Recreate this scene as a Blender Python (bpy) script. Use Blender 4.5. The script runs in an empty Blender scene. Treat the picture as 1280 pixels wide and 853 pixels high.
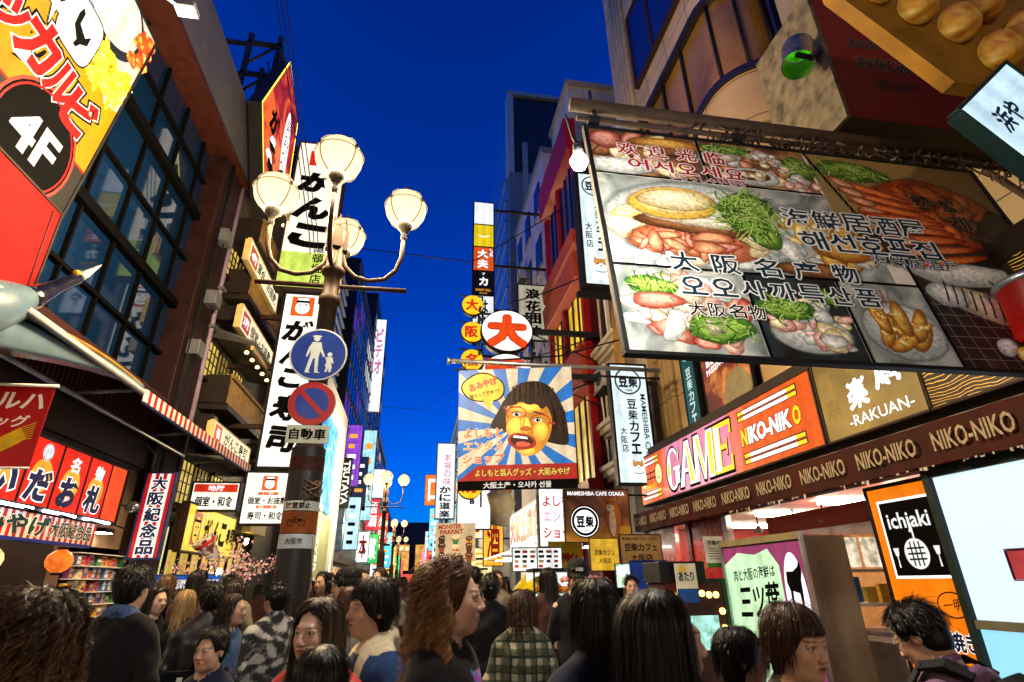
import bpy, math, random
import numpy as np
from mathutils import Vector, Matrix, Euler
sc = bpy.context.scene
col = sc.collection
R = math.radians
rng = random.Random(7)

# ---------------------------------------------------------------- camera, sky, sun, exposure
cd = bpy.data.cameras.new('camera'); cam = bpy.data.objects.new('camera', cd); col.objects.link(cam)
cd.sensor_width = 36.0; cd.lens = 19.273; cd.clip_end = 2000; cd.clip_start = 0.05
def cam_matrix(yaw, pitch, roll, loc):
    cy, sy, cp, sp, cr, sr = math.cos(yaw), math.sin(yaw), math.cos(pitch), math.sin(pitch), math.cos(roll), math.sin(roll)
    f = Vector((sy*cp, cy*cp, sp)); r = Vector((cy, -sy, 0)); u = r.cross(f)
    r2 = r*cr + u*sr; u2 = u*cr - r*sr
    m = Matrix((r2, u2, -f)).transposed().to_4x4(); m.translation = loc
    return m
cam.matrix_world = cam_matrix(0.171231, 0.413439, -0.015939, (0, 0, 1.6))
cd.dof.use_dof = True; cd.dof.focus_distance = 8.0; cd.dof.aperture_fstop = 4.0
sc.camera = cam
w = bpy.data.worlds.new('World'); sc.world = w; w.use_nodes = True
nt = w.node_tree; bg = nt.nodes['Background']
sky = nt.nodes.new('ShaderNodeTexSky'); sky.sky_type = 'NISHITA'; sky.sun_disc = False
sky.sun_elevation = R(6); sky.sun_rotation = R(262); sky.ozone_density = 8.0; sky.air_density = 1.0; sky.dust_density = 0.0
hs = nt.nodes.new('ShaderNodeHueSaturation'); hs.inputs['Saturation'].default_value = 1.5
gm = nt.nodes.new('ShaderNodeGamma'); gm.inputs['Gamma'].default_value = 1.6
nt.links.new(sky.outputs[0], hs.inputs['Color']); nt.links.new(hs.outputs[0], gm.inputs['Color']); nt.links.new(gm.outputs[0], bg.inputs['Color'])
bg.inputs['Strength'].default_value = 0.25
sd = bpy.data.lights.new('sun', 'SUN'); sd.energy = 0.02; sd.angle = R(12); sd.color = (1.0, .82, .7)
so = bpy.data.objects.new('sun', sd); col.objects.link(so); so.rotation_euler = (R(84), 0, R(-82))
vs = sc.view_settings; vs.view_transform = 'Standard'; vs.look = 'None'; vs.exposure = 0.0; vs.gamma = 1.0; vs.use_curve_mapping = False
sc.render.film_transparent = False
cy = sc.cycles
cy.use_denoising = True; cy.max_bounces = 5; cy.diffuse_bounces = 3; cy.glossy_bounces = 3; cy.transmission_bounces = 3; cy.volume_bounces = 0
cy.caustics_reflective = False; cy.caustics_refractive = False; cy.sample_clamp_indirect = 4.0; cy.sample_clamp_direct = 0
sc.render.use_persistent_data = False

# ---------------------------------------------------------------- materials
MATS = {}
def lin(c):
    return tuple((x/12.92 if x <= .04045 else ((x+.055)/1.055)**2.4) for x in c)
def hx(s):
    s = s.lstrip('#'); s = ''.join(c*2 for c in s) if len(s) == 3 else s; return lin(tuple(int(s[i:i+2], 16)/255 for i in (0, 2, 4)))
def D(c, rough=.6, metal=0.0, var=.25, scale=6.0, bump=0.0, coat=0.0, alpha=1.0):
    """painted / printed / cloth surface with slight procedural unevenness"""
    if isinstance(c, str): c = hx(c)
    k = ('D', tuple(round(x, 4) for x in c), rough, metal, var, scale, bump, coat, alpha)
    if k in MATS: return MATS[k]
    m = bpy.data.materials.new('paint'); m.use_nodes = True; t = m.node_tree; b = t.nodes['Principled BSDF']
    tc = t.nodes.new('ShaderNodeTexCoord'); n = t.nodes.new('ShaderNodeTexNoise'); n.inputs['Scale'].default_value = scale
    n.inputs['Detail'].default_value = 5; t.links.new(tc.outputs['Object'], n.inputs['Vector'])
    cr = t.nodes.new('ShaderNodeValToRGB'); cr.color_ramp.elements[0].position = .3; cr.color_ramp.elements[1].position = .7
    cr.color_ramp.elements[0].color = tuple(x*(1-var) for x in c)+(1,); cr.color_ramp.elements[1].color = tuple(min(1, x*(1+var*.6)) for x in c)+(1,)
    t.links.new(n.outputs['Fac'], cr.inputs['Fac']); t.links.new(cr.outputs[0], b.inputs['Base Color'])
    mr = t.nodes.new('ShaderNodeMapRange'); mr.inputs['To Min'].default_value = max(.05, rough-.12); mr.inputs['To Max'].default_value = min(1, rough+.15)
    t.links.new(n.outputs['Fac'], mr.inputs['Value']); t.links.new(mr.outputs[0], b.inputs['Roughness'])
    b.inputs['Specular IOR Level'].default_value = .5 if metal or coat or rough < .4 else .22; b.inputs['Metallic'].default_value = metal; b.inputs['Coat Weight'].default_value = coat
    if bump:
        bp = t.nodes.new('ShaderNodeBump'); bp.inputs['Strength'].default_value = bump; bp.inputs['Distance'].default_value = .02
        t.links.new(n.outputs['Fac'], bp.inputs['Height']); t.links.new(bp.outputs[0], b.inputs['Normal'])
    if alpha < 1: b.inputs['Alpha'].default_value = alpha
    MATS[k] = m; return m
def E(c, s=1.0, samp=True, var=.12, scale=1.7):
    """a translucent sign face lit from inside, also prints made to glow: uneven glow"""
    if isinstance(c, str): c = hx(c)
    if samp and 1.25 <= s < 4: s *= .82
    k = ('E', tuple(round(x, 4) for x in c), s, samp, var, scale)
    if k in MATS: return MATS[k]
    m = bpy.data.materials.new('lit_face'); m.use_nodes = True; t = m.node_tree; b = t.nodes['Principled BSDF']
    b.inputs['Base Color'].default_value = tuple(x*.12 for x in c)+(1,); b.inputs['Roughness'].default_value = .4; b.inputs['Specular IOR Level'].default_value = .25
    b.inputs['Emission Color'].default_value = tuple(c)+(1,)
    if var:
        tc = t.nodes.new('ShaderNodeTexCoord'); n = t.nodes.new('ShaderNodeTexNoise'); n.inputs['Scale'].default_value = scale; n.inputs['Detail'].default_value = 2
        t.links.new(tc.outputs['Object'], n.inputs['Vector'])
        mr = t.nodes.new('ShaderNodeMapRange'); mr.inputs['From Min'].default_value = .3; mr.inputs['From Max'].default_value = .7
        mr.inputs['To Min'].default_value = s*(1-var); mr.inputs['To Max'].default_value = s*(1+var)
        t.links.new(n.outputs['Fac'], mr.inputs['Value'])
        wv = t.nodes.new('ShaderNodeTexWave'); wv.inputs['Scale'].default_value = 1.1; wv.inputs['Distortion'].default_value = .4; wv.bands_direction = 'X'; t.links.new(tc.outputs['Object'], wv.inputs['Vector'])
        gr = t.nodes.new('ShaderNodeTexNoise'); gr.inputs['Scale'].default_value = 9; gr.inputs['Detail'].default_value = 8; gr.inputs['Roughness'].default_value = .7; t.links.new(tc.outputs['Object'], gr.inputs['Vector'])
        m1 = t.nodes.new('ShaderNodeMapRange'); m1.inputs['To Min'].default_value = .88; m1.inputs['To Max'].default_value = 1.1; t.links.new(wv.outputs['Fac'], m1.inputs['Value'])
        m2 = t.nodes.new('ShaderNodeMapRange'); m2.inputs['From Min'].default_value = .3; m2.inputs['From Max'].default_value = .55; m2.inputs['To Min'].default_value = .72; m2.inputs['To Max'].default_value = 1.0; t.links.new(gr.outputs['Fac'], m2.inputs['Value'])
        x1 = t.nodes.new('ShaderNodeMath'); x1.operation = 'MULTIPLY'; x2 = t.nodes.new('ShaderNodeMath'); x2.operation = 'MULTIPLY'
        t.links.new(m1.outputs[0], x1.inputs[0]); t.links.new(m2.outputs[0], x1.inputs[1]); t.links.new(x1.outputs[0], x2.inputs[0]); t.links.new(mr.outputs[0], x2.inputs[1]); t.links.new(x2.outputs[0], b.inputs['Emission Strength'])
    else: b.inputs['Emission Strength'].default_value = s
    if not samp: m.cycles.emission_sampling = 'NONE'
    MATS[k] = m; return m
def Ramp(name, stops, scale=5.0, detail=6, rough=.5, dist=0.0, emit=0.0, stretch=(1, 1, 1), kind='noise', bump=0.0):
    """procedural colour pattern; stops = [(pos, hex)]"""
    k = ('R', name)
    if k in MATS: return MATS[k]
    m = bpy.data.materials.new(name); m.use_nodes = True; t = m.node_tree; b = t.nodes['Principled BSDF']
    tc = t.nodes.new('ShaderNodeTexCoord'); mp = t.nodes.new('ShaderNodeMapping'); mp.inputs['Scale'].default_value = stretch
    t.links.new(tc.outputs['Object'], mp.inputs['Vector'])
    if kind == 'noise':
        n = t.nodes.new('ShaderNodeTexNoise'); n.inputs['Detail'].default_value = detail; n.inputs['Distortion'].default_value = dist; out = n.outputs['Fac']
    elif kind == 'wave':
        n = t.nodes.new('ShaderNodeTexWave'); n.inputs['Distortion'].default_value = dist; n.inputs['Detail'].default_value = detail; out = n.outputs['Fac']; n.bands_direction = 'Z' if name == 'gold_waves' else 'X'
    else:
        n = t.nodes.new('ShaderNodeTexVoronoi'); out = n.outputs['Distance']
    n.inputs['Scale'].default_value = scale; t.links.new(mp.outputs[0], n.inputs['Vector'])
    cr = t.nodes.new('ShaderNodeValToRGB'); e = cr.color_ramp.elements
    e[0].position, e[1].position = stops[0][0], stops[-1][0]; e[0].color = hx(stops[0][1])+(1,); e[1].color = hx(stops[-1][1])+(1,)
    for p, c in stops[1:-1]: x = e.new(p); x.color = hx(c)+(1,)
    t.links.new(out, cr.inputs['Fac']); t.links.new(cr.outputs[0], b.inputs['Base Color']); b.inputs['Roughness'].default_value = rough
    if emit:
        t.links.new(cr.outputs[0], b.inputs['Emission Color']); b.inputs['Emission Strength'].default_value = emit; m.cycles.emission_sampling = 'NONE'
    if bump:
        bp = t.nodes.new('ShaderNodeBump'); bp.inputs['Strength'].default_value = bump; bp.inputs['Distance'].default_value = .02
        t.links.new(out, bp.inputs['Height']); t.links.new(bp.outputs[0], b.inputs['Normal'])
    MATS[k] = m; return m
def Panel(name, c1, c2, bw, bh, mort=.012, mcol=(.02, .02, .02), rough=.5, bump=.3, plane='YZ', off=.0):
    """tiles / cladding panels with joints"""
    k = ('P', name)
    if k in MATS: return MATS[k]
    m = bpy.data.materials.new(name); m.use_nodes = True; t = m.node_tree; b = t.nodes['Principled BSDF']
    tc = t.nodes.new('ShaderNodeTexCoord'); sp = t.nodes.new('ShaderNodeSeparateXYZ'); cb = t.nodes.new('ShaderNodeCombineXYZ')
    t.links.new(tc.outputs['Object'], sp.inputs[0])
    if plane == 'YZ':
        ad = t.nodes.new('ShaderNodeMath'); ad.operation = 'ADD'; t.links.new(sp.outputs[0], ad.inputs[0]); t.links.new(sp.outputs[1], ad.inputs[1])
        t.links.new(ad.outputs[0], cb.inputs[0]); t.links.new(sp.outputs[2], cb.inputs[1])
    else: t.links.new(sp.outputs[0], cb.inputs[0]); t.links.new(sp.outputs[1], cb.inputs[1])
    br = t.nodes.new('ShaderNodeTexBrick'); br.inputs['Scale'].default_value = 1; br.inputs['Brick Width'].default_value = bw; br.inputs['Row Height'].default_value = bh
    br.inputs['Mortar Size'].default_value = mort; br.offset = off
    br.inputs['Color1'].default_value = hx(c1)+(1,); br.inputs['Color2'].default_value = hx(c2)+(1,); br.inputs['Mortar'].default_value = tuple(mcol)+(1,)
    t.links.new(cb.outputs[0], br.inputs['Vector'])
    n = t.nodes.new('ShaderNodeTexNoise'); n.inputs['Scale'].default_value = 1.3; n.inputs['Detail'].default_value = 6; t.links.new(tc.outputs['Object'], n.inputs['Vector'])
    mx = t.nodes.new('ShaderNodeMix'); mx.data_type = 'RGBA'; mx.blend_type = 'MULTIPLY'; mx.inputs[0].default_value = .55
    t.links.new(br.outputs['Color'], mx.inputs[6]); t.links.new(n.outputs['Fac'], mx.inputs[7]); t.links.new(mx.outputs[2], b.inputs['Base Color'])
    b.inputs['Roughness'].default_value = rough
    bp = t.nodes.new('ShaderNodeBump'); bp.inputs['Strength'].default_value = bump; bp.inputs['Distance'].default_value = .01; bp.invert = True
    t.links.new(br.outputs['Fac'], bp.inputs['Height']); t.links.new(bp.outputs[0], b.inputs['Normal'])
    MATS[k] = m; return m
def Glass(c='#12324a', rough=.05, metal=.18):
    k = ('G', c, rough, metal)
    if k in MATS: return MATS[k]
    m = bpy.data.materials.new('window_glass'); m.use_nodes = True; b = m.node_tree.nodes['Principled BSDF']; t = m.node_tree
    tc = t.nodes.new('ShaderNodeTexCoord'); n = t.nodes.new('ShaderNodeTexNoise'); n.inputs['Scale'].default_value = .8; n.inputs['Detail'].default_value = 3; t.links.new(tc.outputs['Object'], n.inputs['Vector'])
    cr = t.nodes.new('ShaderNodeValToRGB'); v = hx(c); cr.color_ramp.elements[0].color = tuple(x*.55 for x in v)+(1,); cr.color_ramp.elements[1].color = tuple(min(1, x*1.5) for x in v)+(1,)
    t.links.new(n.outputs['Fac'], cr.inputs['Fac']); t.links.new(cr.outputs[0], b.inputs['Base Color'])
    b.inputs['Roughness'].default_value = rough; b.inputs['Specular IOR Level'].default_value = .9; b.inputs['Metallic'].default_value = metal
    MATS[k] = m; return m
def Frosted(c, s_):
    m = bpy.data.materials.new('frosted_globe'); m.use_nodes = True; t = m.node_tree; t.nodes.remove(t.nodes['Principled BSDF']); out = t.nodes['Material Output']
    e = t.nodes.new('ShaderNodeEmission'); tc = t.nodes.new('ShaderNodeTexCoord'); sp = t.nodes.new('ShaderNodeSeparateXYZ'); mr = t.nodes.new('ShaderNodeMapRange')
    t.links.new(tc.outputs['Generated'], sp.inputs[0]); t.links.new(sp.outputs[2], mr.inputs['Value']); mr.inputs['To Min'].default_value = s_*1.3; mr.inputs['To Max'].default_value = s_*.8
    e.inputs['Color'].default_value = hx(c)+(1,); t.links.new(mr.outputs[0], e.inputs['Strength']); t.links.new(e.outputs[0], out.inputs['Surface']); m.cycles.emission_sampling = 'NONE'; return m
BLACK = D('#0d0d0f', .55); INK = D('#060607', .75, var=.1); STEEL = D('#2a2c2e', .45, .6); GREY = D('#6b6d70', .5, .4); ALU = D('#a8acb0', .35, .8)
INK.node_tree.nodes['Principled BSDF'].inputs['Specular IOR Level'].default_value = .04
WHITE = D('#e6e4de', .5, var=.1); DKBROWN = D('#2b1a12', .6); RUST = D('#3a2a1e', .8, .2, .5, 14, .4)

# ---------------------------------------------------------------- mesh helpers
def tag(o, label=None, cat=None, group=None, kind=None):
    if label: o['label'] = label
    if cat: o['category'] = cat
    if group: o['group'] = group
    if kind: o['kind'] = kind
    return o
def mkmesh(name, verts, faces, mats, midx=None, parent=None, smooth=False, loc=None, colors=None):
    me = bpy.data.meshes.new(name); me.from_pydata([tuple(v) for v in verts], [], faces)
    for m in (mats if isinstance(mats, (list, tuple)) else [mats]): me.materials.append(m)
    if midx is not None: me.polygons.foreach_set('material_index', midx)
    if smooth: me.polygons.foreach_set('use_smooth', [True]*len(me.polygons))
    if colors is not None:
        a = me.color_attributes.new('Col', 'FLOAT_COLOR', 'POINT'); a.data.foreach_set('color', np.asarray(colors, dtype=np.float32).ravel())
    me.update()
    o = bpy.data.objects.new(name, me); col.objects.link(o)
    if parent: o.parent = parent
    if loc: o.location = loc
    return o
class MB:
    def __init__(s): s.v = []; s.f = []; s.m = []; s.mats = []; s.sm = []; s.vc = {}
    def mi(s, mat):
        if mat not in s.mats: s.mats.append(mat)
        return s.mats.index(mat)
    def add(s, vs, fs, mat, smooth=False):
        b = len(s.v); s.v += [tuple(v) for v in vs]; k = s.mi(mat)
        for f in fs: s.f.append(tuple(i+b for i in f)); s.m.append(k); s.sm.append(smooth)
        return s
    def box(s, x0, x1, y0, y1, z0, z1, mat):
        if x0 > x1: x0, x1 = x1, x0
        if y0 > y1: y0, y1 = y1, y0
        if z0 > z1: z0, z1 = z1, z0
        vs = [(x, y, z) for z in (z0, z1) for y in (y0, y1) for x in (x0, x1)]
        return s.add(vs, [(0, 2, 3, 1), (4, 5, 7, 6), (0, 1, 5, 4), (2, 6, 7, 3), (0, 4, 6, 2), (1, 3, 7, 5)], mat)
    def obox(s, c, ax, ay, az, mat):
        c, ax, ay, az = map(Vector, (c, ax, ay, az)); vs = [c+ax*i+ay*j+az*k for k in (-1, 1) for j in (-1, 1) for i in (-1, 1)]
        return s.add(vs, [(0, 2, 3, 1), (4, 5, 7, 6), (0, 1, 5, 4), (2, 6, 7, 3), (0, 4, 6, 2), (1, 3, 7, 5)], mat)
    def tube(s, path, r, mat, n=8, cap=True):
        path = [Vector(p) for p in path]; L = len(path); rr = r if isinstance(r, (list, tuple)) else [r]*L
        vs = []; up = None
        for i, p in enumerate(path):
            t = (path[min(i+1, L-1)]-path[max(i-1, 0)]).normalized()
            if up is None: up = Vector((0, 0, 1)) if abs(t.z) < .9 else Vector((1, 0, 0))
            a = t.cross(up).normalized(); up2 = a.cross(t); up = up2
            for k in range(n):
                q = 2*math.pi*k/n; vs.append(p+(a*math.cos(q)+up2*math.sin(q))*rr[i])
        fs = [(i*n+k, i*n+(k+1) % n, (i+1)*n+(k+1) % n, (i+1)*n+k) for i in range(L-1) for k in range(n)]
        if cap: fs += [tuple(range(n-1, -1, -1)), tuple(range((L-1)*n, L*n))]
        return s.add(vs, fs, mat, True)
    def lathe(s, prof, c, mat, n=20, axis='Z', sx=1, sy=1):
        vs = []; c = Vector(c)
        for r, z in prof:
            for k in range(n):
                q = 2*math.pi*k/n; p = Vector((r*math.cos(q)*sx, r*math.sin(q)*sy, z))
                if axis == 'Y': p = Vector((p.x, p.z, p.y))
                if axis == 'X': p = Vector((p.z, p.x, p.y))
                vs.append(c+p)
        fs = [(i*n+k, i*n+(k+1) % n, (i+1)*n+(k+1) % n, (i+1)*n+k) for i in range(len(prof)-1) for k in range(n)]
        return s.add(vs, fs, mat, True)
    def prism(s, pts, d, mat, axis='X', at=0.0):
        """polygon in the other two axes, extruded d along axis from at"""
        n = len(pts)
        def mk(p, h):
            return {'X': (h, p[0], p[1]), 'Y': (p[0], h, p[1]), 'Z': (p[0], p[1], h)}[axis]
        vs = [mk(p, at) for p in pts]+[mk(p, at+d) for p in pts]
        return s.add(vs, [tuple(range(n)), tuple(range(2*n-1, n-1, -1))]+[(i, n+i, n+(i+1) % n, (i+1) % n) for i in range(n)], mat)
    def build(s, name, parent=None, loc=None, bevel=0.0):
        o = mkmesh(name, s.v, s.f, s.mats, s.m, parent, False, loc, [s.vc.get(i, (1, 1, 1, 1)) for i in range(len(s.v))] if s.vc else None)
        o.data.polygons.foreach_set('use_smooth', s.sm)
        if bevel:
            b = o.modifiers.new('edge', 'BEVEL'); b.width = bevel; b.segments = 2; b.limit_method = 'ANGLE'
        return o
def empty(name, loc=(0, 0, 0), rz=0):
    o = bpy.data.objects.new(name, None); col.objects.link(o); o.location = loc; o.rotation_euler = (0, 0, rz); o.empty_display_size = .2
    return o
def copy_tree(o, parent=None):
    c = o.copy(); col.objects.link(c); c.parent = parent
    for ch in [x for x in o.children]: copy_tree(ch, c)
    return c

# ---------------------------------------------------------------- lettering and flat graphics
_ts = bpy.data.scenes.new('lettering_bench'); _tc = {}
def glyphs(s, off):
    k = (s, round(off, 3))
    if k not in _tc:
        c = bpy.data.curves.new('t', 'FONT'); c.body = s; c.offset = off; c.resolution_u = 2
        o = bpy.data.objects.new('t', c); _ts.collection.objects.link(o)
        _ts.view_layers[0].update(); dg = _ts.view_layers[0].depsgraph
        me = bpy.data.meshes.new_from_object(o.evaluated_get(dg))
        v = np.zeros(len(me.vertices)*3); me.vertices.foreach_get('co', v); v = v.reshape(-1, 3)[:, :2]
        fs = [tuple(p.vertices) for p in me.polygons]
        _tc[k] = (v, fs)
        bpy.data.objects.remove(o); bpy.data.curves.remove(c); bpy.data.meshes.remove(me)
    return _tc[k]
def soft_mat(emit=0.0, flat=False):
    k = ('S', emit, flat)
    if k in MATS: return MATS[k]
    m = bpy.data.materials.new('photo_print'); m.use_nodes = True; t = m.node_tree; b = t.nodes['Principled BSDF']; a = t.nodes.new('ShaderNodeAttribute'); a.attribute_name = 'Col'
    tc = t.nodes.new('ShaderNodeTexCoord'); n = t.nodes.new('ShaderNodeTexNoise'); n.inputs['Scale'].default_value = 26; n.inputs['Detail'].default_value = 7; n.inputs['Roughness'].default_value = .7; t.links.new(tc.outputs['Object'], n.inputs['Vector'])
    mr = t.nodes.new('ShaderNodeMapRange'); mr.inputs['From Min'].default_value = .3; mr.inputs['From Max'].default_value = .7; mr.inputs['To Min'].default_value = .93 if flat else .4; mr.inputs['To Max'].default_value = 1.07 if flat else 1.6; t.links.new(n.outputs['Fac'], mr.inputs['Value'])
    mx = t.nodes.new('ShaderNodeVectorMath'); mx.operation = 'SCALE'; t.links.new(a.outputs['Color'], mx.inputs[0]); t.links.new(mr.outputs[0], mx.inputs['Scale']); t.links.new(mx.outputs[0], b.inputs['Base Color']); t.links.new(a.outputs['Alpha'], b.inputs['Alpha'])
    b.inputs['Roughness'].default_value = .4
    if emit: t.links.new(mx.outputs[0], b.inputs['Emission Color']); b.inputs['Emission Strength'].default_value = emit; m.cycles.emission_sampling = 'NONE'
    MATS[k] = m; return m
def curve2(pts, k=2):
    for _ in range(k):
        q = []
        for a, b in zip(pts, pts[1:]+pts[:1]): q += [(a[0]*.75+b[0]*.25, a[1]*.75+b[1]*.25), (a[0]*.25+b[0]*.75, a[1]*.25+b[1]*.75)]
        pts = q
    return pts
class G:
    """flat artwork on a sign face, in the face's own metres (u right, v up, layers 1.5 mm apart)"""
    LH = .0015
    def __init__(s): s.mb = MB(); s.k = 0
    def _p(s, pts, mat, layer):
        s.k += 1; h = layer*s.LH+(s.k % 7)*.00008
        s.mb.add([(u, -h, v) for u, v in pts], [tuple(range(len(pts)))], mat); return s
    def rect(s, u0, v0, u1, v1, mat, layer=1): return s._p([(u0, v0), (u1, v0), (u1, v1), (u0, v1)], mat, layer)
    def poly(s, pts, mat, layer=1): return s._p(pts, mat, layer)
    def ell(s, u, v, a, b, mat, layer=1, n=28, rot=0):
        c, q = math.cos(rot), math.sin(rot)
        return s._p([(u+a*math.cos(t)*c-b*math.sin(t)*q, v+a*math.cos(t)*q+b*math.sin(t)*c) for t in [2*math.pi*i/n for i in range(n)]], mat, layer)
    def blob(s, u, v, a, b, mat, layer=1, seed=0, n=26, am=.18, rot=0):
        r = random.Random(seed); ph = [r.uniform(0, 6.28) for _ in range(4)]; c, q = math.cos(rot), math.sin(rot); pts = []
        for i in range(n):
            t = 2*math.pi*i/n; k = 1+am*(math.sin(2*t+ph[0])*.5+math.sin(3*t+ph[1])*.35+math.sin(5*t+ph[2])*.25)
            x, y = a*k*math.cos(t), b*k*math.sin(t); pts.append((u+x*c-y*q, v+x*q+y*c))
        return s._p(pts, mat, layer)
    def soft(s, u, v, a, b, mid, dark, hi, layer=1, seed=0, rot=0, n=20, am=.14, emit=0.0, edge=0.0, flat=False):
        """a printed photo blob: lit centre, shaded rim, feathered outline"""
        s.k += 1; r = random.Random(seed); ph = [r.uniform(0, 6.28) for _ in range(4)]; c, q = math.cos(rot), math.sin(rot); mid, dark, hi = [hx(x) if isinstance(x, str) else x for x in (mid, dark, hi)]
        ou, ov = r.uniform(-.2, .0), r.uniform(.05, .3); vs = [(ou*a*.5, ov*b*.6)]; cs = [hi+(1,)]
        rim = tuple(.75*x+.25*y for x, y in zip(mid, dark))
        for f_, cc, al in ((.5, hi, 1), (.82, mid, 1), (.95, rim, 1), (1.08, dark, edge)):
            for i in range(n):
                t = 2*math.pi*i/n; k = 1+am*(math.sin(2*t+ph[0])*.5+math.sin(3*t+ph[1])*.35+math.sin(5*t+ph[2])*.25); w_ = max(0, 1-f_)
                vs.append((a*k*f_*math.cos(t)+ou*a*w_, b*k*f_*math.sin(t)+ov*b*w_)); g_ = .8+.4*math.sin(t+.6)*.5+.1*r.random(); cs.append(tuple(x*g_ for x in cc)+(al,))
        h = layer*s.LH+(s.k % 7)*.00008; base = len(s.mb.v)
        fs = [(0, 1+i, 1+(i+1) % n) for i in range(n)]+[(1+k*n+i, 1+(k+1)*n+i, 1+(k+1)*n+(i+1) % n, 1+k*n+(i+1) % n) for k in range(3) for i in range(n)]
        s.mb.add([(u+x*c-y*q, -h, v+x*q+y*c) for x, y in vs], fs, soft_mat(emit, flat))
        for i, x in enumerate(cs): s.mb.vc[base+i] = x
        return s
    def line(s, pts, wd, mat, layer=1):
        for (x0, y0), (x1, y1) in zip(pts, pts[1:]):
            L = math.hypot(x1-x0, y1-y0) or 1; nx, ny = -(y1-y0)/L*wd/2, (x1-x0)/L*wd/2; ex, ey = (x1-x0)/L*wd*.3, (y1-y0)/L*wd*.3
            s._p([(x0-nx-ex, y0-ny-ey), (x1-nx+ex, y1-ny+ey), (x1+nx+ex, y1+ny+ey), (x0+nx-ex, y0+ny-ey)], mat, layer)
        return s
    def ring(s, u, v, a, b, wd, mat, layer=1, n=32, t0=0, t1=2*math.pi):
        for i in range(n):
            p, q = t0+(t1-t0)*i/n, t0+(t1-t0)*(i+1)/n
            s._p([(u+(a-wd)*math.cos(p), v+(b-wd)*math.sin(p)), (u+a*math.cos(p), v+b*math.sin(p)), (u+a*math.cos(q), v+b*math.sin(q)), (u+(a-wd)*math.cos(q), v+(b-wd)*math.sin(q))], mat, layer)
        return s
    def text(s, st, u, v, w, h, mat, layer=3, bold=.012, rot=0, shear=0, ol=(), fn=None):
        """one line of lettering centred at (u,v), fitted to w x h (either may be None); ol = outlines [(extra weight, material)] from the innermost out"""
        g, fs = glyphs(st, bold)
        if not len(g): return s
        lo, hi = g.min(0), g.max(0); c = (lo+hi)/2; sz = np.maximum(hi-lo, 1e-4)
        kx = w/sz[0] if w else h/sz[1]; ky = h/sz[1] if h else w/sz[0]
        cr, sr = math.cos(rot), math.sin(rot)
        tot = bold
        jobs = []
        for e, m in ol: tot += e; jobs.append((tot, m))
        jobs = [(bold, mat)]+jobs
        kanji = any(0x3400 <= ord(ch) <= 0x9fff or 0xac00 <= ord(ch) <= 0xd7a3 for ch in st)
        for i, (b, m) in enumerate(jobs):
            # dense characters are thickened by overprinting, simple ones by widening the stroke
            if kanji and b > .014: gv, gf = glyphs(st, .01); rad = (b-.01)*.9; sh = [(rad*math.cos(t), rad*math.sin(t)) for t in [math.pi*2*k/(6 if i == 0 else 10) for k in range(6 if i == 0 else 10)]]+[(0, 0)]
            else: gv, gf = glyphs(st, b); sh = [(0, 0)]
            for j, (du, dv) in enumerate(sh):
                q = (gv-c+np.array((du, dv)))*(kx, ky); q = np.stack([q[:, 0]+shear*q[:, 1], q[:, 1]], 1)
                x = u+q[:, 0]*cr-q[:, 1]*sr; y = v+q[:, 0]*sr+q[:, 1]*cr
                h_ = -(layer+(len(jobs)-1-i)*.7)*s.LH-(s.k % 7)*.00008-j*.00002
                s.mb.add(np.stack([x, np.full(len(x), h_), y], 1).tolist(), gf, m)
        s.k += 1; return s
    def vtext(s, st, u, v0, v1, w, mat, layer=3, bold=.012, ol=(), gap=.1, shear=0):
        n = len(st); step = (v0-v1)/n
        for i, ch in enumerate(st):
            if ch in ' ': continue
            cv = v0-step*(i+.5)
            if ch == 'ー': s.text('|', u, cv, w*.16, step*(1-gap)*.8, mat, layer, bold, 0, shear, ol)
            elif ch in '・.': s.ell(u, cv, w*.1, w*.1, mat, layer, 10)
            else: s.text(ch, u, cv, w, step*(1-gap), mat, layer, bold, 0, shear, ol)
        return s
    def finish(s, name, parent, depth=0.0):
        o = s.mb.build(name, parent, (0, -depth, 0)); return o
# face frames: S faces the camera (-Y), E faces +X (left side of the street), W faces -X (right side)
ROT = {'S': 0, 'E': R(90), 'W': R(-90)}
def sign(name, label, cat, c, W, H, facing='S', depth=.18, case=BLACK, rim=.03, face=None, group=None, tilt=0, yaw=0, pad=.0, bevel=.006):
    """a cased sign: root mesh = case (back box + rim), child 'sign_face' = panel with its artwork"""
    mb = MB(); w2, h2 = W/2, H/2
    mb.box(-w2, w2, .0, depth, -h2, h2, case)
    if rim:
        r = rim
        mb.box(-w2-r, w2+r, -.02, depth*.6, h2+.001, h2+r, case).box(-w2-r, w2+r, -.02, depth*.6, -h2-r, -h2-.001, case)
        mb.box(-w2-r, -w2-.001, -.02, depth*.6, -h2, h2, case).box(w2+.001, w2+r, -.02, depth*.6, -h2, h2, case)
    o = mb.build(name, None, c, bevel)
    o.rotation_euler = Euler((tilt, 0, ROT[facing]+yaw), 'XYZ')
    tag(o, label, cat, group)
    g = G()
    if face: g.rect(-w2, -h2, w2, h2, face, 1)
    g.root = o; g.w2 = w2; g.h2 = h2
    return g
def done(g, name='sign_face'):
    return g.finish(name, g.root, .004)
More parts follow.
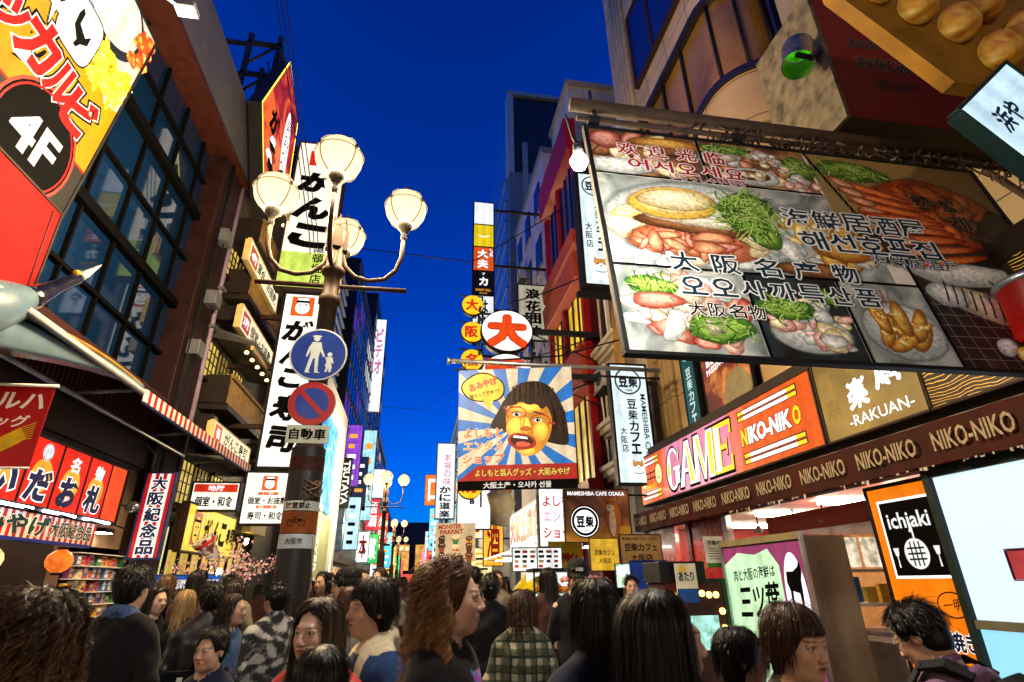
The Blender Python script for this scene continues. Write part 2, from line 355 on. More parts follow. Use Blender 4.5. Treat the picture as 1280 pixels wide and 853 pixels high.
# ---------------------------------------------------------------- ground
road = Panel('paving_stone', '#4a4a48', '#3c3d3d', .6, .3, .008, (.02, .02, .02), .45, .3, 'XY', .5)
mb = MB(); mb.box(-400, 400, -120, 600, -.4, -.004, D('#1f1f20', .8)); tag(mb.build('ground'), kind='structure')
mb = MB(); mb.box(-4.4, 4.5, -20, 180, -.2, 0, road); tag(mb.build('street'), kind='structure')
mb = MB(); mb.box(-4.7, -4.4, -20, 180, -.2, .1, D('#56544f', .7)).box(4.5, 4.75, -20, 180, -.2, .1, D('#56544f', .7)); tag(mb.build('kerb'), kind='structure')

def windows(parent, mat, fr, x, ys, zs, wy, wz, sx, lit=None, seed=0, name='window'):
    """window copies on a facade at x; sx = +1 when the facade faces +X"""
    r = random.Random(seed); src = {}
    for y in ys:
        for z in zs:
            m = mat if not lit or r.random() > .4 else r.choice(lit)
            if m not in src:
                b = MB(); b.box(-.05, .03, -wy/2, wy/2, -wz/2, wz/2, m)
                b.box(-.05, .07, -wy/2-.06, wy/2+.06, wz/2+.001, wz/2+.07, fr).box(-.05, .07, -wy/2-.06, wy/2+.06, -wz/2-.09, -wz/2-.001, fr).box(-.04, .055, -.025, .025, -wz/2+.002, wz/2-.002, fr)
                o = b.build(name, parent); src[m] = o
            else:
                o = src[m].copy(); col.objects.link(o)
            o.location = (x, y, z); o.rotation_euler = (0, 0, 0 if sx > 0 else math.pi)

# ================================================================ LEFT SIDE
# ---- glass fronted building with the souvenir shop
brown = D('#3a1d16', .45, var=.3, scale=2); choc = D('#24130e', .5, var=.3)
gb = empty('glass_front_building', (-4.5, 4, 0)); X0 = -4.5
tag(gb, 'brown framed building with a teal glass curtain wall above the souvenir shop', 'building')
def part(mbuilder, name, parent, bevel=0): 
    o = mbuilder.build(name, None, None, bevel); o.parent = parent; o.matrix_parent_inverse = Matrix.Translation(-parent.location) ; return o
b = MB(); b.box(-14, -4.9, -4, 11.2, 4.55, 11.6, choc).box(-14, -9.2, -4, 11.2, 0, 4.55, D('#6b5a48')).box(-9.2, -4.7, 10.9, 11.2, 0, 4.55, choc).box(-9.2, -4.7, -4, -3.8, 0, 4.55, choc)
b.box(-9.2, -4.55, -3.8, 10.9, 3.35, 4.5, choc); part(b, 'wall', gb)
b = MB(); b.box(-4.88, -4.8, -4, 10.15, 4.7, 10.1, Glass('#0a2240', .04)); part(b, 'curtain_wall', gb)
b = MB()
for z, t in ((8.5, .08), (6.5, .08), (9.35, .03), (7.5, .03), (5.5, .03), (4.72, .05)): b.box(-4.83, -4.72+(t > .05)*.05, -4, 10.15, z-t, z+t, INK)
for i in range(16): b.box(-4.82, -4.735, 9.74-.905*i-.022, 9.74-.905*i+.022, 4.6, 10.1, INK)
part(b, 'mullion_grid', gb)
b = MB(); b.box(-4.9, -4.42, 10.15, 11.3, 0, 10.15, D('#220d0b', .6, var=.45, scale=3)); part(b, 'pier', gb, .02)
b = MB(); b.box(-4.9, -4.3, -4, 11.32, 10.15, 10.28, D('#3a1a12', .5)).box(-5.2, -4.31, -4, 11.33, 10.281, 11.75, Panel('fascia_panel', '#55555e', '#4d4d57', 1.15, 3, .006)); part(b, 'cornice', gb)
b = MB(); b.box(-4.9, -4.4, -4, 10.15, 4.42, 4.62, D('#2e120f', .5))
for i in range(150): y = -3.6+i*.096; b.box(-4.5, -4.44, y, y+.05, 3.92, 4.42, D('#5b3324', .5))
b.box(-4.56, -4.5, -4, 10.15, 3.4, 4.42, choc); part(b, 'louvre_band', gb)
b = MB(); b.tube([(-4.4, 11.2, 3), (-4.4, 11.2, 10.1)], .05, D('#8a7a8e', .4)); b.box(-4.5, -4.3, 11.1, 11.3, 6.5, 6.56, GREY).box(-4.5, -4.3, 11.1, 11.3, 7.4, 7.46, GREY); part(b, 'drain_pipe', gb)
for y, z in ((10.5, 5.6), (10.75, 6.8), (10.6, 8.2)):
    b = MB(); b.box(-4.42, -4.2, y-.16, y+.16, z, z+.3, GREY).tube([(-4.3, y, z), (-4.3, y, z-1.0)], .015, BLACK, 5); part(b, 'junction_box', gb, .01)
for k in range(3):
    b = MB(); b.tube([(-4.36, 10.3+.05*k, 3.3), (-4.37, 10.32+.06*k, 6.0), (-4.36, 10.4+.03*k, 10.1)], .012, BLACK, 5); part(b, 'conduit', gb)
b = MB(); pale = D('#b9aaa6', .7, var=.15); b.prism([(-4.45, 4.55), (-3.6, 3.98), (-3.6, 3.95), (-4.45, 4.51)], 8.3, pale, 'Y', 4.4)
for y in (5.2, 7.4, 9.6, 11.8): b.tube([(-4.4, y, 3.85), (-3.65, y, 3.92)], .025, GREY)
b.tube([(-3.62, 4.4, 3.93), (-3.62, 12.7, 3.93)], .03, GREY); b.tube([(-4.3, 4.4, 3.82), (-4.3, 11, 3.82)], .03, ALU); aw = part(b, 'awning', gb)
b = MB(); sr, sw = D('#a01c1c', .7), D('#d9cfc4', .7)
for i in range(57):
    y = 7.55+i*.09; b.box(-3.6, -3.575, y, y+.09, 3.82, 3.985, sr if i % 2 else sw)
b.box(-3.605, -3.57, 7.55, 12.68, 3.79, 3.82, D('#1b2350', .7)); v = b.build('valance', aw)
v.matrix_parent_inverse = Matrix.Translation(-gb.location)
v.matrix_parent_inverse = Matrix.Identity(4)
# shop interior surfaces
cream = D('#b9a184', .7)
b = MB(); b.box(-4.75, -4.6, 8.72, 10.15, 0, 3.35, D('#8a7058', .6)).box(-9.0, -4.7, -3.7, 10.8, .002, .05, D('#7d766a', .4)).box(-9.1, -4.7, -3.7, 10.8, 3.25, 3.34, D('#cfc8bd')); part(b, 'shop_lining', gb)
for y in (0, 3, 6, 9.5):
    b = MB(); b.box(-8.5, -5.2, y, y+.16, 3.2, 3.245, E('#ffeccc', 40, True, 0)); part(b, 'ceiling_light', gb)

def rack(name, label, x, y0, y1, z0, z1, cols, seed, facing='E', n=(12, 6)):
    t = empty(name, (x, (y0+y1)/2, 0)); tag(t, label, 'souvenir rack', 'souvenir shop racks'); r = random.Random(seed)
    L = (y1-y0)/2; b = MB(); b.box(-.12, -.02, -L, L, 0, z1+.1, D('#5b4a3a', .6))
    for k in range(n[1]+1): zz = z0+(z1-z0)*k/n[1]; b.box(-.02, .16, -L, L, zz-.012, zz, WHITE)
    b.build('shelf_unit', t)
    src = {}
    for i in range(n[0]):
        for k in range(n[1]):
            c = r.choice(cols); wy = (y1-y0)/n[0]*r.uniform(.7, .95); hz = (z1-z0)/n[1]*r.uniform(.55, .9)
            if c not in src:
                q = MB(); q.box(0, .1, -.5, .5, 0, 1, D(c, .35)).box(.1005, .102, -.38, .38, .55, .85, D(r.choice(['#f2e6c0', '#ffffff', '#222222', '#d33']) if r.random() < .9 else '#fff', .4)).box(.1005, .102, -.3, .3, .12, .45, D(r.choice(cols), .4))
                o = q.build('package', t); src[c] = o
            else: o = src[c].copy(); col.objects.link(o)
            o.location = (.0, -L+(y1-y0)*(i+.5)/n[0], z0+(z1-z0)*k/n[1]+.002); o.scale = (r.uniform(.6, 1.4), wy, hz)
    return t
PC = ['#d8b23a', '#c23a2a', '#e8dfc8', '#3a6aa8', '#e07a2a', '#2f8a5a', '#b82f5e', '#efe9dc', '#f0c84a', '#7a3a8a']
rack('souvenir_rack', 'wall rack of bright boxed sweets under the lit cream wall of the souvenir shop', -4.58, 8.75, 10.75, .9, 2.05, PC, 3, n=(14, 7))
rack('souvenir_rack', 'rack of small souvenirs behind the paper lanterns inside the souvenir shop', -5.9, 5.6, 8.5, .8, 2.0, PC, 5, n=(12, 6))
for i, (y, z, c, lb) in enumerate(((6.62, 1.93, '#ff8a2a', 'orange paper lantern hanging at the left edge of the shop front'), (7.2, 1.9, '#ffd98a', 'cream paper lantern with painted marks in the souvenir shop'), (8.55, 1.93, '#ff7a26', 'orange paper lantern beside the rack of boxed sweets'))):
    t = empty('paper_lantern', (-4.55, y, z)); tag(t, lb, 'lantern', 'paper lanterns in the souvenir shop')
    q = MB(); q.lathe([(.05, -.15)]+[(.15*math.cos(a)*(1+.03*(k % 2)), .14*math.sin(a)) for k, a in enumerate([-1.15+.23*j for j in range(11)])]+[(.05, .15)], (0, 0, 0), E(c, 1.4, True, .3, 9), 16); q.build('shade', t)
    q = MB(); q.lathe([(.06, -.17), (.06, -.14)], (0, 0, 0), BLACK, 12).lathe([(.06, .14), (.06, .17)], (0, 0, 0), BLACK, 12).tube([(0, 0, .16), (0, 0, 1.3)], .004, BLACK, 5); q.build('cap', t)

# ---- Japanese restaurant building with balconies
gk = empty('restaurant_building', (-4.5, 14, 0)); tag(gk, 'dark timber restaurant building with lattice balconies and tiled eaves left of the lamp post', 'building')
stone = Panel('dark_stone', '#4d4536', '#3d372c', .6, .32, .012, (.015, .013, .01), .7, .4, 'YZ', .5)
b = MB(); b.box(-12, -4.52, 11.35, 17.8, 2.9, 12.6, stone).box(-12, -4.9, 11.35, 17.8, 0, 2.9, D('#2a211a')); part(b, 'wall', gk)
b = MB(); b.box(-4.6, -4.3, 16.2, 17.8, 2.9, 12.4, D('#c9b877', .6, var=.2)); part(b, 'pillar', gk)
timber = D('#201712', .6); wood2 = D('#8a6a38', .55, var=.35, scale=9)
for z in (9.0, 7.6, 5.05):
    t = MB(); t.box(-4.5, -3.95, 11.7, 14.3, z-.12, z, timber).box(-4.02, -3.95, 11.65, 14.35, z, z+.1, wood2).box(-4.04, -3.93, 11.65, 14.35, z+.55, z+.63, wood2)
    for i in range(27): y = 11.68+i*.1; t.box(-4.0, -3.97, y, y+.045, z+.1, z+.55, wood2)
    t.box(-4.5, -3.98, 11.62, 11.68, z, z+.6, timber); o = part(t, 'balcony', gk)
for z, L in ((6.35, 2.9), (10.3, 3.2)):
    t = MB(); t.prism([(-4.5, z+.32), (-3.6, z), (-3.6, z-.05), (-4.5, z+.1)], L, D('#3d3b3a', .5), 'Y', 11.5)
    for i in range(int(L/.13)): t.tube([(-4.45, 11.56+i*.13, z+.31), (-3.58, 11.56+i*.13, z+.03)], .035, D('#5b5853', .5), 7)
    t.box(-3.66, -3.6, 11.5, 11.5+L, z-.16, z-.06, D('#b59a6a', .6))
    for i in range(int(L/.45)): t.lathe([(.0, -.05), (.045, -.03), (.05, .0), (.03, .03)], (-3.8, 11.75+i*.45, z-.12), E('#ffd68a', 4, False, 0), 8)
    part(t, 'eave', gk)
for z in (5.9, 8.3, 3.4):
    for k, y in enumerate((11.75, 12.6, 13.6)):
        t = MB(); t.box(-4.55, -4.47, y-.3, y+.3, z-.35, z+.45, E('#e8c860', .8 if k != 1 else .25, False, .35, 3))
        for i in range(4): t.box(-4.48, -4.45, y-.3+i*.2-.012, y-.3+i*.2+.012, z-.35, z+.45, timber)
        for i in range(5): t.box(-4.48, -4.452, y-.3, y+.3, z-.35+i*.2-.01, z-.35+i*.2+.01, timber)
        t.box(-4.5, -4.44, y-.36, y+.36, z+.45, z+.52, timber).box(-4.5, -4.4, y-.36, y+.36, z-.42, z-.35, timber); part(t, 'lattice_window', gk)
for z in (7.35, 6.9, 4.7, 4.25, 9.6):
    t = MB(); t.box(-4.55, -3.0, 14.5, 14.8, z-.16, z+.16, timber); part(t, 'beam', gk)
for y, z in ((11.6, 4.6), (12.3, 4.3), (13.0, 4.45), (11.55, 7.0), (11.55, 8.85)):
    t = MB(); t.box(-4.5, -4.1, y-.13, y+.13, z-.17, z+.17, timber).box(-4.1, -4.07, y-.09, y+.09, z-.13, z+.13, GREY); part(t, 'air_vent', gk, .01)
# lit ground floor glazing with curtains
t = MB(); t.box(-4.88, -4.84, 12.5, 17.7, .5, 2.7, Ramp('curtain_glow', [(.2, '#6b4a10'), (.5, '#e8c85a'), (.8, '#fff0a8')], 3, 3, .5, .5, .9, (1, 6, .3), 'wave'))
for i in range(9): y = 12.5+i*.65; t.box(-4.84, -4.78, y-.03, y+.03, .3, 2.8, timber)
t.box(-4.84, -4.77, 12.5, 17.7, 1.7, 1.76, timber); part(t, 'shopfront_glazing', gk)
t = MB()
for y in (12.2, 13.3, 15, 16.4):
    t.tube([(-4.4, y, 2.75), (-4.4, y, 2.62)], .05, E('#ffd890', 30, True, 0), 8)
part(t, 'downlight', gk)
# roof frame behind the crest sign
t = MB(); fr = D('#1a1d22', .5)
for y in (12.0, 13.2): 
    for x in (-5.4, -4.6): t.box(x-.06, x+.06, y-.06, y+.06, 12.6, 16.2, fr)
for z in (13.4, 14.6, 15.8): t.box(-5.46, -4.54, 11.94, 12.06, z, z+.1, fr).box(-4.66, -4.54, 12, 13.2, z, z+.1, fr).box(-7.2, -5.4, 12, 12.1, z, z+.1, fr)
for z in (12.7, 13.9, 15.0): t.tube([(-5.4, 12, z), (-4.6, 12, z+.9)], .04, fr, 6); t.tube([(-4.6, 12, z), (-4.6, 13.2, z+.9)], .04, fr, 6)
part(t, 'roof_frame', gk)

# ---- dark office block with ribbon windows, then the clothes store frame and the black video tower
bd = empty('office_block', (-4.6, 23, 0)); tag(bd, 'dark office block with blue grey ribbon windows rising behind the tall brush lettered signs', 'building')
t = MB(); t.box(-16, -4.62, 17.9, 29, 0, 17.5, D('#15181c', .5)); part(t, 'wall', bd)
t = MB()
for i in range(10): t.box(-4.66, -4.5, 18, 29, 10.5+i*.7, 10.62+i*.7, D('#7a8790', .5))
part(t, 'spandrel', bd)
for yy in np.arange(18.6, 28.9, 1.5):
    t = MB(); t.box(-4.63, -4.56, yy-.6, yy+.6, 10.6, 17.2, Glass('#35556b')); part(t, 'window', bd)
for z0, z1 in ((9.95, 10.4),):
    t = MB(); t.box(-4.7, -4.4, 17.9, 29.2, z0, z1, BLACK); part(t, 'ledge', bd)
fs = empty('boutique', (-4.2, 25.5, 0)); tag(fs, 'white framed clothes store front with glowing edge and a tall vertical name', 'shop front')
wl = D('#c9ccc9', .5, var=.1)
t = MB(); t.box(-4.6, -3.95, 29.2, 30.4, 0, 9.9, wl).box(-4.6, -3.95, 21.2, 29.2, 9.0, 9.9, wl).box(-4.6, -3.95, 21.2, 22.4, 0, 9.0, wl).box(-4.6, -4.1, 22.4, 29.2, 0, 4.5, D('#8f9a74', .5, var=.15)); part(t, 'frame', fs, .02)
t = MB(); t.box(-3.945, -3.93, 29.25, 29.4, .2, 8.899, E('#fffbe8', 3.5, True, 0)); part(t, 'edge_light', fs); t = MB(); t.box(-3.945, -3.93, 22.4, 29.4, 8.9, 9.0, E('#fffbe8', 3, True, 0)); part(t, 'edge_light', fs)
t = MB(); t.box(-4.3, -4.2, 22.5, 29.1, 4.7, 8.9, Ramp('video_wall', [(.25, '#06243a'), (.45, '#1060b0'), (.6, '#28b8d0'), (.75, '#c03a90')], 1.2, 4, .3, 1.5, .9)); part(t, 'video_screen', fs)
g = G(); g.text('FOREVER 21', 0, 0, 3.2, .62, E('#fff6d0', 1.6, False, 0), 3, .0, R(-90)); o = g.finish('lettering', fs); o.location = (.12, .3, 3.0); o.rotation_euler = (0, 0, R(90))

def tower(name, label, x, y0, y1, h, wall, sx, nwin=(4, 6), wz=(3, None), glass=None, frame=GREY, lit=None, seed=1, deep=10, wsize=None):
    t = empty(name, (x, (y0+y1)/2, 0)); tag(t, label, 'building', 'buildings lining the far street'); L = (y1-y0)/2
    b = MB(); b.box(0 if sx < 0 else -deep, deep if sx < 0 else 0, -L, L, 0, h, wall); b.build('wall', t)
    b = MB(); b.box(-.08 if sx < 0 else -deep, deep if sx < 0 else .08, -L-.05, L+.05, h+.001, h+.35, frame); b.build('parapet', t)
    z0 = wz[0]; z1 = wz[1] or h-1.0
    ny, nz = nwin; dy = 2*L/ny; dz = (z1-z0)/nz; ws = wsize or (dy*.62, dz*.6)
    windows(t, glass or Glass('#1c4058'), frame, 0, [-L+dy*(i+.5) for i in range(ny)], [z0+dz*(k+.5) for k in range(nz)], ws[0], ws[1], 1 if sx > 0 else -1, lit, seed)
    b = MB(); b.box(-.35 if sx < 0 else .0, 0 if sx < 0 else .35, -L+.2, L-.2, 2.7, 3.1, D('#3a3d42', .5)).box(-.012 if sx < 0 else .002, -.002 if sx < 0 else .012, -L+.5, L-.5, .3, 2.5, Ramp('shop_glow%d' % (seed % 3), [(.3, '#3a1a08'), (.5, '#c8843a'), (.6, '#f4dcb0'), (.66, '#30486a'), (.8, '#a03018')], 3.2, 6, .4, .8, 1.1, (1, 1, 1))); b.build('shop_front', t)
    return t
tower('video_tower', 'black tower with violet screens beyond the white clothes store frame', -4.3, 30.6, 44, 20, D('#0c0d12', .4), 1, (5, 5), (10, None), Glass('#101830'), BLACK, [E('#5a30a0', .6, False, .5, .9), E('#1050a0', .5, False, .5, 1.1)], 4, wsize=(2.2, 1.5))
tower('dark_tower', 'tall dark tower with a lit white mast sign on its edge', -4.4, 44.5, 60, 25, D('#10151c', .5), 1, (5, 9), (6, None), Glass('#153448'), BLACK, [E('#3a90b0', .5, False, .3), E('#d0a060', .4, False, .3)], 5)
tower('grey_block', 'blue grey block with lit windows far down the left side', -4.6, 61, 80, 17, D('#1a2630', .6), 1, (5, 7), (4, None), None, GREY, [E('#6ac0e0', .8, False, .3), E('#ffd080', .7, False, .3)], 6)
tower('grey_block', 'low shadowed block farthest along the left side of the street', -4.8, 82, 115, 13, D('#1c2228', .6), 1, (6, 5), (4, None), None, GREY, [E('#ffd080', .8, False, .3)], 7)

# ================================================================ RIGHT SIDE
# ---- beige building with the rounded corner
beige = Panel('beige_cladding', '#c8a872', '#be9e68', 1.1, 1.05, .012, (.05, .04, .03), .5, .3)
rb = empty('rounded_corner_building', (5.5, 9, 0)); tag(rb, 'beige panelled building with a rounded amber glass corner high above the game centre', 'building')
def rounded(mbx, z0, z1, mat, cx=6.5, cyy=7.5, r=1.0, far=12.05, inset=0.0, seg=14):
    rr = r-inset
    pts = [(cx-rr, far-inset*.0)]+[(cx-rr*math.cos(a), cyy-rr*math.sin(a)) for a in [math.pi/2*i/seg for i in range(seg+1)]]+[(16, cyy-rr), (16, far)]
    mbx.prism(pts, z1-z0, mat, 'Z', z0)
b = MB(); rounded(b, 4.2, 8.9, beige); rounded(b, 9.25, 10.62, beige, inset=0); rounded(b, 13.0, 24, beige); part(b, 'wall', rb)
b = MB(); rounded(b, 10.62, 13.0, Ramp('amber_glass', [(.25, '#3a260c'), (.5, '#7a5620'), (.75, '#94692a')], .9, 3, .15, .3, .0, (1, 1, .5)), inset=.1); part(b, 'amber_glazing', rb)
b = MB()
for z in (8.9, 10.55, 12.95): rounded(b, z+.003, z+.16, D('#1d1612', .35), inset=-.07)
part(b, 'ring_band', rb)
b = MB()
for y in (8.3, 9.3, 10.4): b.box(5.54, 5.62, y-.04, y+.04, 10.72, 12.95, BLACK)
for a in (20, 55, 88): c_, s_ = math.cos(R(a)), math.sin(R(a)); b.tube([(6.5-.93*c_, 7.5-.93*s_, 10.7), (6.5-.93*c_, 7.5-.93*s_, 12.95)], .035, BLACK, 6)
part(b, 'mullion', rb)
for z in (14.2, 18.0):
    b = MB(); b.box(5.42, 5.56, 7.7, 10.3, z, z+2.6, Glass('#12225a')); b.box(5.38, 5.5, 7.6, 10.4, z-.12, z-.001, DKBROWN).box(5.38, 5.5, 7.6, 10.4, z+2.601, z+2.72, DKBROWN)
    for y in (7.64, 9.2, 10.36): b.box(5.38, 5.5, y-.05, y+.05, z+.002, z+2.598, DKBROWN)
    part(b, 'window', rb)
for k in range(4):
    b = MB(); b.tube([(5.46, 10.75+k*.22, 4.3), (5.46, 10.75+k*.22, 24)], .085, beige, 9); part(b, 'pilaster', rb)
b = MB(); b.box(6.8, 8.4, 6.44, 6.5, 11.0, 20, D('#a0651c', .5)).box(6.5, 6.8, 6.43, 6.5, 9.2, 20, Glass('#101c48')); part(b, 'side_panel', rb)
PC0 = ['#d8b23a', '#c23a2a', '#e8dfc8', '#3a6aa8', '#e07a2a', '#2f8a5a', '#f0c84a']
# ---- game centre block below it
gc = empty('game_centre', (4.8, 7.5, 0)); tag(gc, 'game centre with brown lettered awning strip and red entrance under the orange sign', 'shop front')
b = MB(); b.box(4.8, 14, 2.2, 12.0, 2.62, 4.15, D('#2a2019', .6)).box(9.2, 9.4, 2.2, 12, .05, 2.6, D('#c89a62', .5)).box(5.0, 9.2, 11.8, 12, .05, 2.6, D('#8c1a14', .4)).box(5.0, 9.2, 2.2, 12, .002, .06, D('#8a8478', .35)).box(5.0, 9.2, 2.2, 2.35, .05, 2.6, cream); part(b, 'wall', gc)
b = MB(); b.box(4.98, 5.06, 8.75, 9.9, .06, 2.6, D('#b01812', .25, var=.15, coat=.5)).box(4.98, 5.06, 10.6, 11.8, .06, 2.6, D('#b01812', .25, var=.15, coat=.5)).box(4.95, 5.05, 8.6, 8.74, .06, 2.6, ALU).box(4.95, 5.05, 9.92, 10.05, .06, 2.6, D('#5a0d0a', .3)); part(b, 'red_door_panel', gc)
b = MB(); b.box(4.56, 4.8, 3.1, 11.5, 2.74, 2.87, D('#7a746a', .6, var=.3)).box(4.62, 4.8, 3.1, 11.5, 2.5, 2.74, D('#241510', .6)); part(b, 'canopy', gc)
b = MB(); n = 84
vs = []; fs_ = []
for i in range(n+1):
    y = 3.1+8.4*i/n
    for j, z in enumerate((2.86, 2.68, 2.5-.012*math.sin(i*1.7))): vs.append((4.54+.012*math.sin(i*1.1+j), y, z))
for i in range(n):
    for j in range(2): a = i*3+j; fs_.append((a, a+1, a+4, a+3))
b.add(vs, fs_, D('#3a160d', .8, var=.5, scale=3), True); va = part(b, 'valance', gc)
b = MB(); b.box(4.533, 4.537, 3.15, 8.4, 2.497, 2.5, D('#5a2012', .7))
for i in range(46):
    y = 3.15+rng.random()*5.2; l = .015+.05*rng.random()**2; b.box(4.533, 4.537, y, y+.012+.03*rng.random(), 2.5-l, 2.5, D('#b8b2a8', .8))
part(b, 'torn_fringe', gc)
nk = D('#a89a80', .8, var=.45, scale=30)
for i in range(9):
    g = G(); g.text('NIKO-NIKO', -3.85+i*.92, 0, .74, .17, nk, 2, .018)
    o = g.finish('lettering', gc); o.location = (-.29, -.2, 2.685); o.rotation_euler = (0, 0, R(-90))
b = MB(); b.box(5.1, 9, 3, 11.6, 2.56, 2.6, D('#d8d2c6', .5)); part(b, 'ceiling', gc)
for y in (4.9, 5.7, 6.9, 8.4, 10.4): b = MB(); b.box(5.4, 8.4, y-.06, y+.06, 2.5, 2.555, E('#fff0d4', 50, True, 0)); part(b, 'ceiling_light', gc)
b = MB(); b.box(5.2, 9.1, 5.2, 7.9, 2.18, 2.42, D('#b5201a', .35)).box(5.9, 8.8, 5.5, 5.6, .06, 2.0, D('#e8e4da', .4)).box(5.9, 6.6, 6.2, 7.6, .06, .95, D('#d8d4cc', .3)).box(5.4, 5.9, 5.5, 7.4, .06, .9, D('#e6e6e2', .3)); part(b, 'counter', gc, .01)
ir = random.Random(12)
for k in range(14):
    b = MB(); x, y = 5.6+.24*k, 7.75; b.box(x-.09, x+.09, y, y+.12, 1.25, 1.25+ir.uniform(.16, .34), D(ir.choice(PC0), .4)); part(b, 'bottle', gc)
b = MB(); b.box(5.5, 9.1, 7.7, 7.92, 1.2, 1.245, WHITE).box(5.5, 9.1, 7.7, 7.92, 1.65, 1.69, WHITE); part(b, 'shelf', gc)
for k in range(8):
    b = MB(); x = 5.6+.42*k; b.box(x-.17, x+.17, 7.86, 7.9, 1.72, 2.14, E(ir.choice(('#f0e0c0', '#e86a30', '#ffd060', '#e8f0f0')), .9, False, .5, 9)); part(b, 'menu_sheet', gc)
for k in range(5):
    b = MB(); x, y = 5.25+.1*(k % 2), 5.2+.75*k; b.tube([(x, y, 2.5), (x, y, 2.33)], .012, BLACK, 6).lathe([(.03, 2.34), (.07, 2.24), (.06, 2.24), (0, 2.3)], (x, y, 0), ALU, 12).lathe([(0, 2.25), (.045, 2.25), (.03, 2.3)], (x, y, 0), E('#ffe0a8', 60, True, 0), 10); part(b, 'spot_fitting', gc)
# upper wall behind the menu board and box signs, nearer than the rounded corner
nb = empty('tiled_building', (6.2, 3, 0)); tag(nb, 'stained beige tiled wall behind the hanging menu board at the right edge', 'building')
b = MB(); b.box(6.2, 16, -6, 6.0, 4.1, 24, Panel('stained_tile', '#a8946c', '#9c8860', .9, .9, .012, (.04, .035, .03), .55, .3)); part(b, 'wall', nb)
b = MB(); b.box(4.9, 6.2, -6, 2.2, 0, 4.1, D('#2b2724', .6)).box(4.85, 6.2, 2.2, 5.9, 4.15, 4.3, DKBROWN); part(b, 'ground_storey', nb)

# ---- pale classical cafe building, the red one, then the blocks behind
cb = empty('cafe_building', (4.9, 12.8, 0)); tag(cb, 'white classical cafe building with cornices between the fluted column and the red building', 'building')
ivory = D('#cfc4a8', .6, var=.15)
b = MB(); b.box(4.95, 14, 12.02, 13.7, 0, 10.4, ivory); part(b, 'wall', cb)
for z in (10.3, 7.2, 5.1, 4.0):
    b = MB(); b.box(4.7, 5, 12.0, 13.75, z, z+.14, ivory).box(4.62, 5, 12.0, 13.78, z+.141, z+.26, ivory).box(4.8, 5, 12.0, 13.72, z-.1, z-.001, ivory); part(b, 'cornice', cb, .015)
for z, h_ in ((8.0, 1.9), (5.7, 1.2)):
    for y in (12.45, 13.2):
        b = MB(); b.box(4.9, 4.97, y-.27, y+.27, z-h_*.3, z+h_*.7, Ramp('dark_blind', [(.4, '#101214'), (.6, '#3a3c3e')], 8, 2, .3, 0, 0, (1, 1, 4), 'wave')).box(4.86, 4.97, y-.33, y-.271, z-h_*.3, z+h_*.7, ivory).box(4.86, 4.97, y+.271, y+.33, z-h_*.3, z+h_*.7, ivory); part(b, 'window', cb)
b = MB()
for k in range(5): b.tube([(4.72, 11.62+k*.1, 4.2), (4.72, 11.62+k*.1, 9.0)], .06, D('#a8803c', .5, var=.2), 8)
part(b, 'fluted_column', cb)
rd = empty('red_building', (4.6, 15.5, 0)); tag(rd, 'narrow red fronted building with angled fascias and yellow lit windows', 'building')
red = D('#8f1414', .4, var=.2); ora = D('#a8401c', .45, var=.2)
b = MB(); b.box(5.0, 12, 13.8, 15.7, 0, 15.6, D('#3a0f10', .5)).box(4.72, 5.0, 13.8, 18, 0, 15.3, D('#4a1212', .5)); part(b, 'wall', rd)
for z, h_, m in ((15.0, 1.3, red), (11.2, .5, ora), (10.0, .9, ora), (6.6, 1.2, ora), (3.4, .6, red)):
    b = MB(); b.prism([(4.72, z-.2), (4.35, z), (4.3, z+h_), (4.72, z+h_+.05)], 4.25, m, 'Y', 13.78); part(b, 'fascia', rd, .02)
for y in (13.85, 16, 17.9):
    b = MB(); b.box(4.5, 4.72, y-.1, y+.1, 0, 15.2, red); part(b, 'pilaster', rd, .02)
for z, h_, m in ((11.8, 3.0, Glass('#2a5a90')), (7.9, 2.0, E('#e8b830', 1.0, True, .5, 1.2)), (4.1, 2.4, E('#f0c860', .8, True, .5, 1.2))):
    for y in (14.9, 16.95):
        b = MB(); b.box(4.66, 4.71, y-.9, y+.9, z, z+h_, m)
        for q in (-.92, -.3, .3, .92): b.box(4.6, 4.7, y+q-.03, y+q+.03, z, z+h_, D('#2a0d0d', .4))
        part(b, 'window', rd)
bl = empty('beige_block', (5.2, 17, 0)); tag(bl, 'plain pale beige block rising behind the red building', 'building')
b = MB(); pb = Panel('pale_render', '#c8b89e', '#c0b096', 2.4, 2.0, .01, (.08, .07, .06), .6, .15); b.box(5.2, 12, 15.75, 18.6, 0, 20.2, pb); part(b, 'wall', bl)
b = MB(); b.box(5.1, 12, 15.65, 18.7, 20.2, 20.45, D('#8a8070')); part(b, 'parapet', bl)
b = MB(); b.tube([(6.1, 15.7, 10), (6.1, 15.7, 20)], .06, GREY); part(b, 'drain_pipe', bl)
b = MB(); b.tube([(9.0, 16.5, 20.4), (9.0, 16.5, 24)], .03, BLACK)
for z in (22.2, 22.8, 23.4): b.tube([(8.3, 16.5, z), (9.6, 16.5, z)], .015, BLACK, 5)
part(b, 'aerial', bl)
sb = empty('pale_block', (4.7, 21.5, 0)); tag(sb, 'pale lavender grey block with small windows left of the red building', 'building')
b = MB(); b.box(4.75, 12, 18.7, 25.5, 0, 19.3, Panel('pale_grey_render', '#b4aab4', '#aca2ae', 2, 2, .01, (.1, .1, .1), .6, .15)); part(b, 'wall', sb)
for z in (8, 11, 14, 16.8):
    for y in (20, 22.2, 24.4):
        b = MB(); b.box(4.68, 4.8, y-.5, y+.5, z, z+1.5, Glass('#1a2430')); b.box(4.66, 4.76, y-.56, y+.56, z-.1, z-.001, GREY); part(b, 'window', sb)
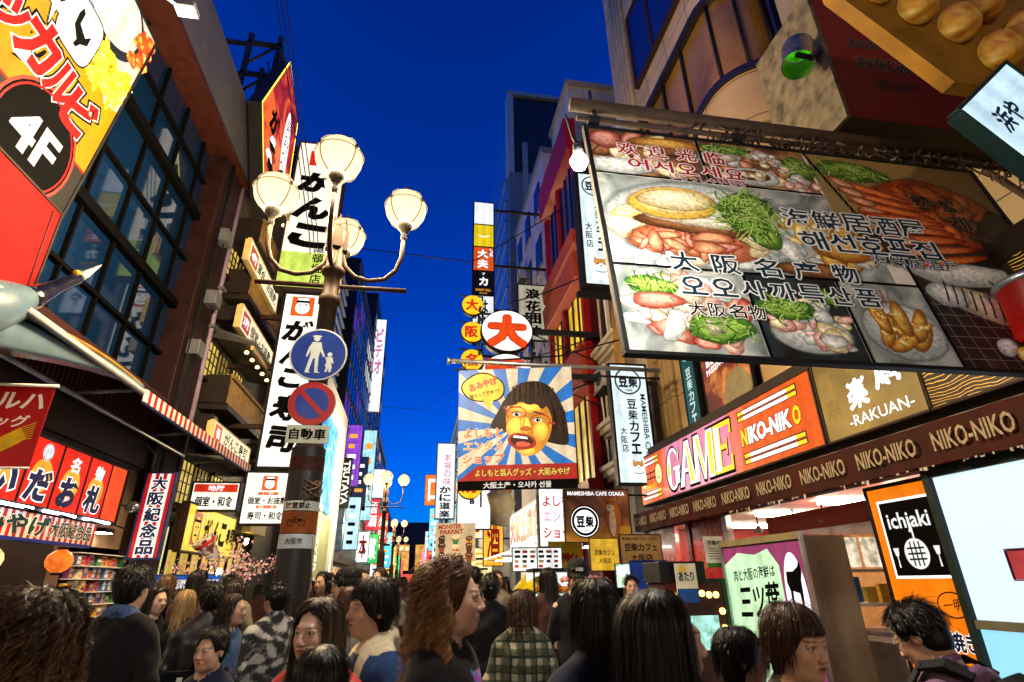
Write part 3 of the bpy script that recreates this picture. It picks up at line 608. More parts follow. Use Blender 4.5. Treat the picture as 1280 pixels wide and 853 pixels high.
b = MB(); b.box(4.65, 12, 18.65, 25.55, 19.3, 19.6, GREY); part(b, 'parapet', sb)
tt = empty('grey_tower', (4.5, 33, 0)); tag(tt, 'tall grey tower with a black meshed top and pale blue glass edge against the sky', 'building')
b = MB(); b.box(4.55, 14, 26.4, 42, 0, 24.8, Panel('tower_panel', '#6d7880', '#66717a', 2.5, 2.6, .012, (.08, .09, .1), .5, .2)).box(4.9, 14, 26.6, 42, 24.8, 31.3, Panel('black_mesh', '#17181c', '#131418', .35, .35, .02, (.03, .03, .03), .5, .5)); part(b, 'wall', tt)
b = MB(); b.box(4.5, 4.9, 26.4, 27.3, 24.8, 31.5, D('#8a949c', .5)).box(4.5, 4.9, 41, 42, 24.8, 31.5, D('#8a949c', .5)).box(4.5, 14, 26.35, 26.6, 31.3, 31.6, D('#7a858c', .5)); part(b, 'frame', tt)
b = MB(); b.box(4.42, 4.54, 27, 41, 8, 24.5, Glass('#9ad8ff', .08, .85)).box(4.82, 4.9, 27.3, 41, 24.9, 31.2, Glass('#9ad8ff', .08, .85)); part(b, 'glazing', tt)
b = MB()
for z in np.arange(8, 25, 1.5): b.box(4.38, 4.5, 27, 41, z-.06, z+.06, D('#5a666e', .5))
part(b, 'transom', tt)
b = MB(); b.box(5.4, 5.7, 26.1, 26.38, 18, 27, D('#707b82', .5)).box(6.3, 6.45, 26.2, 26.38, 15, 25, GREY).box(5.0, 6.8, 26.0, 26.38, 21.4, 21.6, GREY); part(b, 'service_duct', tt)
# far right
tower('pale_tower', 'pale blue clad tower with a long vertical restaurant sign', 3.4, 46, 62, 15.5, Panel('pale_blue_clad', '#8fb4c4', '#86aabc', 2.4, 1.3, .02, (.1, .15, .2)), -1, (3, 4), (6, None), Glass('#6a9ab0'), D('#9ab8c4', .5), None, 8)
tower('dark_block', 'narrow dark block beneath the orange roof sign', 3.2, 64, 84, 15, D('#152028', .6), -1, (5, 7), (4, None), None, GREY, [E('#60c8e8', .9, False, .3), E('#d05a30', .8, False, .3)], 9)
tower('dark_block', 'dim block farthest along the right side of the street', 3.4, 86, 118, 12, D('#18202a', .6), -1, (6, 5), (4, None), None, GREY, [E('#ffd080', .8, False, .3)], 10)
tower('end_block', 'dark blue block closing the far end of the street', -30, 118, 140, 12, D('#1a2740', .6), 1, (4, 4), (4, None), None, GREY, None, 11, deep=10)
ebk = empty('terminal_building', (0, 125, 0)); tag(ebk, 'distant building closing the vista with stacked lit panels', 'building')
b = MB(); b.box(-12, 12, 0, 8, 0, 13.5, D('#141c2c', .6)); b.build('wall', ebk)
for i, (x, z, w_, h_, c) in enumerate(((-2.5, 6.5, 3, 5, '#e0a050'), (1.5, 6.5, 2.4, 5, '#d89a48'), (-1.5, 2.2, 6, 2.2, '#f0503a'), (4.2, 3, 2.5, 3, '#e8e0f0'), (-6, 4, 2, 4, '#50c8e0'))):
    b = MB(); b.box(x-w_/2, x+w_/2, -.1, 0, z-h_/2, z+h_/2, E(c, 1.3, False, .4, 1.1)); b.build('lit_panel', ebk)

tower('street_block', 'unseen dark block added on the left side of the street behind the viewpoint', -4.6, -48, -4.5, 15, D('#2a2420', .6), 1, (10, 5), (5, None), None, GREY, [E('#ffd080', .8, False, .3)], 21)  # unseen continuation of the street, added to shut out blue sky light from behind
tower('street_block', 'unseen dark block added on the right side of the street behind the viewpoint', 4.9, -48, -6.5, 15, D('#2c2622', .6), -1, (10, 5), (5, None), None, GREY, [E('#ffd080', .8, False, .3)], 22)

def ac_unit(parent, x, y, z):
    b = MB(); b.box(x-.3, x, y-.4, y+.4, z, z+.6, D('#b8b4aa', .5, var=.3)).lathe([(.0, 0), (.22, 0), (.24, .02), (.24, .0)], (x-.3, y, z+.3), BLACK, 16, 'X')
    for k in range(5): b.box(x-.315, x-.301, y-.25, y+.25, z+.1+.1*k, z+.115+.1*k, GREY)
    b.box(x-.35, x+.1, y-.42, y+.42, z-.06, z-.01, STEEL).tube([(x-.1, y+.45, z+.1), (x-.05, y+.5, z-.6), (x, y+.5, z-2.2)], .03, WHITE, 6); part(b, 'air_conditioner', parent, .01)
for y, z in ((19.3, 12.4), (21.1, 9.6), (23.3, 15.2), (23.2, 12.4), (20.9, 6.6)): ac_unit(sb, 4.72, y, z)
for y, z in ((12.4, 9.3), (13.2, 6.2)): ac_unit(cb, 4.9, y, z)
for z in (16.2, 17.6): ac_unit(bl, 5.15, 16.6, z)
for y, z in ((10.9, 11.2), (10.95, 13.2)): ac_unit(rb, 5.4, y+.6, z)

# bright souvenir store behind the food stall
st_ = empty('souvenir_store', (4.6, 19, 0)); tag(st_, 'open fronted bright souvenir store beneath the red brush lettered fascia', 'shop front')
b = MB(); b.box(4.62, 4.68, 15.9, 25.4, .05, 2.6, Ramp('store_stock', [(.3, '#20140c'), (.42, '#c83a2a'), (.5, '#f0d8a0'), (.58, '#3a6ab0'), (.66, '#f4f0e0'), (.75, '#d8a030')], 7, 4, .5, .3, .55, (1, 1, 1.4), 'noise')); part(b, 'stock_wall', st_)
for y in (14.5, 16.8, 19.2, 21.6, 24): b = MB(); b.box(3.3, 4.4, y-.05, y+.05, 2.36, 2.4, E('#fff4e0', 40, True, 0)); part(b, 'tube_light', st_)
# ================================================================ SIGNS, LEFT SIDE
RED = E('#e01414', .9); REDT = E('#d81010', .9, False, 0); WF = E('#fffaf0', 1.5); WT = E('#ffffff', 1.3, False, 0); YF = E('#f2b80c', 1.0); NAVY = D('#161c4a', .5, var=.1)
CR = D('#c8281e', .5, var=.1)
# yellow fourth floor board, leaning out over the street
g = sign('lit_signboard', 'big yellow lit board with red katakana and a round 4F mark at top left', 'signboard', (-4.02, 3.62, 6.95), 4.6, 2.9, 'E', .3, BLACK, .04, None, tilt=R(6.5))
YF2 = E('#eaa50a', 1.0, True, .1)
g.rect(-2.3, -.84, 2.3, 1.45, YF2, 1).rect(-2.3, -1.45, 2.3, -.84, BLACK, 1).rect(-2.3, -.86, 2.3, -.83, RED, 2)
cream_e = E('#fff3dc', 1.1, False)
# bowl, meat and noodles on white in the upper right corner
g.poly([(2.3, 1.45), (.2, 1.45), (1.35, .75), (2.05, .05), (2.3, .15)], E('#e8e2d4', .85), 1.5)
meat = Ramp('glazed_meat', [(.3, '#3a0c04'), (.5, '#a83a10'), (.66, '#e8863a'), (.8, '#ffe0b0')], 9, 6, .35, .6, .9)
nood = Ramp('fried_noodle', [(.3, '#8a4a00'), (.5, '#e8a010'), (.7, '#ffe060')], 12, 5, .4, 2.5, .95)
for i in range(22): g.blob(.75+.9*rng.random(), .78+.5*rng.random()+.1*i/22, .13, .1, meat, 2, i, 16, .3)
g.ell(1.55, 1.05, .62, .5, D('#101820', .3), 2.2).ell(1.55, 1.1, .54, .42, E('#dfe6dc', .95, False, .3, 6), 2.6)
for i in range(16): g.blob(2.05+.25*rng.random(), .75+.6*rng.random(), .1, .09, meat, 3, 40+i, 14, .3)
for i in range(34): g.blob(1.62+.6*rng.random(), .12+.5*rng.random(), .14, .06, nood, 3, 80+i, 14, .35, rng.random()*3)
def bubble(g, u, v, a, b, mat, ed, layer, tail, wob=.02):
    pts = []
    for i in range(36):
        t = 2*math.pi*i/36; k = abs(math.cos(t))**.5*(1 if math.cos(t) > 0 else -1), abs(math.sin(t))**.5*(1 if math.sin(t) > 0 else -1)
        pts.append((u+a*k[0], v+b*k[1]))
    g.poly([(u+(x-u)*1.06, v+(y-v)*1.06) for x, y in pts], ed, layer).poly([(u+tail[0]-.02, v+tail[1]-.03), (u-a*.1, v-b*.7), (u+a*.5, v-b*.8)], ed, layer)
    g.poly(pts, mat, layer+.7).poly([(u+tail[0], v+tail[1]), (u-a*.0, v-b*.8), (u+a*.35, v-b*.85)], mat, layer+.7)
bubble(g, 1.3, .36, .3, .34, WF, BLACK, 3.2, (-.42, -.3)); bubble(g, .86, .5, .24, .3, WF, BLACK, 3.2, (.1, -.5))
ck = [(-.12, .1), (-.1, .2), (-.05, .17), (-.04, .02), (.1, -.04), (.16, .05), (.17, -.08), (.08, -.16), (.05, -.24), (.0, -.24), (.01, -.16), (-.1, -.06)]
g.poly([(1.3+x, .38+y) for x, y in ck], INK, 5)
pg = [(-.12, .1), (-.06, .12), (-.02, .18), (.02, .1), (.08, .02), (.12, -.12), (.08, -.2), (.05, -.12), (-.04, -.12), (-.06, -.2), (-.1, -.12), (-.14, .0)]
g.poly([(.86+x, .5+y) for x, y in pg], INK, 5)
wte = E('#fff8ec', 1.1, False, 0)
for ch, u, v, s_, rt in (('ビ', 1.84, -.36, .56, 0), ('ル', 1.46, -.32, .5, 0), ('カ', 1.02, -.26, .6, 0), ('ッ', .62, -.32, .4, 0), ('コ', .26, -.1, .62, 0), ('ロ', -.4, -.1, .6, 0), ('チ', -1.0, -.2, .6, 0)):
    g.text(ch, u, v, s_*.85, s_, E('#d0140f', 1.0, False, 0), 3, .05, 0, .12, [(.03, wte), (.045, INK)])
g.ell(1.52, -1.06, .62, .62, E('#ff5038', 1.2, False, 0), 3).ell(1.52, -1.06, .585, .585, INK, 3.6).ring(1.52, -1.06, .56, .56, .025, REDT, 4)
g.text('4F', 1.52, -1.06, .68, .46, wte, 4.4, .03); g.text('フロア', .45, -1.14, .7, .3, wte, 3, .02)
done(g)
# red lower board
g = sign('red_signboard', 'plain glossy red board beneath the yellow 4F board', 'signboard', (-4.14, 3.62, 4.82), 4.46, 1.3, 'E', .25, DKBROWN, .03, D('#7a0606', .9, var=.12)); done(g)
# bracket flood lamp
fl = empty('flood_lamp', (-3.3, 5.42, 8.45)); tag(fl, 'white flood lamp on a thin arm above the yellow board', 'lamp')
b = MB(); b.tube([(0, 0, 0), (-.35, -.35, -.02), (-.9, -.9, -.25)], .025, ALU); b.build('arm', fl)
b = MB(); b.box(-.13, .13, -.1, .1, .0, .09, ALU); b.build('housing', fl, None, .01)
b = MB(); b.box(-.11, .11, -.08, .08, -.006, -.001, E('#d8ffff', 14, True, 0)); b.build('lens', fl)
ld = bpy.data.lights.new('flood', 'SPOT'); ld.energy = 18; ld.color = (.85, 1, 1); ld.spot_size = R(120); ld.shadow_soft_size = .1
lo = bpy.data.objects.new('flood_light', ld); col.objects.link(lo); lo.location = (-3.3, 5.4, 8.4); lo.rotation_euler = Vector((-.8, -1.2, -1.3)).to_track_quat('-Z', 'Y').to_euler()

# crane sculpture with spread wing
cr = empty('crane_sculpture', (-3.8, 5.22, 3.72)); tag(cr, 'large white crane sculpture with black neck flying above the drugstore banner', 'sculpture')
pearl = D('#566e7c', .3, var=.15, coat=.4); gold = D('#b08a3a', .35, .5)
b = MB(); b.tube([(-.1, -2.2, -.3), (-.08, -1.4, -.22), (-.04, -.8, -.08), (.0, -.35, .1), (.0, -.05, .3), (0, .1, .42), (0, .2, .48)], [.04, .16, .25, .27, .2, .13, .08], pearl, 20); b.build('body', cr)
b = MB(); b.tube([(.0, .06, .4), (.0, .22, .5), (.0, .42, .7), (.0, .6, .88), (.0, .7, .97), (.0, .78, 1.06)], [.13, .115, .08, .066, .068, .035], D('#0c0c0e', .2, coat=.8), 16); b.build('neck', cr)
b = MB(); b.tube([(0, .74, 1.02), (0, .84, 1.13), (0, 1.03, 1.36)], [.05, .042, .006], D('#9fb2b6', .25, .3), 12); b.build('beak', cr)
b = MB(); b.lathe([(.0, .04), (.03, .025), (.04, 0), (.02, -.02)], (.0, .68, 1.04), D('#c89a2a', .4), 10); b.build('crown_patch', cr)
def wing(sx):
    q = MB(); n = 24; vs = []
    for i in range(n+1):
        t = i/n; y = -.5+2.8*t if sx > 0 else -.6-.6*t; x = .05*sx+.1*t if sx > 0 else -.2-1.1*t
        zt = .1+.2*t+.12*math.sin(t*3.1) if sx > 0 else .1+.3*t; ch = (.36*(1-t**1.6)+.03)
        for dz, dx in ((0, 0), (-.3*ch, .045), (-.75*ch, .05), (-ch, .0), (-.6*ch, -.05), (-.2*ch, -.04)): vs.append((x+dx, y+.25*abs(dz), zt+dz))
    m = 6; f = [(i*m+j, i*m+(j+1) % m, (i+1)*m+(j+1) % m, (i+1)*m+j) for i in range(n) for j in range(m)]+[tuple(range(m)), tuple(n*m+k for k in range(m-1, -1, -1))]
    q.add(vs, f, pearl, True); q.tube([Vector(vs[i*m])+Vector((.01, 0, .008)) for i in range(n+1)], .022, gold, 6)
    return q.build('wing', cr)
wing(1); wing(-1)
for p_, q_ in (((0, .1, .3), (0, .05, 1.4)), ((-.1, -.8, .0), (-.34, -.8, 1.2))): b = MB(); b.tube([p_, q_], .006, BLACK, 5); b.build('suspension_wire', cr)

# drugstore banner
g = sign('hanging_banner', 'red drugstore banner with white katakana and a yellow brush stroke at left edge', 'banner', (-4.05, 5.8, 3.03), .95, .78, 'S', .012, D('#8f1010', .6), 0, D('#a81212', .6, var=.12), bevel=0)
wp = D('#efe9e0', .6, var=.05)
g.text('ツルハ', .12, .24, .64, .17, wp, 2, .03, 0, .1); g.text('ドラッグ', .06, .04, .58, .12, wp, 2, .02, 0, .1)
g.poly([(-.475, -.36), (-.2, -.22), (.1, -.16), (.3, -.02), (.34, -.07), (.38, -.12), (.33, -.17), (.2, -.26), (-.05, -.33), (-.3, -.39)], D('#d8b020', .6), 2).poly([(-.475, -.39), (-.1, -.3), (.05, -.24), (.0, -.32), (-.25, -.39)], wp, 2.6)
for i in range(7): g.line([(.3, -.03-.02*i), (.42, .03-.025*i)], .008, D('#d8b020', .6), 2)
o = done(g); q = MB(); q.tube([(-.5, .0, .4), (.5, .0, .4)], .018, WHITE).tube([(-.48, 0, -.4), (.48, 0, -.4)], .012, WHITE); q.build('rod', g.root)

# red lightbox row of brush lettered panels
g = sign('light_box_row', 'row of glowing red panels with brush lettering above the striped souvenir sign', 'light box', (-4.3, 7.2, 2.83), 3.9, .74, 'E', .25, BLACK, .035)
e0 = [-1.95, -1.42, -.84, -.26, .32, .93, 1.5, 1.95]
for i, (a, b_) in enumerate(zip(e0, e0[1:])):
    g.rect(a+.02, -.37, b_-.025, .37, E('#e8200c' if i < 6 else '#ff4a10', 1.15, True, .3, 2.4), 1)
for i, (ch, big) in enumerate((('は', ''), ('ち', ''), ('な', ''), ('い', ''), ('だ', ''), ('お', '名'), )):
    pass
for ch, k, sm in (('う', 0, ''), ('ま', 1, ''), ('い', 2, ''), ('だ', 3, '@'), ('お', 4, '名'), ('札', 5, '物')):
    u = (e0[k]+e0[k+1])/2; g.ell(u, -.03, .19, .19, E('#f0b030', 1.0, False, .2), 1.6)
    g.text(ch, u, -.14, .42, .36, NAVY, 3, .055, 0, .12, [(.04, WT)])
    if sm == '@': g.ell(u, .24, .1, .1, WT, 2).ring(u, .24, .095, .095, .012, NAVY, 3); g.text('はな', u, .26, .12, .06, NAVY, 3, .02); g.text('だこ', u, .2, .12, .06, NAVY, 3, .02)
    elif sm: g.text(sm, u, .2, .22, .19, WT, 3, .035, 0, .1)
done(g)
t = empty('fluorescent_row', (-4.2, 7.2, 2.42)); tag(t, 'white fluorescent tubes between the red panels and the striped souvenir sign', 'lamp')
for i in range(4):
    b = MB(); b.tube([(0, -1.6+i*.85, 0), (0, -.95+i*.85, 0)], .016, E('#eaf4ff', 14, True, 0), 8); b.build('tube', t)
b = MB(); b.box(-.12, -.02, -1.75, 1.75, -.02, .04, BLACK)
for i in range(6): b.tube([(-.1, -1.7+i*.66, .03), (.12, -1.45+i*.66, -.05)], .01, BLACK, 5)
b.build('rail', t)
g = sign('striped_sign', 'red and white striped souvenir sign with green black lettering under the red panels', 'sign', (-4.25, 6.95, 2.235), 3.3, .3, 'E', .1, NAVY, .0, D('#d8d0c6', .6))
for i in range(28): g.rect(-1.65+i*.12, -.15, -1.65+i*.12+.06, .15, D('#b01c1c', .6), 1.5)
g.rect(-1.65, -.15, 1.65, -.115, D('#1a2a80', .5), 2.2)
dk = D('#123028', .5)
g.text('おみやげ', -.12, .02, 1.5, .22, dk, 3.2, .04, 0, .15, [(.03, WHITE)]); g.text('大阪紀念品', 1.1, .02, .92, .19, dk, 3.2, .03, 0, .1, [(.03, WHITE)]); done(g)
# vertical souvenir sign
g = sign('vertical_sign', 'vertical red and white striped sign with five navy characters beside the souvenir shop', 'sign', (-4.13, 9.9, 2.66), .4, 1.28, 'S', .14, D('#1b2454', .5), .03, E('#f4ece2', .95))
for i in range(4): g.rect(-.2+.115*i, -.64, -.2+.115*i+.055, .64, E('#c4141c', .85, False), 1.5)
g.vtext('大阪紀念品', 0, .61, -.61, .25, NAVY, 3.5, .045, [(.04, WT)]); done(g)
b = MB(); b.tube([(-.2, .07, .66), (-.2, .07, .95), (-.4, .07, 1.15)], .02, GREY); b.build('bracket', g.root)
t = empty('convex_mirror', (-4.25, 9.45, 2.72)); tag(t, 'small oval security mirror at the right end of the red panels', 'mirror')
b = MB(); b.lathe([(0, .03), (.06, .022), (.1, 0), (.1, -.02), (0, -.02)], (0, 0, 0), D('#b8c0c0', .1, .9), 16, 'Y', 1, .8); b.build('mirror_glass', t); b = MB(); b.tube([(0, 0, 0), (-.3, .1, .05)], .012, BLACK); b.build('arm', t)
t = empty('wall_lamp', (-4.45, 9.2, 2.33)); tag(t, 'small flood light throwing a warm patch on the cream wall by the vertical sign', 'lamp')
b = MB(); b.box(-.1, .1, -.14, .14, 0, .06, BLACK); b.build('housing', t, None, .01); b = MB(); b.box(-.08, .08, -.12, .12, -.008, -.002, E('#fff2d0', 60, True, 0)); b.build('lens', t)

# restaurant signs
FACE = D('#1c1512', .5)
def chef(g, u, v, s, bgm, layer=2):
    """orange square with a simple generic cook's head"""
    g.rect(u-s, v-s, u+s, v+s, bgm, layer).blob(u, v-.1*s, .62*s, .72*s, WT, layer+1, 3, 26, .06)
    g.rect(u-.6*s, v+.38*s, u+.6*s, v+.62*s, INK, layer+2).rect(u-.5*s, v+.62*s, u+.5*s, v+.86*s, WT, layer+2)
    g.ell(u-.26*s, v+.1*s, .1*s, .05*s, INK, layer+2, 10).ell(u+.26*s, v+.1*s, .1*s, .05*s, INK, layer+2, 10).line([(u-.42*s, v+.22*s), (u-.12*s, v+.26*s)], .07*s, INK, layer+2).line([(u+.42*s, v+.22*s), (u+.12*s, v+.26*s)], .07*s, INK, layer+2)
    g.line([(u, v+.05*s), (u-.07*s, v-.18*s), (u+.08*s, v-.18*s)], .05*s, INK, layer+2).line([(u-.28*s, v-.42*s), (u, v-.5*s), (u+.28*s, v-.42*s)], .07*s, INK, layer+2)
ORG = E('#e8621a', 1.0, False, .1)
g = sign('vertical_light_box', 'upper tall white lit sign with black brush hiragana and green foot behind the globes', 'light box', (-3.05, 12.4, 10.5), 1.22, 4.5, 'S', .5, DKBROWN, .05, E('#fff6e2', 1.45, True, .1))
g.rect(-.61, -2.25, .61, -1.25, E('#c8e060', 1.15, True, .2), 1.4); g.rect(-.3, 1.5, .25, 2.0, E('#e02a14', 1.0, False), 2)
for ch, v in (('が', .95), ('ん', .1), ('こ', -.75)): g.text(ch, -.02, v, .95, .72, INK, 3, .075, R(-6), .15)
g.vtext('道頓堀店', .28, -.95, -2.15, .27, INK, 3, .02); done(g)
for i in range(9): pass
g = sign('vertical_light_box', 'lower tall white lit sign with brush lettering and orange portrait, left of road signs', 'light box', (-3.02, 12.6, 6.05), .8, 4.2, 'S', .45, BLACK, .05, E('#fffaf0', 1.6, True, .06))
chef(g, .02, 1.78, .26, ORG)
for ch, v, s_ in (('が', 1.13, .62), ('ん', .5, .56), ('こ', -.08, .5), ('寿', -.78, .66), ('司', -1.5, .62)): g.text(ch, .0, v, s_, s_*.95, INK, 3, .06, R(-5), .15)
g.line([(-.4, .25), (.4, .25)], .008, D('#888', .5), 2); done(g)
for z in (1.5, .2, -1.2): b = MB(); b.box(-1.6, -.41, .1, .2, z-.05, z+.05, DKBROWN); b.build('bracket', g.root)
g = sign('light_box', 'square white lit sign listing private rooms and sushi under the lower tall sign', 'light box', (-3.08, 12.5, 3.28), .93, 1.02, 'S', .35, BLACK, .04, E('#fff8ea', 1.5, True, .06))
chef(g, .0, .3, .15, ORG); g.rect(-.2, .055, .2, .115, ORG, 2); g.text('3・4階', 0, .085, .22, .045, WT, 3, .01); g.text('個室・お座敷', 0, -.06, .78, .15, INK, 3, .03)
g.rect(-.2, -.215, .2, -.155, ORG, 2); g.text('地階・1・2階', 0, -.185, .3, .045, WT, 3, .01); g.text('寿司・和食', 0, -.36, .7, .16, INK, 3, .03); done(g)
g = sign('light_box', 'small white lit sign with a red header for the basement restaurant, half turned', 'light box', (-3.92, 11.9, 3.22), .84, .5, 'S', .3, BLACK, .035, E('#fff8ea', 1.4))
g.rect(-.4, .08, .4, .23, E('#e0301a', 1, False), 2); g.text('地階', 0, .155, .3, .11, WT, 3, .02); g.text('個室・和食', 0, -.1, .7, .2, INK, 3, .035); done(g)
g = sign('yellow_light_box', 'yellow lit sign with a red portrait panel above the cherry blossom branches', 'light box', (-4.2, 13.0, 2.63), 3.0, .82, 'E', .2, DKBROWN, .04, E('#f4cc2c', 1.2, True, .2))
g.rect(-1.15, -.3, -.7, .3, E('#c03014', .8, False), 2).blob(-.92, -.02, .17, .24, E('#f4cc2c', 1, False), 3, 2, 20, .08).ell(-.98, .03, .03, .02, INK, 4, 8).ell(-.86, .03, .03, .02, INK, 4, 8).line([(-1.0, -.12), (-.85, -.12)], .03, INK, 4).rect(-1.08, .12, -.76, .17, INK, 4)
for ch, u in (('が', -.3), ('ん', .22), ('こ', .68), ('寿', 1.08), ('司', 1.36)): g.text(ch, u, 0, .42 if u < .9 else .27, .5 if u < .9 else .36, INK, 3, .06, 0, .15)
done(g)
for z, fl_, st, ln, y in ((8.28, '4階', '宴会・お座敷', 2.6, 12.15), (6.82, '3階', '個室・お座敷', 2.7, 12.5)):
    g = sign('plaque_light', 'cream lit plaque marked %s floor on the balcony front of the timber restaurant' % ('fourth' if z > 8 else 'third'), 'light box', (-3.86, y, z), ln, .52, 'E', .12, D('#c8b070', .5), .02, E('#f8eac0', 1.15))
    g.rect(-ln/2+.12, -.2, -ln/2+.66, .2, E('#c8301c', .9, False), 2); g.text(fl_, -ln/2+.39, 0, .42, .24, WT, 3, .02); g.text(st, .3, 0, ln*.66, .3, INK, 3, .025, 0, .15); done(g)
g = sign('plaque_light', 'slanting cream plaque with orange mark just above the far end of the striped awning', 'light box', (-3.86, 12.15, 4.3), 2.5, .36, 'E', .12, D('#c8b070', .5), .02, E('#f8eac0', 1.15))
g.rect(-1.15, -.15, -.75, .15, ORG, 2); g.text('個', -.95, 0, .2, .2, WT, 3, .02); g.text('がんこ寿司', .25, 0, 1.6, .26, INK, 3, .02, 0, .2); done(g)
# crest sign (six sided) on the roof
t = empty('crest_sign', (-3.9, 11.4, 11.9)); tag(t, 'tall six sided orange crest sign outlined in yellow neon on the restaurant roof', 'sign')
hexp = [(-1.5, -1.55), (-.1, -2.0), (1.35, -.3), (1.12, 1.7), (-.7, 2.6), (-1.5, .1)]
hexp = [(-1.55, -.1), (-.15, -2.0), (1.4, -.6), (1.15, 1.75), (-.55, 2.55), (-1.1, 1.2)]
hexp = [(-1.5, -.35), (-.2, -2.05), (1.35, -.2), (1.15, 1.75), (-.35, 2.3)]
b = MB(); b.prism(hexp, -.3, BLACK, 'X', -.0); b.build('case', t)
g = G(); g.poly([(u*.97, v*.97) for u, v in hexp], Ramp('crest_fire', [(.25, '#2a0a04'), (.45, '#a82408'), (.62, '#f06a14'), (.8, '#3a0c04')], .9, 4, .4, 1.5, .9), 1)
for a, c in zip(hexp, hexp[1:]+hexp[:1]): g.line([a, c], .05, E('#ffe040', 3, False, 0), 3)
g.blob(.55, .15, .3, 1.1, WT, 3, 5, 30, .1, .1); 
for v in (.7, .45, .2, -.1, -.4): g.line([(.38, v), (.5, v+.08), (.72, v-.02)], .05, INK, 5)
for v in (1.0, .9, .8): g.line([(.35, v), (.8, v+.15)], .04, NAVY, 5)
g.ell(.45, .35, .06, .04, INK, 5, 10).ell(.68, .35, .06, .04, INK, 5, 10)
for i in range(6): g.blob(-.45+.35*rng.random(), -.5-.25*i*.6, .22, .16, (WT, INK, CR)[i % 3], 3, i, 16, .35)
g.text('が', -.5, .0, .7, .8, INK, 4, .06, 0, .1); o = g.finish('sign_face', t); o.rotation_euler = (0, 0, R(90)); o.location = (.004, 0, 0)
# blossom, welcome sign
t = empty('cherry_branch', (-3.6, 11.9, 1.8)); tag(t, 'pink cherry blossom branches glowing over the crowd below the yellow sign', 'decoration')
b = MB(); barkm = D('#2a1c14', .8); tips = []
for i in range(16):
    x0 = Vector((-.5+.1*i*.6, 0, -.25+.02*i)); p = [x0]; d = Vector((rng.uniform(-.2, 1), rng.uniform(-.5, .5), rng.uniform(-.1, .5)))
    for k in range(5): d = d+Vector((rng.uniform(-.4, .4), rng.uniform(-.4, .4), rng.uniform(-.3, .25))); p.append(p[-1]+d.normalized()*.15); tips.append(p[-1])
    b.tube(p, [.012, .01, .008, .006, .005, .003], barkm, 5)
b.tube([(-.2, 0, -1.8), (-.2, 0, -.2)], .02, barkm, 6); b.build('branch', t)
b = MB(); pk = [D('#f0c4c8', .6), D('#e8a8b0', .6), D('#fbe6e2', .6)]
for q in tips:
    for k in range(16):
        c = q+Vector((rng.gauss(0, .085), rng.gauss(0, .085), rng.gauss(0, .06))); n = Vector((rng.gauss(0, 1), rng.gauss(0, 1)-.8, rng.gauss(0, 1))).normalized(); a = n.orthogonal().normalized(); e = n.cross(a); s_ = rng.uniform(.02, .036); m = rng.choice(pk)
        pts = [c]+[c+(a*math.cos(w_)+e*math.sin(w_))*s_*(1 if j % 2 else .55)+n*.006 for j, w_ in enumerate([2*math.pi*j/10 for j in range(10)])]
        b.add(pts, [(0, 1+j, 1+(j+1) % 10) for j in range(10)], m)
b.build('blossom', t)
b = MB(); b.lathe([(0, -.05), (.05, -.02), (.05, .03), (0, .06)], (.05, -.1, .0), E('#fff0d8', 50, True, 0), 10); b.build('bulb', t)
g = sign('welcome_board', 'blue bordered striped welcome board above heads below the blossom', 'sign', (-3.85, 11.2, 1.62), 1.0, .3, 'S', .05, D('#1a4a9a', .5), .03, E('#f0ece6', .9))
for i in range(9): g.rect(-.5+i*.115, -.15, -.5+i*.115+.04, .08, E('#d07070', .7, False), 1.5)
g.rect(-.5, .09, .5, .15, E('#2060c0', .8, False), 2); g.text('热烈欢迎', -.1, -.02, .5, .14, NAVY, 3, .03, 0, 0, [(.03, WT)]); done(g)
t = empty('bowl_model', (-3.75, 11.6, 2.25)); tag(t, 'tilted oversized noodle cup model hanging beside the yellow sign', 'decoration')
b = MB(); b.lathe([(0, -.2), (.1, -.2), (.19, .18), (.2, .2), (.17, .2), (0, .15)], (0, 0, 0), Ramp('cup_print', [(.3, '#e8e4da'), (.5, '#e8e4da'), (.56, '#8a2a1a'), (.7, '#3a3a2a')], 5, 2, .5, .5), 20); b.lathe([(.191, .1), (.196, .15)], (0, 0, 0), CR, 20); o = b.build('cup', t); o.rotation_euler = (R(25), R(-35), 0)

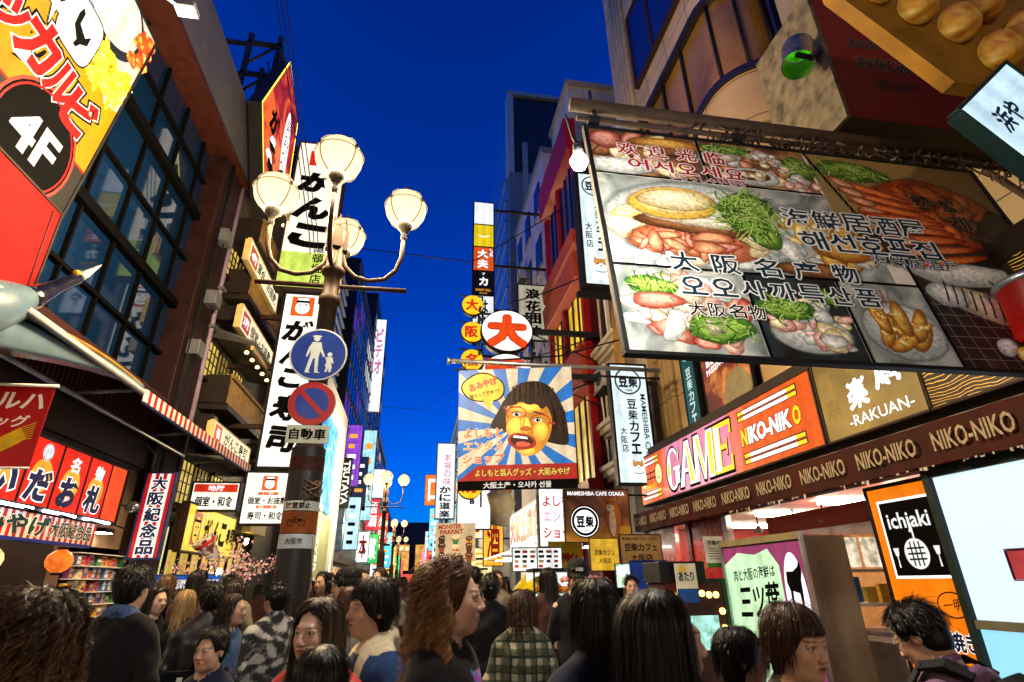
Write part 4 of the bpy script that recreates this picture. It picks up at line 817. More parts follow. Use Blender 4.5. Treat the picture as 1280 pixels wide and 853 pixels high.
# store names along the left
g = sign('black_vertical_sign', 'black projecting sign with white letters reading down beyond the white store frame', 'sign', (-3.82, 31, 6.6), .5, 2.6, 'S', .3, BLACK, .02, D('#08080a', .4))
g.text('TSUTAYA', 0, 0, 2.3, .34, E('#ffffff', 1.4, False, 0), 3, .02, R(-90)); done(g)
mast = sign('lit_mast_sign', 'tall thin white lit mast sign on the edge of the dark tower', 'light box', (-4.0, 46, 19.2), .9, 8.6, 'S', .4, BLACK, .05, E('#eef6ff', 1.6)); mast.vtext('ビデオ', 0, 3.5, -1, .6, E('#d060a0', 1, False, 0), 3, .03); done(mast)
far = [(-3.9, 33.5, 8.6, .9, 3.6, '#8040c0', ''), (-3.8, 36, 5.0, .8, 3.0, '#b8e8ff', ''), (-3.9, 39, 8.0, .9, 3.2, '#102040', ''), (-3.7, 42, 9.0, .9, 6.5, '#a8e0f0', ''), (-3.6, 42.5, 4.0, .8, 2.0, '#ffffff', '本'), (-3.5, 48, 6.8, 1, 2.4, '#e03040', '居酒'), (-3.4, 48.5, 4.2, 1, 2.2, '#30c060', '薬'), (-3.4, 50, 9.6, 1, 2.4, '#f0f0ff', '二'), (-3.3, 54, 3.2, .9, 2.2, '#e8f8ff', ''), (-3.2, 58, 6.6, 1, 2.8, '#ff4030', '焼肉'), (-3.0, 66, 5, 1.2, 3.6, '#50d0ff', ''), (-2.8, 74, 4.2, 1.2, 3, '#ffd060', ''), (-2.6, 84, 3.6, 1.6, 3, '#40d890', ''), (-2.4, 94, 3.4, 1.6, 3, '#ff6060', ''),
       (3.7, 27.5, 3.5, .9, 2.4, '#ffb030', '酒'), (3.3, 33, 5.4, 1.0, 3.0, '#fff0c0', '寿司'), (3.9, 26.2, 6.6, .9, 2.2, '#f04030', '串'), (2.9, 38, 3.3, 1.2, 2.4, '#60b0ff', ''), (3.9, 34, 2.6, 1.2, 1.6, '#ffe8a0', ''), (2.0, 66, 11.5, 2.2, 3.4, '#ff7a1a', '口'), (2.4, 64.5, 5.0, .9, 4.6, '#c8f0ff', ''), (2.2, 70, 7.5, 1.1, 4.8, '#80e0ff', ''), (2.2, 76, 4, 1.2, 3.4, '#ff4050', ''), (2.1, 82, 6.5, 1.3, 3.4, '#e0f0ff', ''), (2.0, 92, 4.2, 1.6, 3.8, '#ff90c0', ''), (2.0, 104, 3.6, 1.8, 3.4, '#ffe090', '')]
cn = {'#ffb030': 'golden', '#fff0c0': 'cream', '#f04030': 'tomato red', '#60b0ff': 'azure', '#ffe8a0': 'straw coloured', '#8040c0': 'violet', '#b8e8ff': 'pale blue', '#102040': 'dark navy', '#a8e0f0': 'pale cyan', '#ffffff': 'white', '#e03040': 'crimson', '#30c060': 'green', '#f0f0ff': 'bluish white', '#e8f8ff': 'icy white', '#ff4030': 'bright red', '#50d0ff': 'sky blue', '#ffd060': 'amber', '#40d890': 'mint', '#ff6060': 'coral', '#ff7a1a': 'orange rooftop', '#c8f0ff': 'light blue', '#80e0ff': 'cyan', '#ff4050': 'scarlet', '#e0f0ff': 'frosty white', '#ff90c0': 'pink', '#ffe090': 'pale yellow'}
for x, y, z, w_, h_, c, st in far:
    g = sign('far_light_box', '%s lit sign far down the %s side of the street' % (cn[c], 'left' if x < 0 else 'right'), 'light box', (x, y, z), w_, h_, 'S', .3, BLACK, .04, E(c, 1.3, False, .35, 2), 'lit signs far down the street')
    if st: g.vtext(st, 0, h_*.42, -h_*.42, w_*.7, WT if c not in ('#ffffff', '#fff0c0', '#ffb030') else CR, 3, .03)
    else:
        for k in range(5): g.rect(-w_*.3, -h_*.4+k*h_*.17, w_*.3*rng.uniform(.2, 1), -h_*.4+k*h_*.17+h_*.07, rng.choice([INK, WT, E('#ffb040', 1, False, 0)]), 2)
    done(g); b = MB(); b.box(-2.5 if x < 0 else w_/2, -w_/2 if x < 0 else 2.5, .1, .16, -.04, .04, BLACK); b.build('bracket', g.root)
# ================================================================ SIGNS, RIGHT SIDE
# hanging seafood menu board: printed sheet in a steel frame, hung from a rusty beam, leaning 11 degrees
PR = lambda c, **k: D(c, .45, var=.18, **k)
g = sign('menu_board', 'huge hanging seafood photo board with Chinese and Korean lettering over the game centre', 'signboard', (3.127, 3.162, 3.992), 3.5, 2.42, 'S', .06, BLACK, .035, PR('#e0dccf'), tilt=R(-9.7), bevel=.004); g.root.scale = (1.072, 1, .914)
MW, MH = 1.75, 1.21
sky_ = Ramp('pale_plate', [(.3, '#4a5656'), (.5, '#8a9290'), (.7, '#c8cac2')], 2.6, 6, .4, 1.2); sky2 = Ramp('warm_table', [(.3, '#2a1c10'), (.5, '#6a4a2c'), (.7, '#b08a5a')], 3, 6, .4, 1.5)
mat_ = Ramp('bamboo_mat', [(.3, '#2a2010'), (.5, '#8a7038'), (.7, '#b89c5a')], 16, 1, .6, .3, 0, (1, .02, .02), 'wave')
green = [PR(c) for c in ('#2a5a14', '#5f8f2c', '#8cb048', '#163c0e', '#a8c070')]; dark = PR('#15120f'); line_ = INK
PAL = {'white': ('#b4bcbc', '#66706e', '#e6e8e4'), 'cream': ('#d4c490', '#8a7444', '#f4ecc8'), 'raw': ('#a04838', '#4a1410', '#d89a88'), 'sear': ('#a4583a', '#5a2614', '#dca27a'), 'egg': ('#dcb648', '#94681a', '#f8eaa4'), 'fry': ('#a86a1c', '#54300a', '#e0b050'), 'crab': ('#a83410', '#3c0a04', '#e07838'), 'squid': ('#b8ac92', '#5e503a', '#e4dcca'), 'brown': ('#5a3418', '#1e0e06', '#946038'), 'pink': ('#c48a80', '#7a4a44', '#ecccc0'), 'leaf': ('#3c6a1c', '#16300a', '#86ac48'), 'dark': ('#1a1410', '#080605', '#3a3028'), 'teal': ('#3a5a5c', '#142426', '#7aa0a0')}
def SB(u, v, a, b_, pal, layer, seed, rot=0, am=.14): g.soft(u, v, a, b_, *PAL[pal], layer, seed, rot, 20, am)
def greens(u, v, ru, rv, n, layer, seed, ln=.16):
    r = random.Random(seed); SB(u, v, ru*1.1, rv*1.1, 'leaf', layer-.2, seed)
    for i in range(n):
        a = r.uniform(0, 6.28); k = math.sqrt(r.random()); x, y = u+ru*k*math.cos(a), v+rv*k*math.sin(a); t = r.uniform(0, 6.28); q = r.uniform(-.9, .9); pts = [(x, y)]
        for j in range(5): t += q*.4; pts.append((pts[-1][0]+ln/5*math.cos(t), pts[-1][1]+ln/5*math.sin(t)))
        g.line(pts, r.uniform(.005, .011), r.choice(green), layer+.02*(i % 20))
def blobs(u, v, ru, rv, n, pals, layer, seed, s0=.05, s1=.12, asp=.6):
    r = random.Random(seed)
    for i in range(n):
        a = r.uniform(0, 6.28); k = math.sqrt(r.random()); s_ = r.uniform(s0, s1); SB(min(MW-.1, max(-MW+.1, u+ru*k*math.cos(a))), v+rv*k*math.sin(a), s_, s_*asp*r.uniform(.7, 1.3), r.choice(pals), layer+.03*(i % 20), seed*50+i, r.uniform(0, 3.1), .2)
# upper left and upper middle photographs
g.rect(-MW, .62, -.86, MH, sky2, 1.4); blobs(-1.3, .92, .36, .22, 34, ['raw', 'pink', 'white', 'brown', 'cream'], 1.7, 1, .07, .16); SB(-1.12, 1.1, .3, .08, 'fry', 2.5, 3); SB(-1.55, .72, .24, .12, 'white', 2.5, 4); SB(-1.05, .73, .1, .07, 'egg', 2.7, 5); SB(-1.62, 1.08, .14, .12, 'raw', 2.6, 6)
g.rect(-.84, .62, .1, MH, sky2, 1.4); blobs(-.4, .93, .42, .24, 60, ['brown', 'squid', 'pink', 'cream', 'sear', 'white'], 1.7, 7, .04, .1); greens(-.62, 1.12, .2, .06, 50, 2.4, 8, .1); greens(0, .96, .12, .14, 60, 2.4, 9, .09); SB(-.45, .76, .22, .12, 'white', 2.6, 10, 0, .03); SB(-.45, .78, .15, .07, 'brown', 3, 11, 0, .03); blobs(-.45, .78, .09, .04, 8, ['squid', 'cream'], 3.4, 12, .03, .06); blobs(-.04, .72, .14, .08, 12, ['white', 'pink', 'squid'], 2.7, 13, .05, .09, .8)
# large left photograph: seared slab, egg and a nest of greens on a plate
g.rect(-MW, -.42, .34, .6, sky_, 1.4); SB(-1.0, .08, .74, .5, 'white', 1.6, 14, 0, .02); blobs(-1.0, .05, .6, .36, 30, ['white', 'cream', 'squid'], 1.8, 15, .08, .2)
SB(-1.14, -.16, .46, .2, 'sear', 2.4, 16, -.05, .08); blobs(-1.14, -.17, .38, .1, 22, ['sear', 'raw', 'sear'], 2.8, 17, .06, .16, .4); SB(-1.1, .05, .42, .1, 'brown', 3.2, 18, -.1, .1); SB(-1.05, .1, .4, .06, 'squid', 3.4, 19, -.08, .1); SB(-1.2, .3, .35, .19, 'egg', 3.5, 20, .08, .06); SB(-1.18, .34, .28, .13, 'cream', 3.8, 21, .05, .06); SB(-1.6, .12, .1, .04, 'egg', 3.6, 22)
greens(-.64, .26, .2, .22, 260, 4.2, 23, .17); SB(-.55, -.02, .13, .12, 'leaf', 4.0, 24); blobs(-.1, -.05, .34, .3, 30, ['white', 'cream', 'squid', 'egg', 'fry'], 2.2, 25, .06, .18); SB(.02, -.08, .26, .13, 'fry', 3, 26, -.2); SB(-.3, -.34, .3, .08, 'brown', 2.6, 27); blobs(-1.4, -.36, .3, .06, 10, ['white', 'squid'], 2.2, 28)
# bottom row
g.rect(-MW, -MH, -.86, -.44, sky_, 1.4); blobs(-1.3, -.84, .38, .3, 50, ['white', 'pink', 'raw', 'squid', 'white'], 1.7, 29, .05, .15); greens(-1.52, -.62, .16, .08, 46, 2.6, 30, .1); greens(-1.12, -.98, .2, .12, 46, 2.6, 31, .09); SB(-1.5, -.76, .17, .08, 'raw', 3, 32); SB(-1.2, -.62, .1, .07, 'pink', 3, 33)
g.rect(-.84, -MH, -.16, -.44, Ramp('dark_table', [(.3, '#06080a'), (.6, '#1a2a2e'), (.8, '#3a4a4c')], 4, 5, .4, .8), 1.4); SB(-.5, -.98, .28, .18, 'white', 2, 34, 0, .03); blobs(-.45, -.85, .28, .24, 34, ['white', 'squid', 'cream', 'pink'], 2.3, 35, .05, .13); greens(-.62, -.76, .18, .1, 80, 3, 36, .1); greens(-.3, -.62, .12, .06, 30, 3, 37, .08)
g.rect(-.14, -MH, .5, -.44, sky_, 1.4); SB(.2, -.9, .3, .27, 'white', 1.7, 38, 0, .02); SB(.2, -.92, .24, .2, 'teal', 2, 39, 0, .02)
for k, (u, v, a) in enumerate(((.08, -.9, 1.15), (.2, -.86, 1.35), (.32, -.95, .95), (.18, -1.0, .6), (.06, -.76, 1.7), (.34, -.84, 1.2), (.22, -.78, 1.5))): SB(u, v, .17, .06, 'fry', 2.5+.3*k, 60+k, a, .1); blobs(u, v, .08, .05, 5, ['fry', 'egg'], 2.65+.3*k, 70+k, .02, .04)
for k in range(4): g.line([(.1+.03*k, -.66), (.04+.06*k, -.5)], .008, PR('#a84a1c'), 5)
# crab on a mat, squid on a grill
g.rect(.12, -.16, MW, MH, mat_, 1.4); SB(.75, .1, .7, .36, 'dark', 1.7, 80); greens(.5, 1.0, .3, .13, 110, 2, 81, .16); SB(1.15, .52, .56, .44, 'crab', 2.4, 82, -.5, .12); blobs(1.1, .56, .4, .3, 50, ['crab', 'crab', 'brown'], 2.7, 83, .06, .18)
for k in range(8): SB(.58+.05*k, .74-.12*k, .36, .05, 'crab', 3.3+.15*k, 90+k, 2.8+.08*k, .06); SB(.34+.05*k, .82-.12*k, .12, .05, 'sear', 3.4+.15*k, 190+k, 2.6+.1*k, .06)
blobs(.5, .3, .3, .14, 16, ['crab', 'fry', 'sear'], 2.6, 84, .06, .16, .45); SB(1.62, .1, .26, .5, 'dark', 3.6, 85)
g.rect(.52, -MH, MW, -.18, Ramp('charcoal', [(.3, '#040404'), (.55, '#120e0a'), (.75, '#3a2a1a')], 6, 6, .5, .6), 2.0); SB(.95, -.25, .48, .13, 'white', 2.3, 86)
for k in range(14): g.line([(.56+.1*k, -.44), (.4+.125*k+.2, -MH)], .006, ALU, 2.5)
for k in range(7): g.line([(.54, -.5-.105*k), (MW, -.48-.105*k)], .006, ALU, 2.6)
SB(1.15, -.66, .58, .16, 'squid', 3, 87, -.42, .06); SB(.72, -.5, .16, .13, 'white', 3.2, 88); SB(1.5, -.86, .24, .1, 'sear', 3.3, 89, -.5)
for k in range(15): x = .72+.062*k; y = -.45-.03*k; g.line([(x-.02, y-.11), (x+.01, y), (x+.03, y+.1)], .014, PR('#3a2010'), 3.8)
for k, (u, v) in enumerate(((.95, -1.0), (1.08, -1.06), (1.18, -1.08))): SB(u, v, .1, .07, ('white', 'egg', 'cream')[k], 3.8, 110+k, .6)
for k in range(4): SB(1.28+.1*k, -.42+.01*k, .17, .028, 'leaf', 3.2, 120+k, -.7)
for a, c in (((-MW, .61), (.1, .61)), ((-.85, .61), (-.85, MH)), ((-MW, -.43), (.5, -.43)), ((-.85, -.43), (-.85, -MH)), ((-.15, -.43), (-.15, -MH)), ((.51, -.17), (.51, -MH)), ((.11, MH), (.36, .2))): g.line([a, c], .022, INK, 5)
rt = D('#9a1426', .5, var=.1); wo = D('#dcdedc', .5, var=.05); nt_ = D('#0c2a3a', .5, var=.1)
def spaced(st, u0, u1, v, h, m, ly, bold, ol, wf=.86):
    n = len(st); st_ = (u1-u0)/n
    for i, ch in enumerate(st):
        if ch != ' ': g.text(ch, u0+st_*(i+.5), v, st_*wf, h, m, ly, bold, 0, 0, ol)
spaced('欢迎光临', -1.58, -.62, .96, .17, rt, 7, .02, [(.055, wo)], .7); spaced('어서오세요', -1.5, -.52, .76, .15, rt, 7, .02, [(.055, wo)], .84); g.text('いらっしゃいませ', -.86, .64, .62, .085, D('#8a1a5a', .5), 6, .02, 0, 0, [(.04, wo)])
spaced('海鮮居酒屋', -.36, .88, .26, .23, nt_, 7, .012, [(.055, wo)], .95); spaced('해선호프집', -.3, .88, .0, .22, nt_, 7, .02, [(.055, wo)], .9); spaced('海鮮居酒屋', .22, .98, -.17, .12, nt_, 7, .012, [(.045, wo)], .86)
spaced('大阪名产物', -1.4, .1, -.36, .2, nt_, 7, .02, [(.055, wo)], .66); spaced('오오사까특산품', -1.34, .14, -.6, .18, nt_, 7, .02, [(.055, wo)], .86); spaced('大阪名物', -1.32, -.78, -.82, .13, INK, 7, .015, [(.045, wo)], .88)
kn = D('#3a1a10', .5); kg = D('#b8a890', .5)
g.text('螃', 1.0, .66, .17, .17, kn, 7, .03, 0, 0, [(.03, kg)]); g.text('蟹', 1.24, .62, .17, .17, kn, 7, .03, 0, 0, [(.03, kg)]); g.text('게', 1.24, .4, .19, .18, kn, 7, .03, 0, 0, [(.03, kg)]); g.text('かに', 1.34, .22, .2, .08, kn, 7, .03, 0, 0, [(.03, kg)])
done(g)
mbm = empty('hanging_beam', (3.2, 3.45, 5.32)); tag(mbm, 'rusty black steel beam carrying the huge seafood photo board', 'beam')
b = MB(); b.tube([(-2.05, .0, .13), (3.2, 0, .1)], .06, RUST, 12); b.tube([(-2.0, .0, -.02), (3.2, 0, -.02)], .025, RUST, 8)
r = random.Random(4)
for i in range(160):
    x = r.uniform(-.9, 3.0); l = r.uniform(.04, .2); z = r.choice((.05, -.03)); b.tube([(x, r.uniform(-.05, .05), z), (x+r.uniform(-.06, .06), r.uniform(-.06, .06), z-l*.5), (x+r.uniform(-.12, .12), r.uniform(-.08, .08), z-l)], [.012, .01, .004], RUST, 5)
b.build('beam_tube', mbm)
b = MB()
for x in (-1.85, -.5, 1.2): b.tube([(x, 0, .12), (x+.02, -.03, -.06)], .022, STEEL, 6).box(x-.05, x+.05, -.05, .03, -.07, -.02, STEEL)
b.build('clamp', mbm)
b = MB(); b.tube([(2.4, .15, .1), (2.9, .1, -.4), (3.2, .1, -1.0)], .035, RUST, 8); b.build('stay', mbm)
# bulb at the left end of the beam
lb = empty('bulb_lamp', (.8, 2.32, 3.76)); tag(lb, 'blazing blue white bulb lamp hanging at the left edge of the photo board', 'lamp')
b = MB(); b.lathe([(0, -.055), (.035, -.04), (.05, 0), (.035, .035), (.02, .05)], (0, 0, 0), E('#fff4e4', 2600, True, 0), 16); b.build('bulb', lb)
b = MB(); b.lathe([(.022, .05), (.03, .07), (.03, .12), (.0, .13)], (0, 0, 0), BLACK, 12).tube([(0, 0, .12), (.06, .25, .42), (.16, .62, .92), (.3, 1.13, 1.56)], .012, BLACK, 6); b.build('stem', lb)
# box sign with dirty flank, green lamp drum, takoyaki relief
bx = empty('box_sign', (5.15, 3.7, 6.9)); tag(bx, 'dark red unlit pancake restaurant box sign with a grimy pale flank above the photo board', 'sign')
b = MB(); b.box(-.85, 1.2, .0, 1.0, -.85, 1.1, D('#1a1210', .6)); b.build('case', bx)
b = MB(); b.box(-.9, -.852, -.02, 1.0, -.87, 1.1, Ramp('grimy_paint', [(.3, '#241e14'), (.48, '#4e4636'), (.7, '#665c48')], 7, 10, .75, .2)); b.build('flank', bx)
g = G(); g.rect(-.85, -.85, 1.2, 1.1, D('#6a100e', .5, var=.2), 1); gr = D('#2a2020', .5); go = D('#8a6a5a', .5)
g.text('道頓堀', -.35, .33, .42, .15, gr, 3, .03, 0, 0, [(.03, go)]); g.text('お好み焼き', .1, .03, 1.25, .22, gr, 3, .045, 0, 0, [(.03, go)]); g.text('美津屋', -.1, -.3, .55, .17, gr, 3, .02); g.poly([(-.7, 1.09), (-.5, .78), (.2, .78), (.5, 1.09)], INK, 2).line([(-.7, 1.09), (-.5, .78), (.2, .78)], .015, go, 3)
g.finish('sign_face', bx, .004)
dr = empty('drum_lamp', (3.92, 3.75, 7.0)); tag(dr, 'steel drum lamp with a green glowing end beside the dark red box sign', 'lamp')
b = MB(); b.tube([(0, 0, -.2), (.12, .05, .16)], .17, D('#9a9488', .25, .9, .3, 5), 20, False); b.build('drum', dr)
b = MB(); b.tube([(.12, .05, .16), (.125, .053, .172)], [.16, .16], E('#3aa80c', .9, True, .6, 9), 20); b.build('glow_end', dr)
b = MB(); b.tube([(.05, .02, 0), (.5, .1, .1)], .03, BLACK); b.build('arm', dr)
tk = empty('takoyaki_board', (4.5, 2.6, 6.0)); tag(tk, 'brown board with big golden dough balls leaning out at the top right corner', 'signboard')
b = MB(); b.prism([(-1.2, .2), (-.35, -.72), (1.4, -.72), (1.4, .9), (-1.2, .9)], .12, D('#8a621a', .5, var=.35, scale=3), 'Y', 0); b.build('board', tk)
balls = [(-.55, .17, .21), (-.3, .02, .23), (.07, -.2, .25), (-.78, .42, .2), (.45, -.3, .24), (.35, .15, .2)]
balls = [(-.77, .27, .17), (-.46, .1, .2), (-.1, -.04, .21), (.2, -.33, .22), (.6, .02, .2), (-.95, .5, .17), (.28, .28, .2)]
bm_ = Ramp('dough_ball', [(.3, '#5a3408'), (.5, '#c88a24'), (.7, '#e8c860')], 5, 6, .45, .8, 0, (1, 1, 1), 'noise', .4)
for x, z, r_ in balls:
    q = MB(); prof = [(r_*math.cos(a)*.82, r_*math.sin(a)) for a in [-1.57+.196*k for k in range(17)]]
    q.lathe(prof, (0, 0, 0), bm_, 22, 'Z', 1, .8); o = q.build('dough_ball', tk); o.location = (x, -.06, z); o.rotation_euler = (0, R(35), 0)
g = sign('tilted_light_box', 'pale blue lit box with dark brush marks at the right edge below the dough balls', 'light box', (4.42, 2.45, 4.78), .9, .75, 'S', .12, D('#12302c', .5), .03, E('#cfeeff', 1.3), yaw=0); g.root.rotation_euler = (0, R(-42), 0)
g.text('浜や', -.12, .1, .34, .22, D('#0a4a6a', .5), 3, .04, 0, .2).text('の', .1, -.16, .2, .14, D('#0a4a6a', .5), 3, .04); done(g)
lt = empty('red_lantern', (4.42, 2.85, 3.34)); tag(lt, 'dull red cylinder lantern with a steel rim at the right edge under the photo board', 'lantern')
b = MB(); b.lathe([(.2, -.2), (.23, -.16), (.23, .2)], (0, 0, 0), E('#b8180e', .35, True, .3), 24); b.build('shade', lt)
b = MB(); b.lathe([(.2, .2), (.25, .2), (.26, .23), (.25, .25), (.2, .26), (0, .27)], (0, 0, 0), ALU, 24); b.build('rim', lt)

# game centre signs
g = sign('game_sign', 'long orange and pink lit sign reading GAME with smiling faces above the brown awning strip', 'light box', (4.7, 8.5, 3.485), 5.64, .92, 'W', .3, DKBROWN, .03, E('#ee5c14', 1.0, True, .12))
pink = E('#ee8ab0', .95, False, .15); g.poly([(-1.72, -.46), (-1.5, -.46), (1.05, -.46), (1.3, .46), (-1.6, .46)], E('#f07460', .95, False, .1), 1.4); g.rect(-1.45, -.46, .85, .46, pink, 1.8)
yl = E('#ffd21e', 1.15, False, 0); wl_ = E('#ffffff', 1.3, False, 0)
def serif(g, ch, u, v, w_, h, mat, wm, layer):
    s_ = w_/2; q = h/2; t = .34*w_
    def P(*pts): g.poly([(u+x*s_+y*q*.12, v+y*q) for x, y in pts], mat, layer); 
    def W(*pts): g.poly([(u+x*s_+y*q*.12, v+y*q) for x, y in pts], wm, layer+.8)
    if ch == 'A': P((-1, -1), (-.5, -1), (-.5, -.88), (.12, 1), (-.2, 1)); P((-.1, 1), (.3, 1), (1, -1), (.2, -1)); P((-.5, -.4), (.5, -.4), (.5, -.25), (-.5, -.25)); W((.05, .8), (.22, .8), (.8, -.9), (.35, -.9))
    if ch == 'M': P((-1, -1), (-.6, -1), (-.6, 1), (-1, 1)); P((-.9, 1), (-.4, 1), (.15, -.8), (-.1, -1)); P((-.1, -1), (.1, -1), (.6, 1), (.35, 1)); P((.4, -1), (1, -1), (1, 1), (.4, 1)); W((.5, -.9), (.9, -.9), (.9, .9), (.5, .9)); W((-.8, .9), (-.5, .9), (0, -.7), (-.1, -.8))
    if ch == 'E': P((-1, -1), (-.2, -1), (-.2, 1), (-1, 1)); P((-.2, .8), (1, .8), (1, 1), (-.2, 1)); P((.75, .45), (1, .45), (1, .8), (.85, .8)); P((-.2, -1), (1, -1), (1, -.8), (-.2, -.8)); P((.8, -.8), (1, -.8), (1, -.4), (.75, -.4)); P((-.2, -.1), (.5, -.1), (.5, .1), (-.2, .1)); P((.4, -.35), (.5, -.35), (.5, .35), (.4, .35)); W((-.85, -.9), (-.35, -.9), (-.35, .9), (-.85, .9))
    if ch == 'G':
        n = 18
        for i in range(n):
            a0, a1 = .7+5.0*i/n, .7+5.0*(i+1)/n; th = lambda a: .55-.27*math.cos(2*a) if math.cos(a) < 0 else .2+.1*abs(math.sin(a))
            th = lambda a: .18+.5*max(0, -math.cos(a))
            P((math.cos(a0)*(1-th(a0)), math.sin(a0)*(.86 if True else 1)), (math.cos(a0), math.sin(a0)), (math.cos(a1), math.sin(a1)), (math.cos(a1)*(1-th(a1)), math.sin(a1)*.86))
        P((.35, -.75), (1, -.75), (1, 0), (.35, 0)); P((.1, -.1), (1.15, -.1), (1.15, .05), (.1, .05)); P((.8, .4), (.95, .9), (.95, .3))
        W((-.9, -.3), (-.5, -.3), (-.5, .3), (-.9, .3))
for ch, u, w_ in (('G', -1.2, .52), ('A', -.62, .62), ('M', .0, .66), ('E', .62, .54)):
    serif(g, ch, u+.015, -.02, w_*1.06, .82, INK, INK, 3); serif(g, ch, u-.02, .0, w_*1.1, .84, INK, INK, 3.3); serif(g, ch, u, 0, w_, .76, yl if ch in 'E' else wl_, yl if ch != 'E' else wl_, 4.6)
for v0 in (.27, -.35):
    for k in (0, 1): g.rect(1.14, v0+k*.085-.035, 2.55, v0+k*.085+.04, INK, 3).rect(1.16, v0+k*.085-.025, 2.53, v0+k*.085+.025, wl_, 3.6).rect(1.16, v0+k*.085-.025, 1.3, v0+k*.085+.025, yl, 4).rect(2.35, v0+k*.085-.025, 2.53, v0+k*.085+.025, yl, 4)
for v0 in (.3, -.36):
    for k in (0, 1): g.rect(-2.72, v0+k*.085-.035, -1.8, v0+k*.085+.035, INK, 3).rect(-2.7, v0+k*.085-.022, -1.82, v0+k*.085+.022, wl_, 3.6).rect(-2.0, v0+k*.085-.022, -1.82, v0+k*.085+.022, yl, 4)
g.text('IKO-NIK', 1.84, .0, 1.0, .25, wl_, 4, .045, 0, .1, [(.03, INK)]); g.text('N', 1.24, .0, .15, .25, yl, 4, .045, 0, .1, [(.03, INK)]); g.text('O', 2.45, .0, .16, .25, yl, 4, .045, 0, .1, [(.03, INK)])
for u in (-2.6, -1.86):
    g.ell(u, .03, .15, .2, INK, 3).ell(u, .03, .14, .19, E('#fff2a0', 1.2, False, 0), 3.6); 
    for dx in (-.045, .045): g.ell(u+dx, .08, .014, .04, INK, 4.4, 10)
    g.ring(u, .04, .08, .1, .018, INK, 4.4, 12, R(200), R(340))
g.text('ニコニコ', -2.23, .05, .44, .16, INK, 4, .03, 0, .2); g.text('GAME HOUSE', -2.23, -.15, .5, .09, yl, 4, .02, 0, 0, [(.03, INK)])
g.line([(-.62, -.46), (-.5, .46)], .008, INK, 6); done(g)
g = sign('brown_light_box', 'olive brown lit sign with white brush characters and RAKUAN beside the orange sign', 'light box', (4.7, 4.92, 3.5), 1.36, .95, 'W', .3, DKBROWN, .03, Ramp('olive_sign', [(.3, '#4a4020'), (.6, '#857440'), (.8, '#a08a50')], 1.2, 3, .4, .4, .3))
g.text('楽', -.1, -.06, .32, .34, wl_, 3, .05, .05, .1).text('庵', .34, .04, .36, .36, wl_, 3, .05, 0, .1).text('-RAKUAN-', .12, -.34, .86, .12, wl_, 3, .005, 0, 0); lo_ = D('#8a7a48', .5); g.text('楽', -.52, .2, .24, .26, lo_, 2, .03).text('庵', -.5, -.14, .24, .26, lo_, 2, .03); g.ring(-.42, .0, .3, .42, .012, lo_, 2, 24, -1.2, 1.4); g.ell(-.22, .36, .09, .08, E('#f0d020', 1, False, 0), 3).text('4', -.22, .36, .07, .09, INK, 4, .01); done(g)
g = sign('gold_light_box', 'black lit sign with flowing golden wave lines at the right end of the sign row', 'light box', (4.7, 3.3, 3.5), 1.84, .95, 'W', .3, DKBROWN, .03, Ramp('gold_waves', [(.0, '#0a0602'), (.42, '#2a1604'), (.5, '#c88a10'), (.62, '#f8d050'), (.7, '#3a1c04'), (1, '#0a0602')], 2.6, 3, .35, 6, .75, (1, 1, 1.8), 'wave'))
g.text('海', -.3, -.08, .34, .34, INK, 3, .06, 0, .1, [(.04, E('#f0e010', 1.1, False, 0))]); done(g)
# entrance panels
g = sign('orange_panel', 'tall orange lit panel with a black square grill logo beside the white video wall', 'light box', (4.78, 4.93, 1.45), .84, 1.96, 'W', .12, BLACK, .04, E('#f57c0a', 1.15, True, .08))
g.rect(-.33, .12, .33, .86, WT, 2).rect(-.305, .145, .305, .835, INK, 2.8); wb = E('#f0f0f0', 1.0, False, 0)
g.text('ichjaki', 0, .63, .5, .2, wb, 4, .02); g.rect(.005, .42, .025, .62, wb, 4); g.ell(.0, .34, .14, .14, wb, 4, 28)
for k in (-.05, 0, .05): g.rect(k-.008, .23, k+.008, .45, INK, 5).rect(-.1, .34+k-.008, .1, .34+k+.008, INK, 5.2)
for sx in (-1, 1): g.poly([(sx*.2, .4), (sx*.27, .4), (sx*.255, .33), (sx*.24, .32), (sx*.245, .22), (sx*.225, .22), (sx*.23, .32), (sx*.215, .33)], wb, 4)
g.text('道頓堀', -.2, -.14, .3, .12, NAVY, 3, .035, 0, 0, [(.04, WT)]); g.ring(.22, -.1, .16, .11, .012, INK, 3); g.text('一明', .22, -.1, .2, .09, INK, 3, .01, .1, .2); g.text('お好み焼き', -.0, -.4, .72, .17, NAVY, 3, .045, 0, 0, [(.04, WT)])
g.rect(-.42, -.98, .42, -.68, D('#0a0a0c', .3), 2); g.blob(-.25, -.72, .14, .12, E('#ff5a20', 1, False, .2), 3, 3).blob(.32, -.7, .12, .1, E('#ff5a20', 1, False, .2), 3, 4); done(g)
vw = empty('video_wall', (4.72, 3.1, 1.3)); tag(vw, 'bright bluish white video wall at the right edge beside the orange panel', 'screen')
scm = E('#d4eafa', 1.2, True, 0)
b = MB(); b.box(-.03, 0, -1.4, 1.34, -.05, 1.12, scm); b.build('upper_screen', vw); b = MB(); b.box(-.03, 0, -1.4, 1.34, -1.15, -.12, E('#98dcf0', 1.1, True, 0)); b.build('lower_screen', vw)
b = MB(); fg = D('#1a2826', .5); b.box(-.07, .05, 1.35, 1.42, -1.25, 1.2, fg).box(-.06, .05, -1.4, 1.349, -.119, -.051, D('#6a6a5a', .4)).box(-.06, .05, -1.4, 1.349, 1.121, 1.2, fg); b.build('frame', vw)
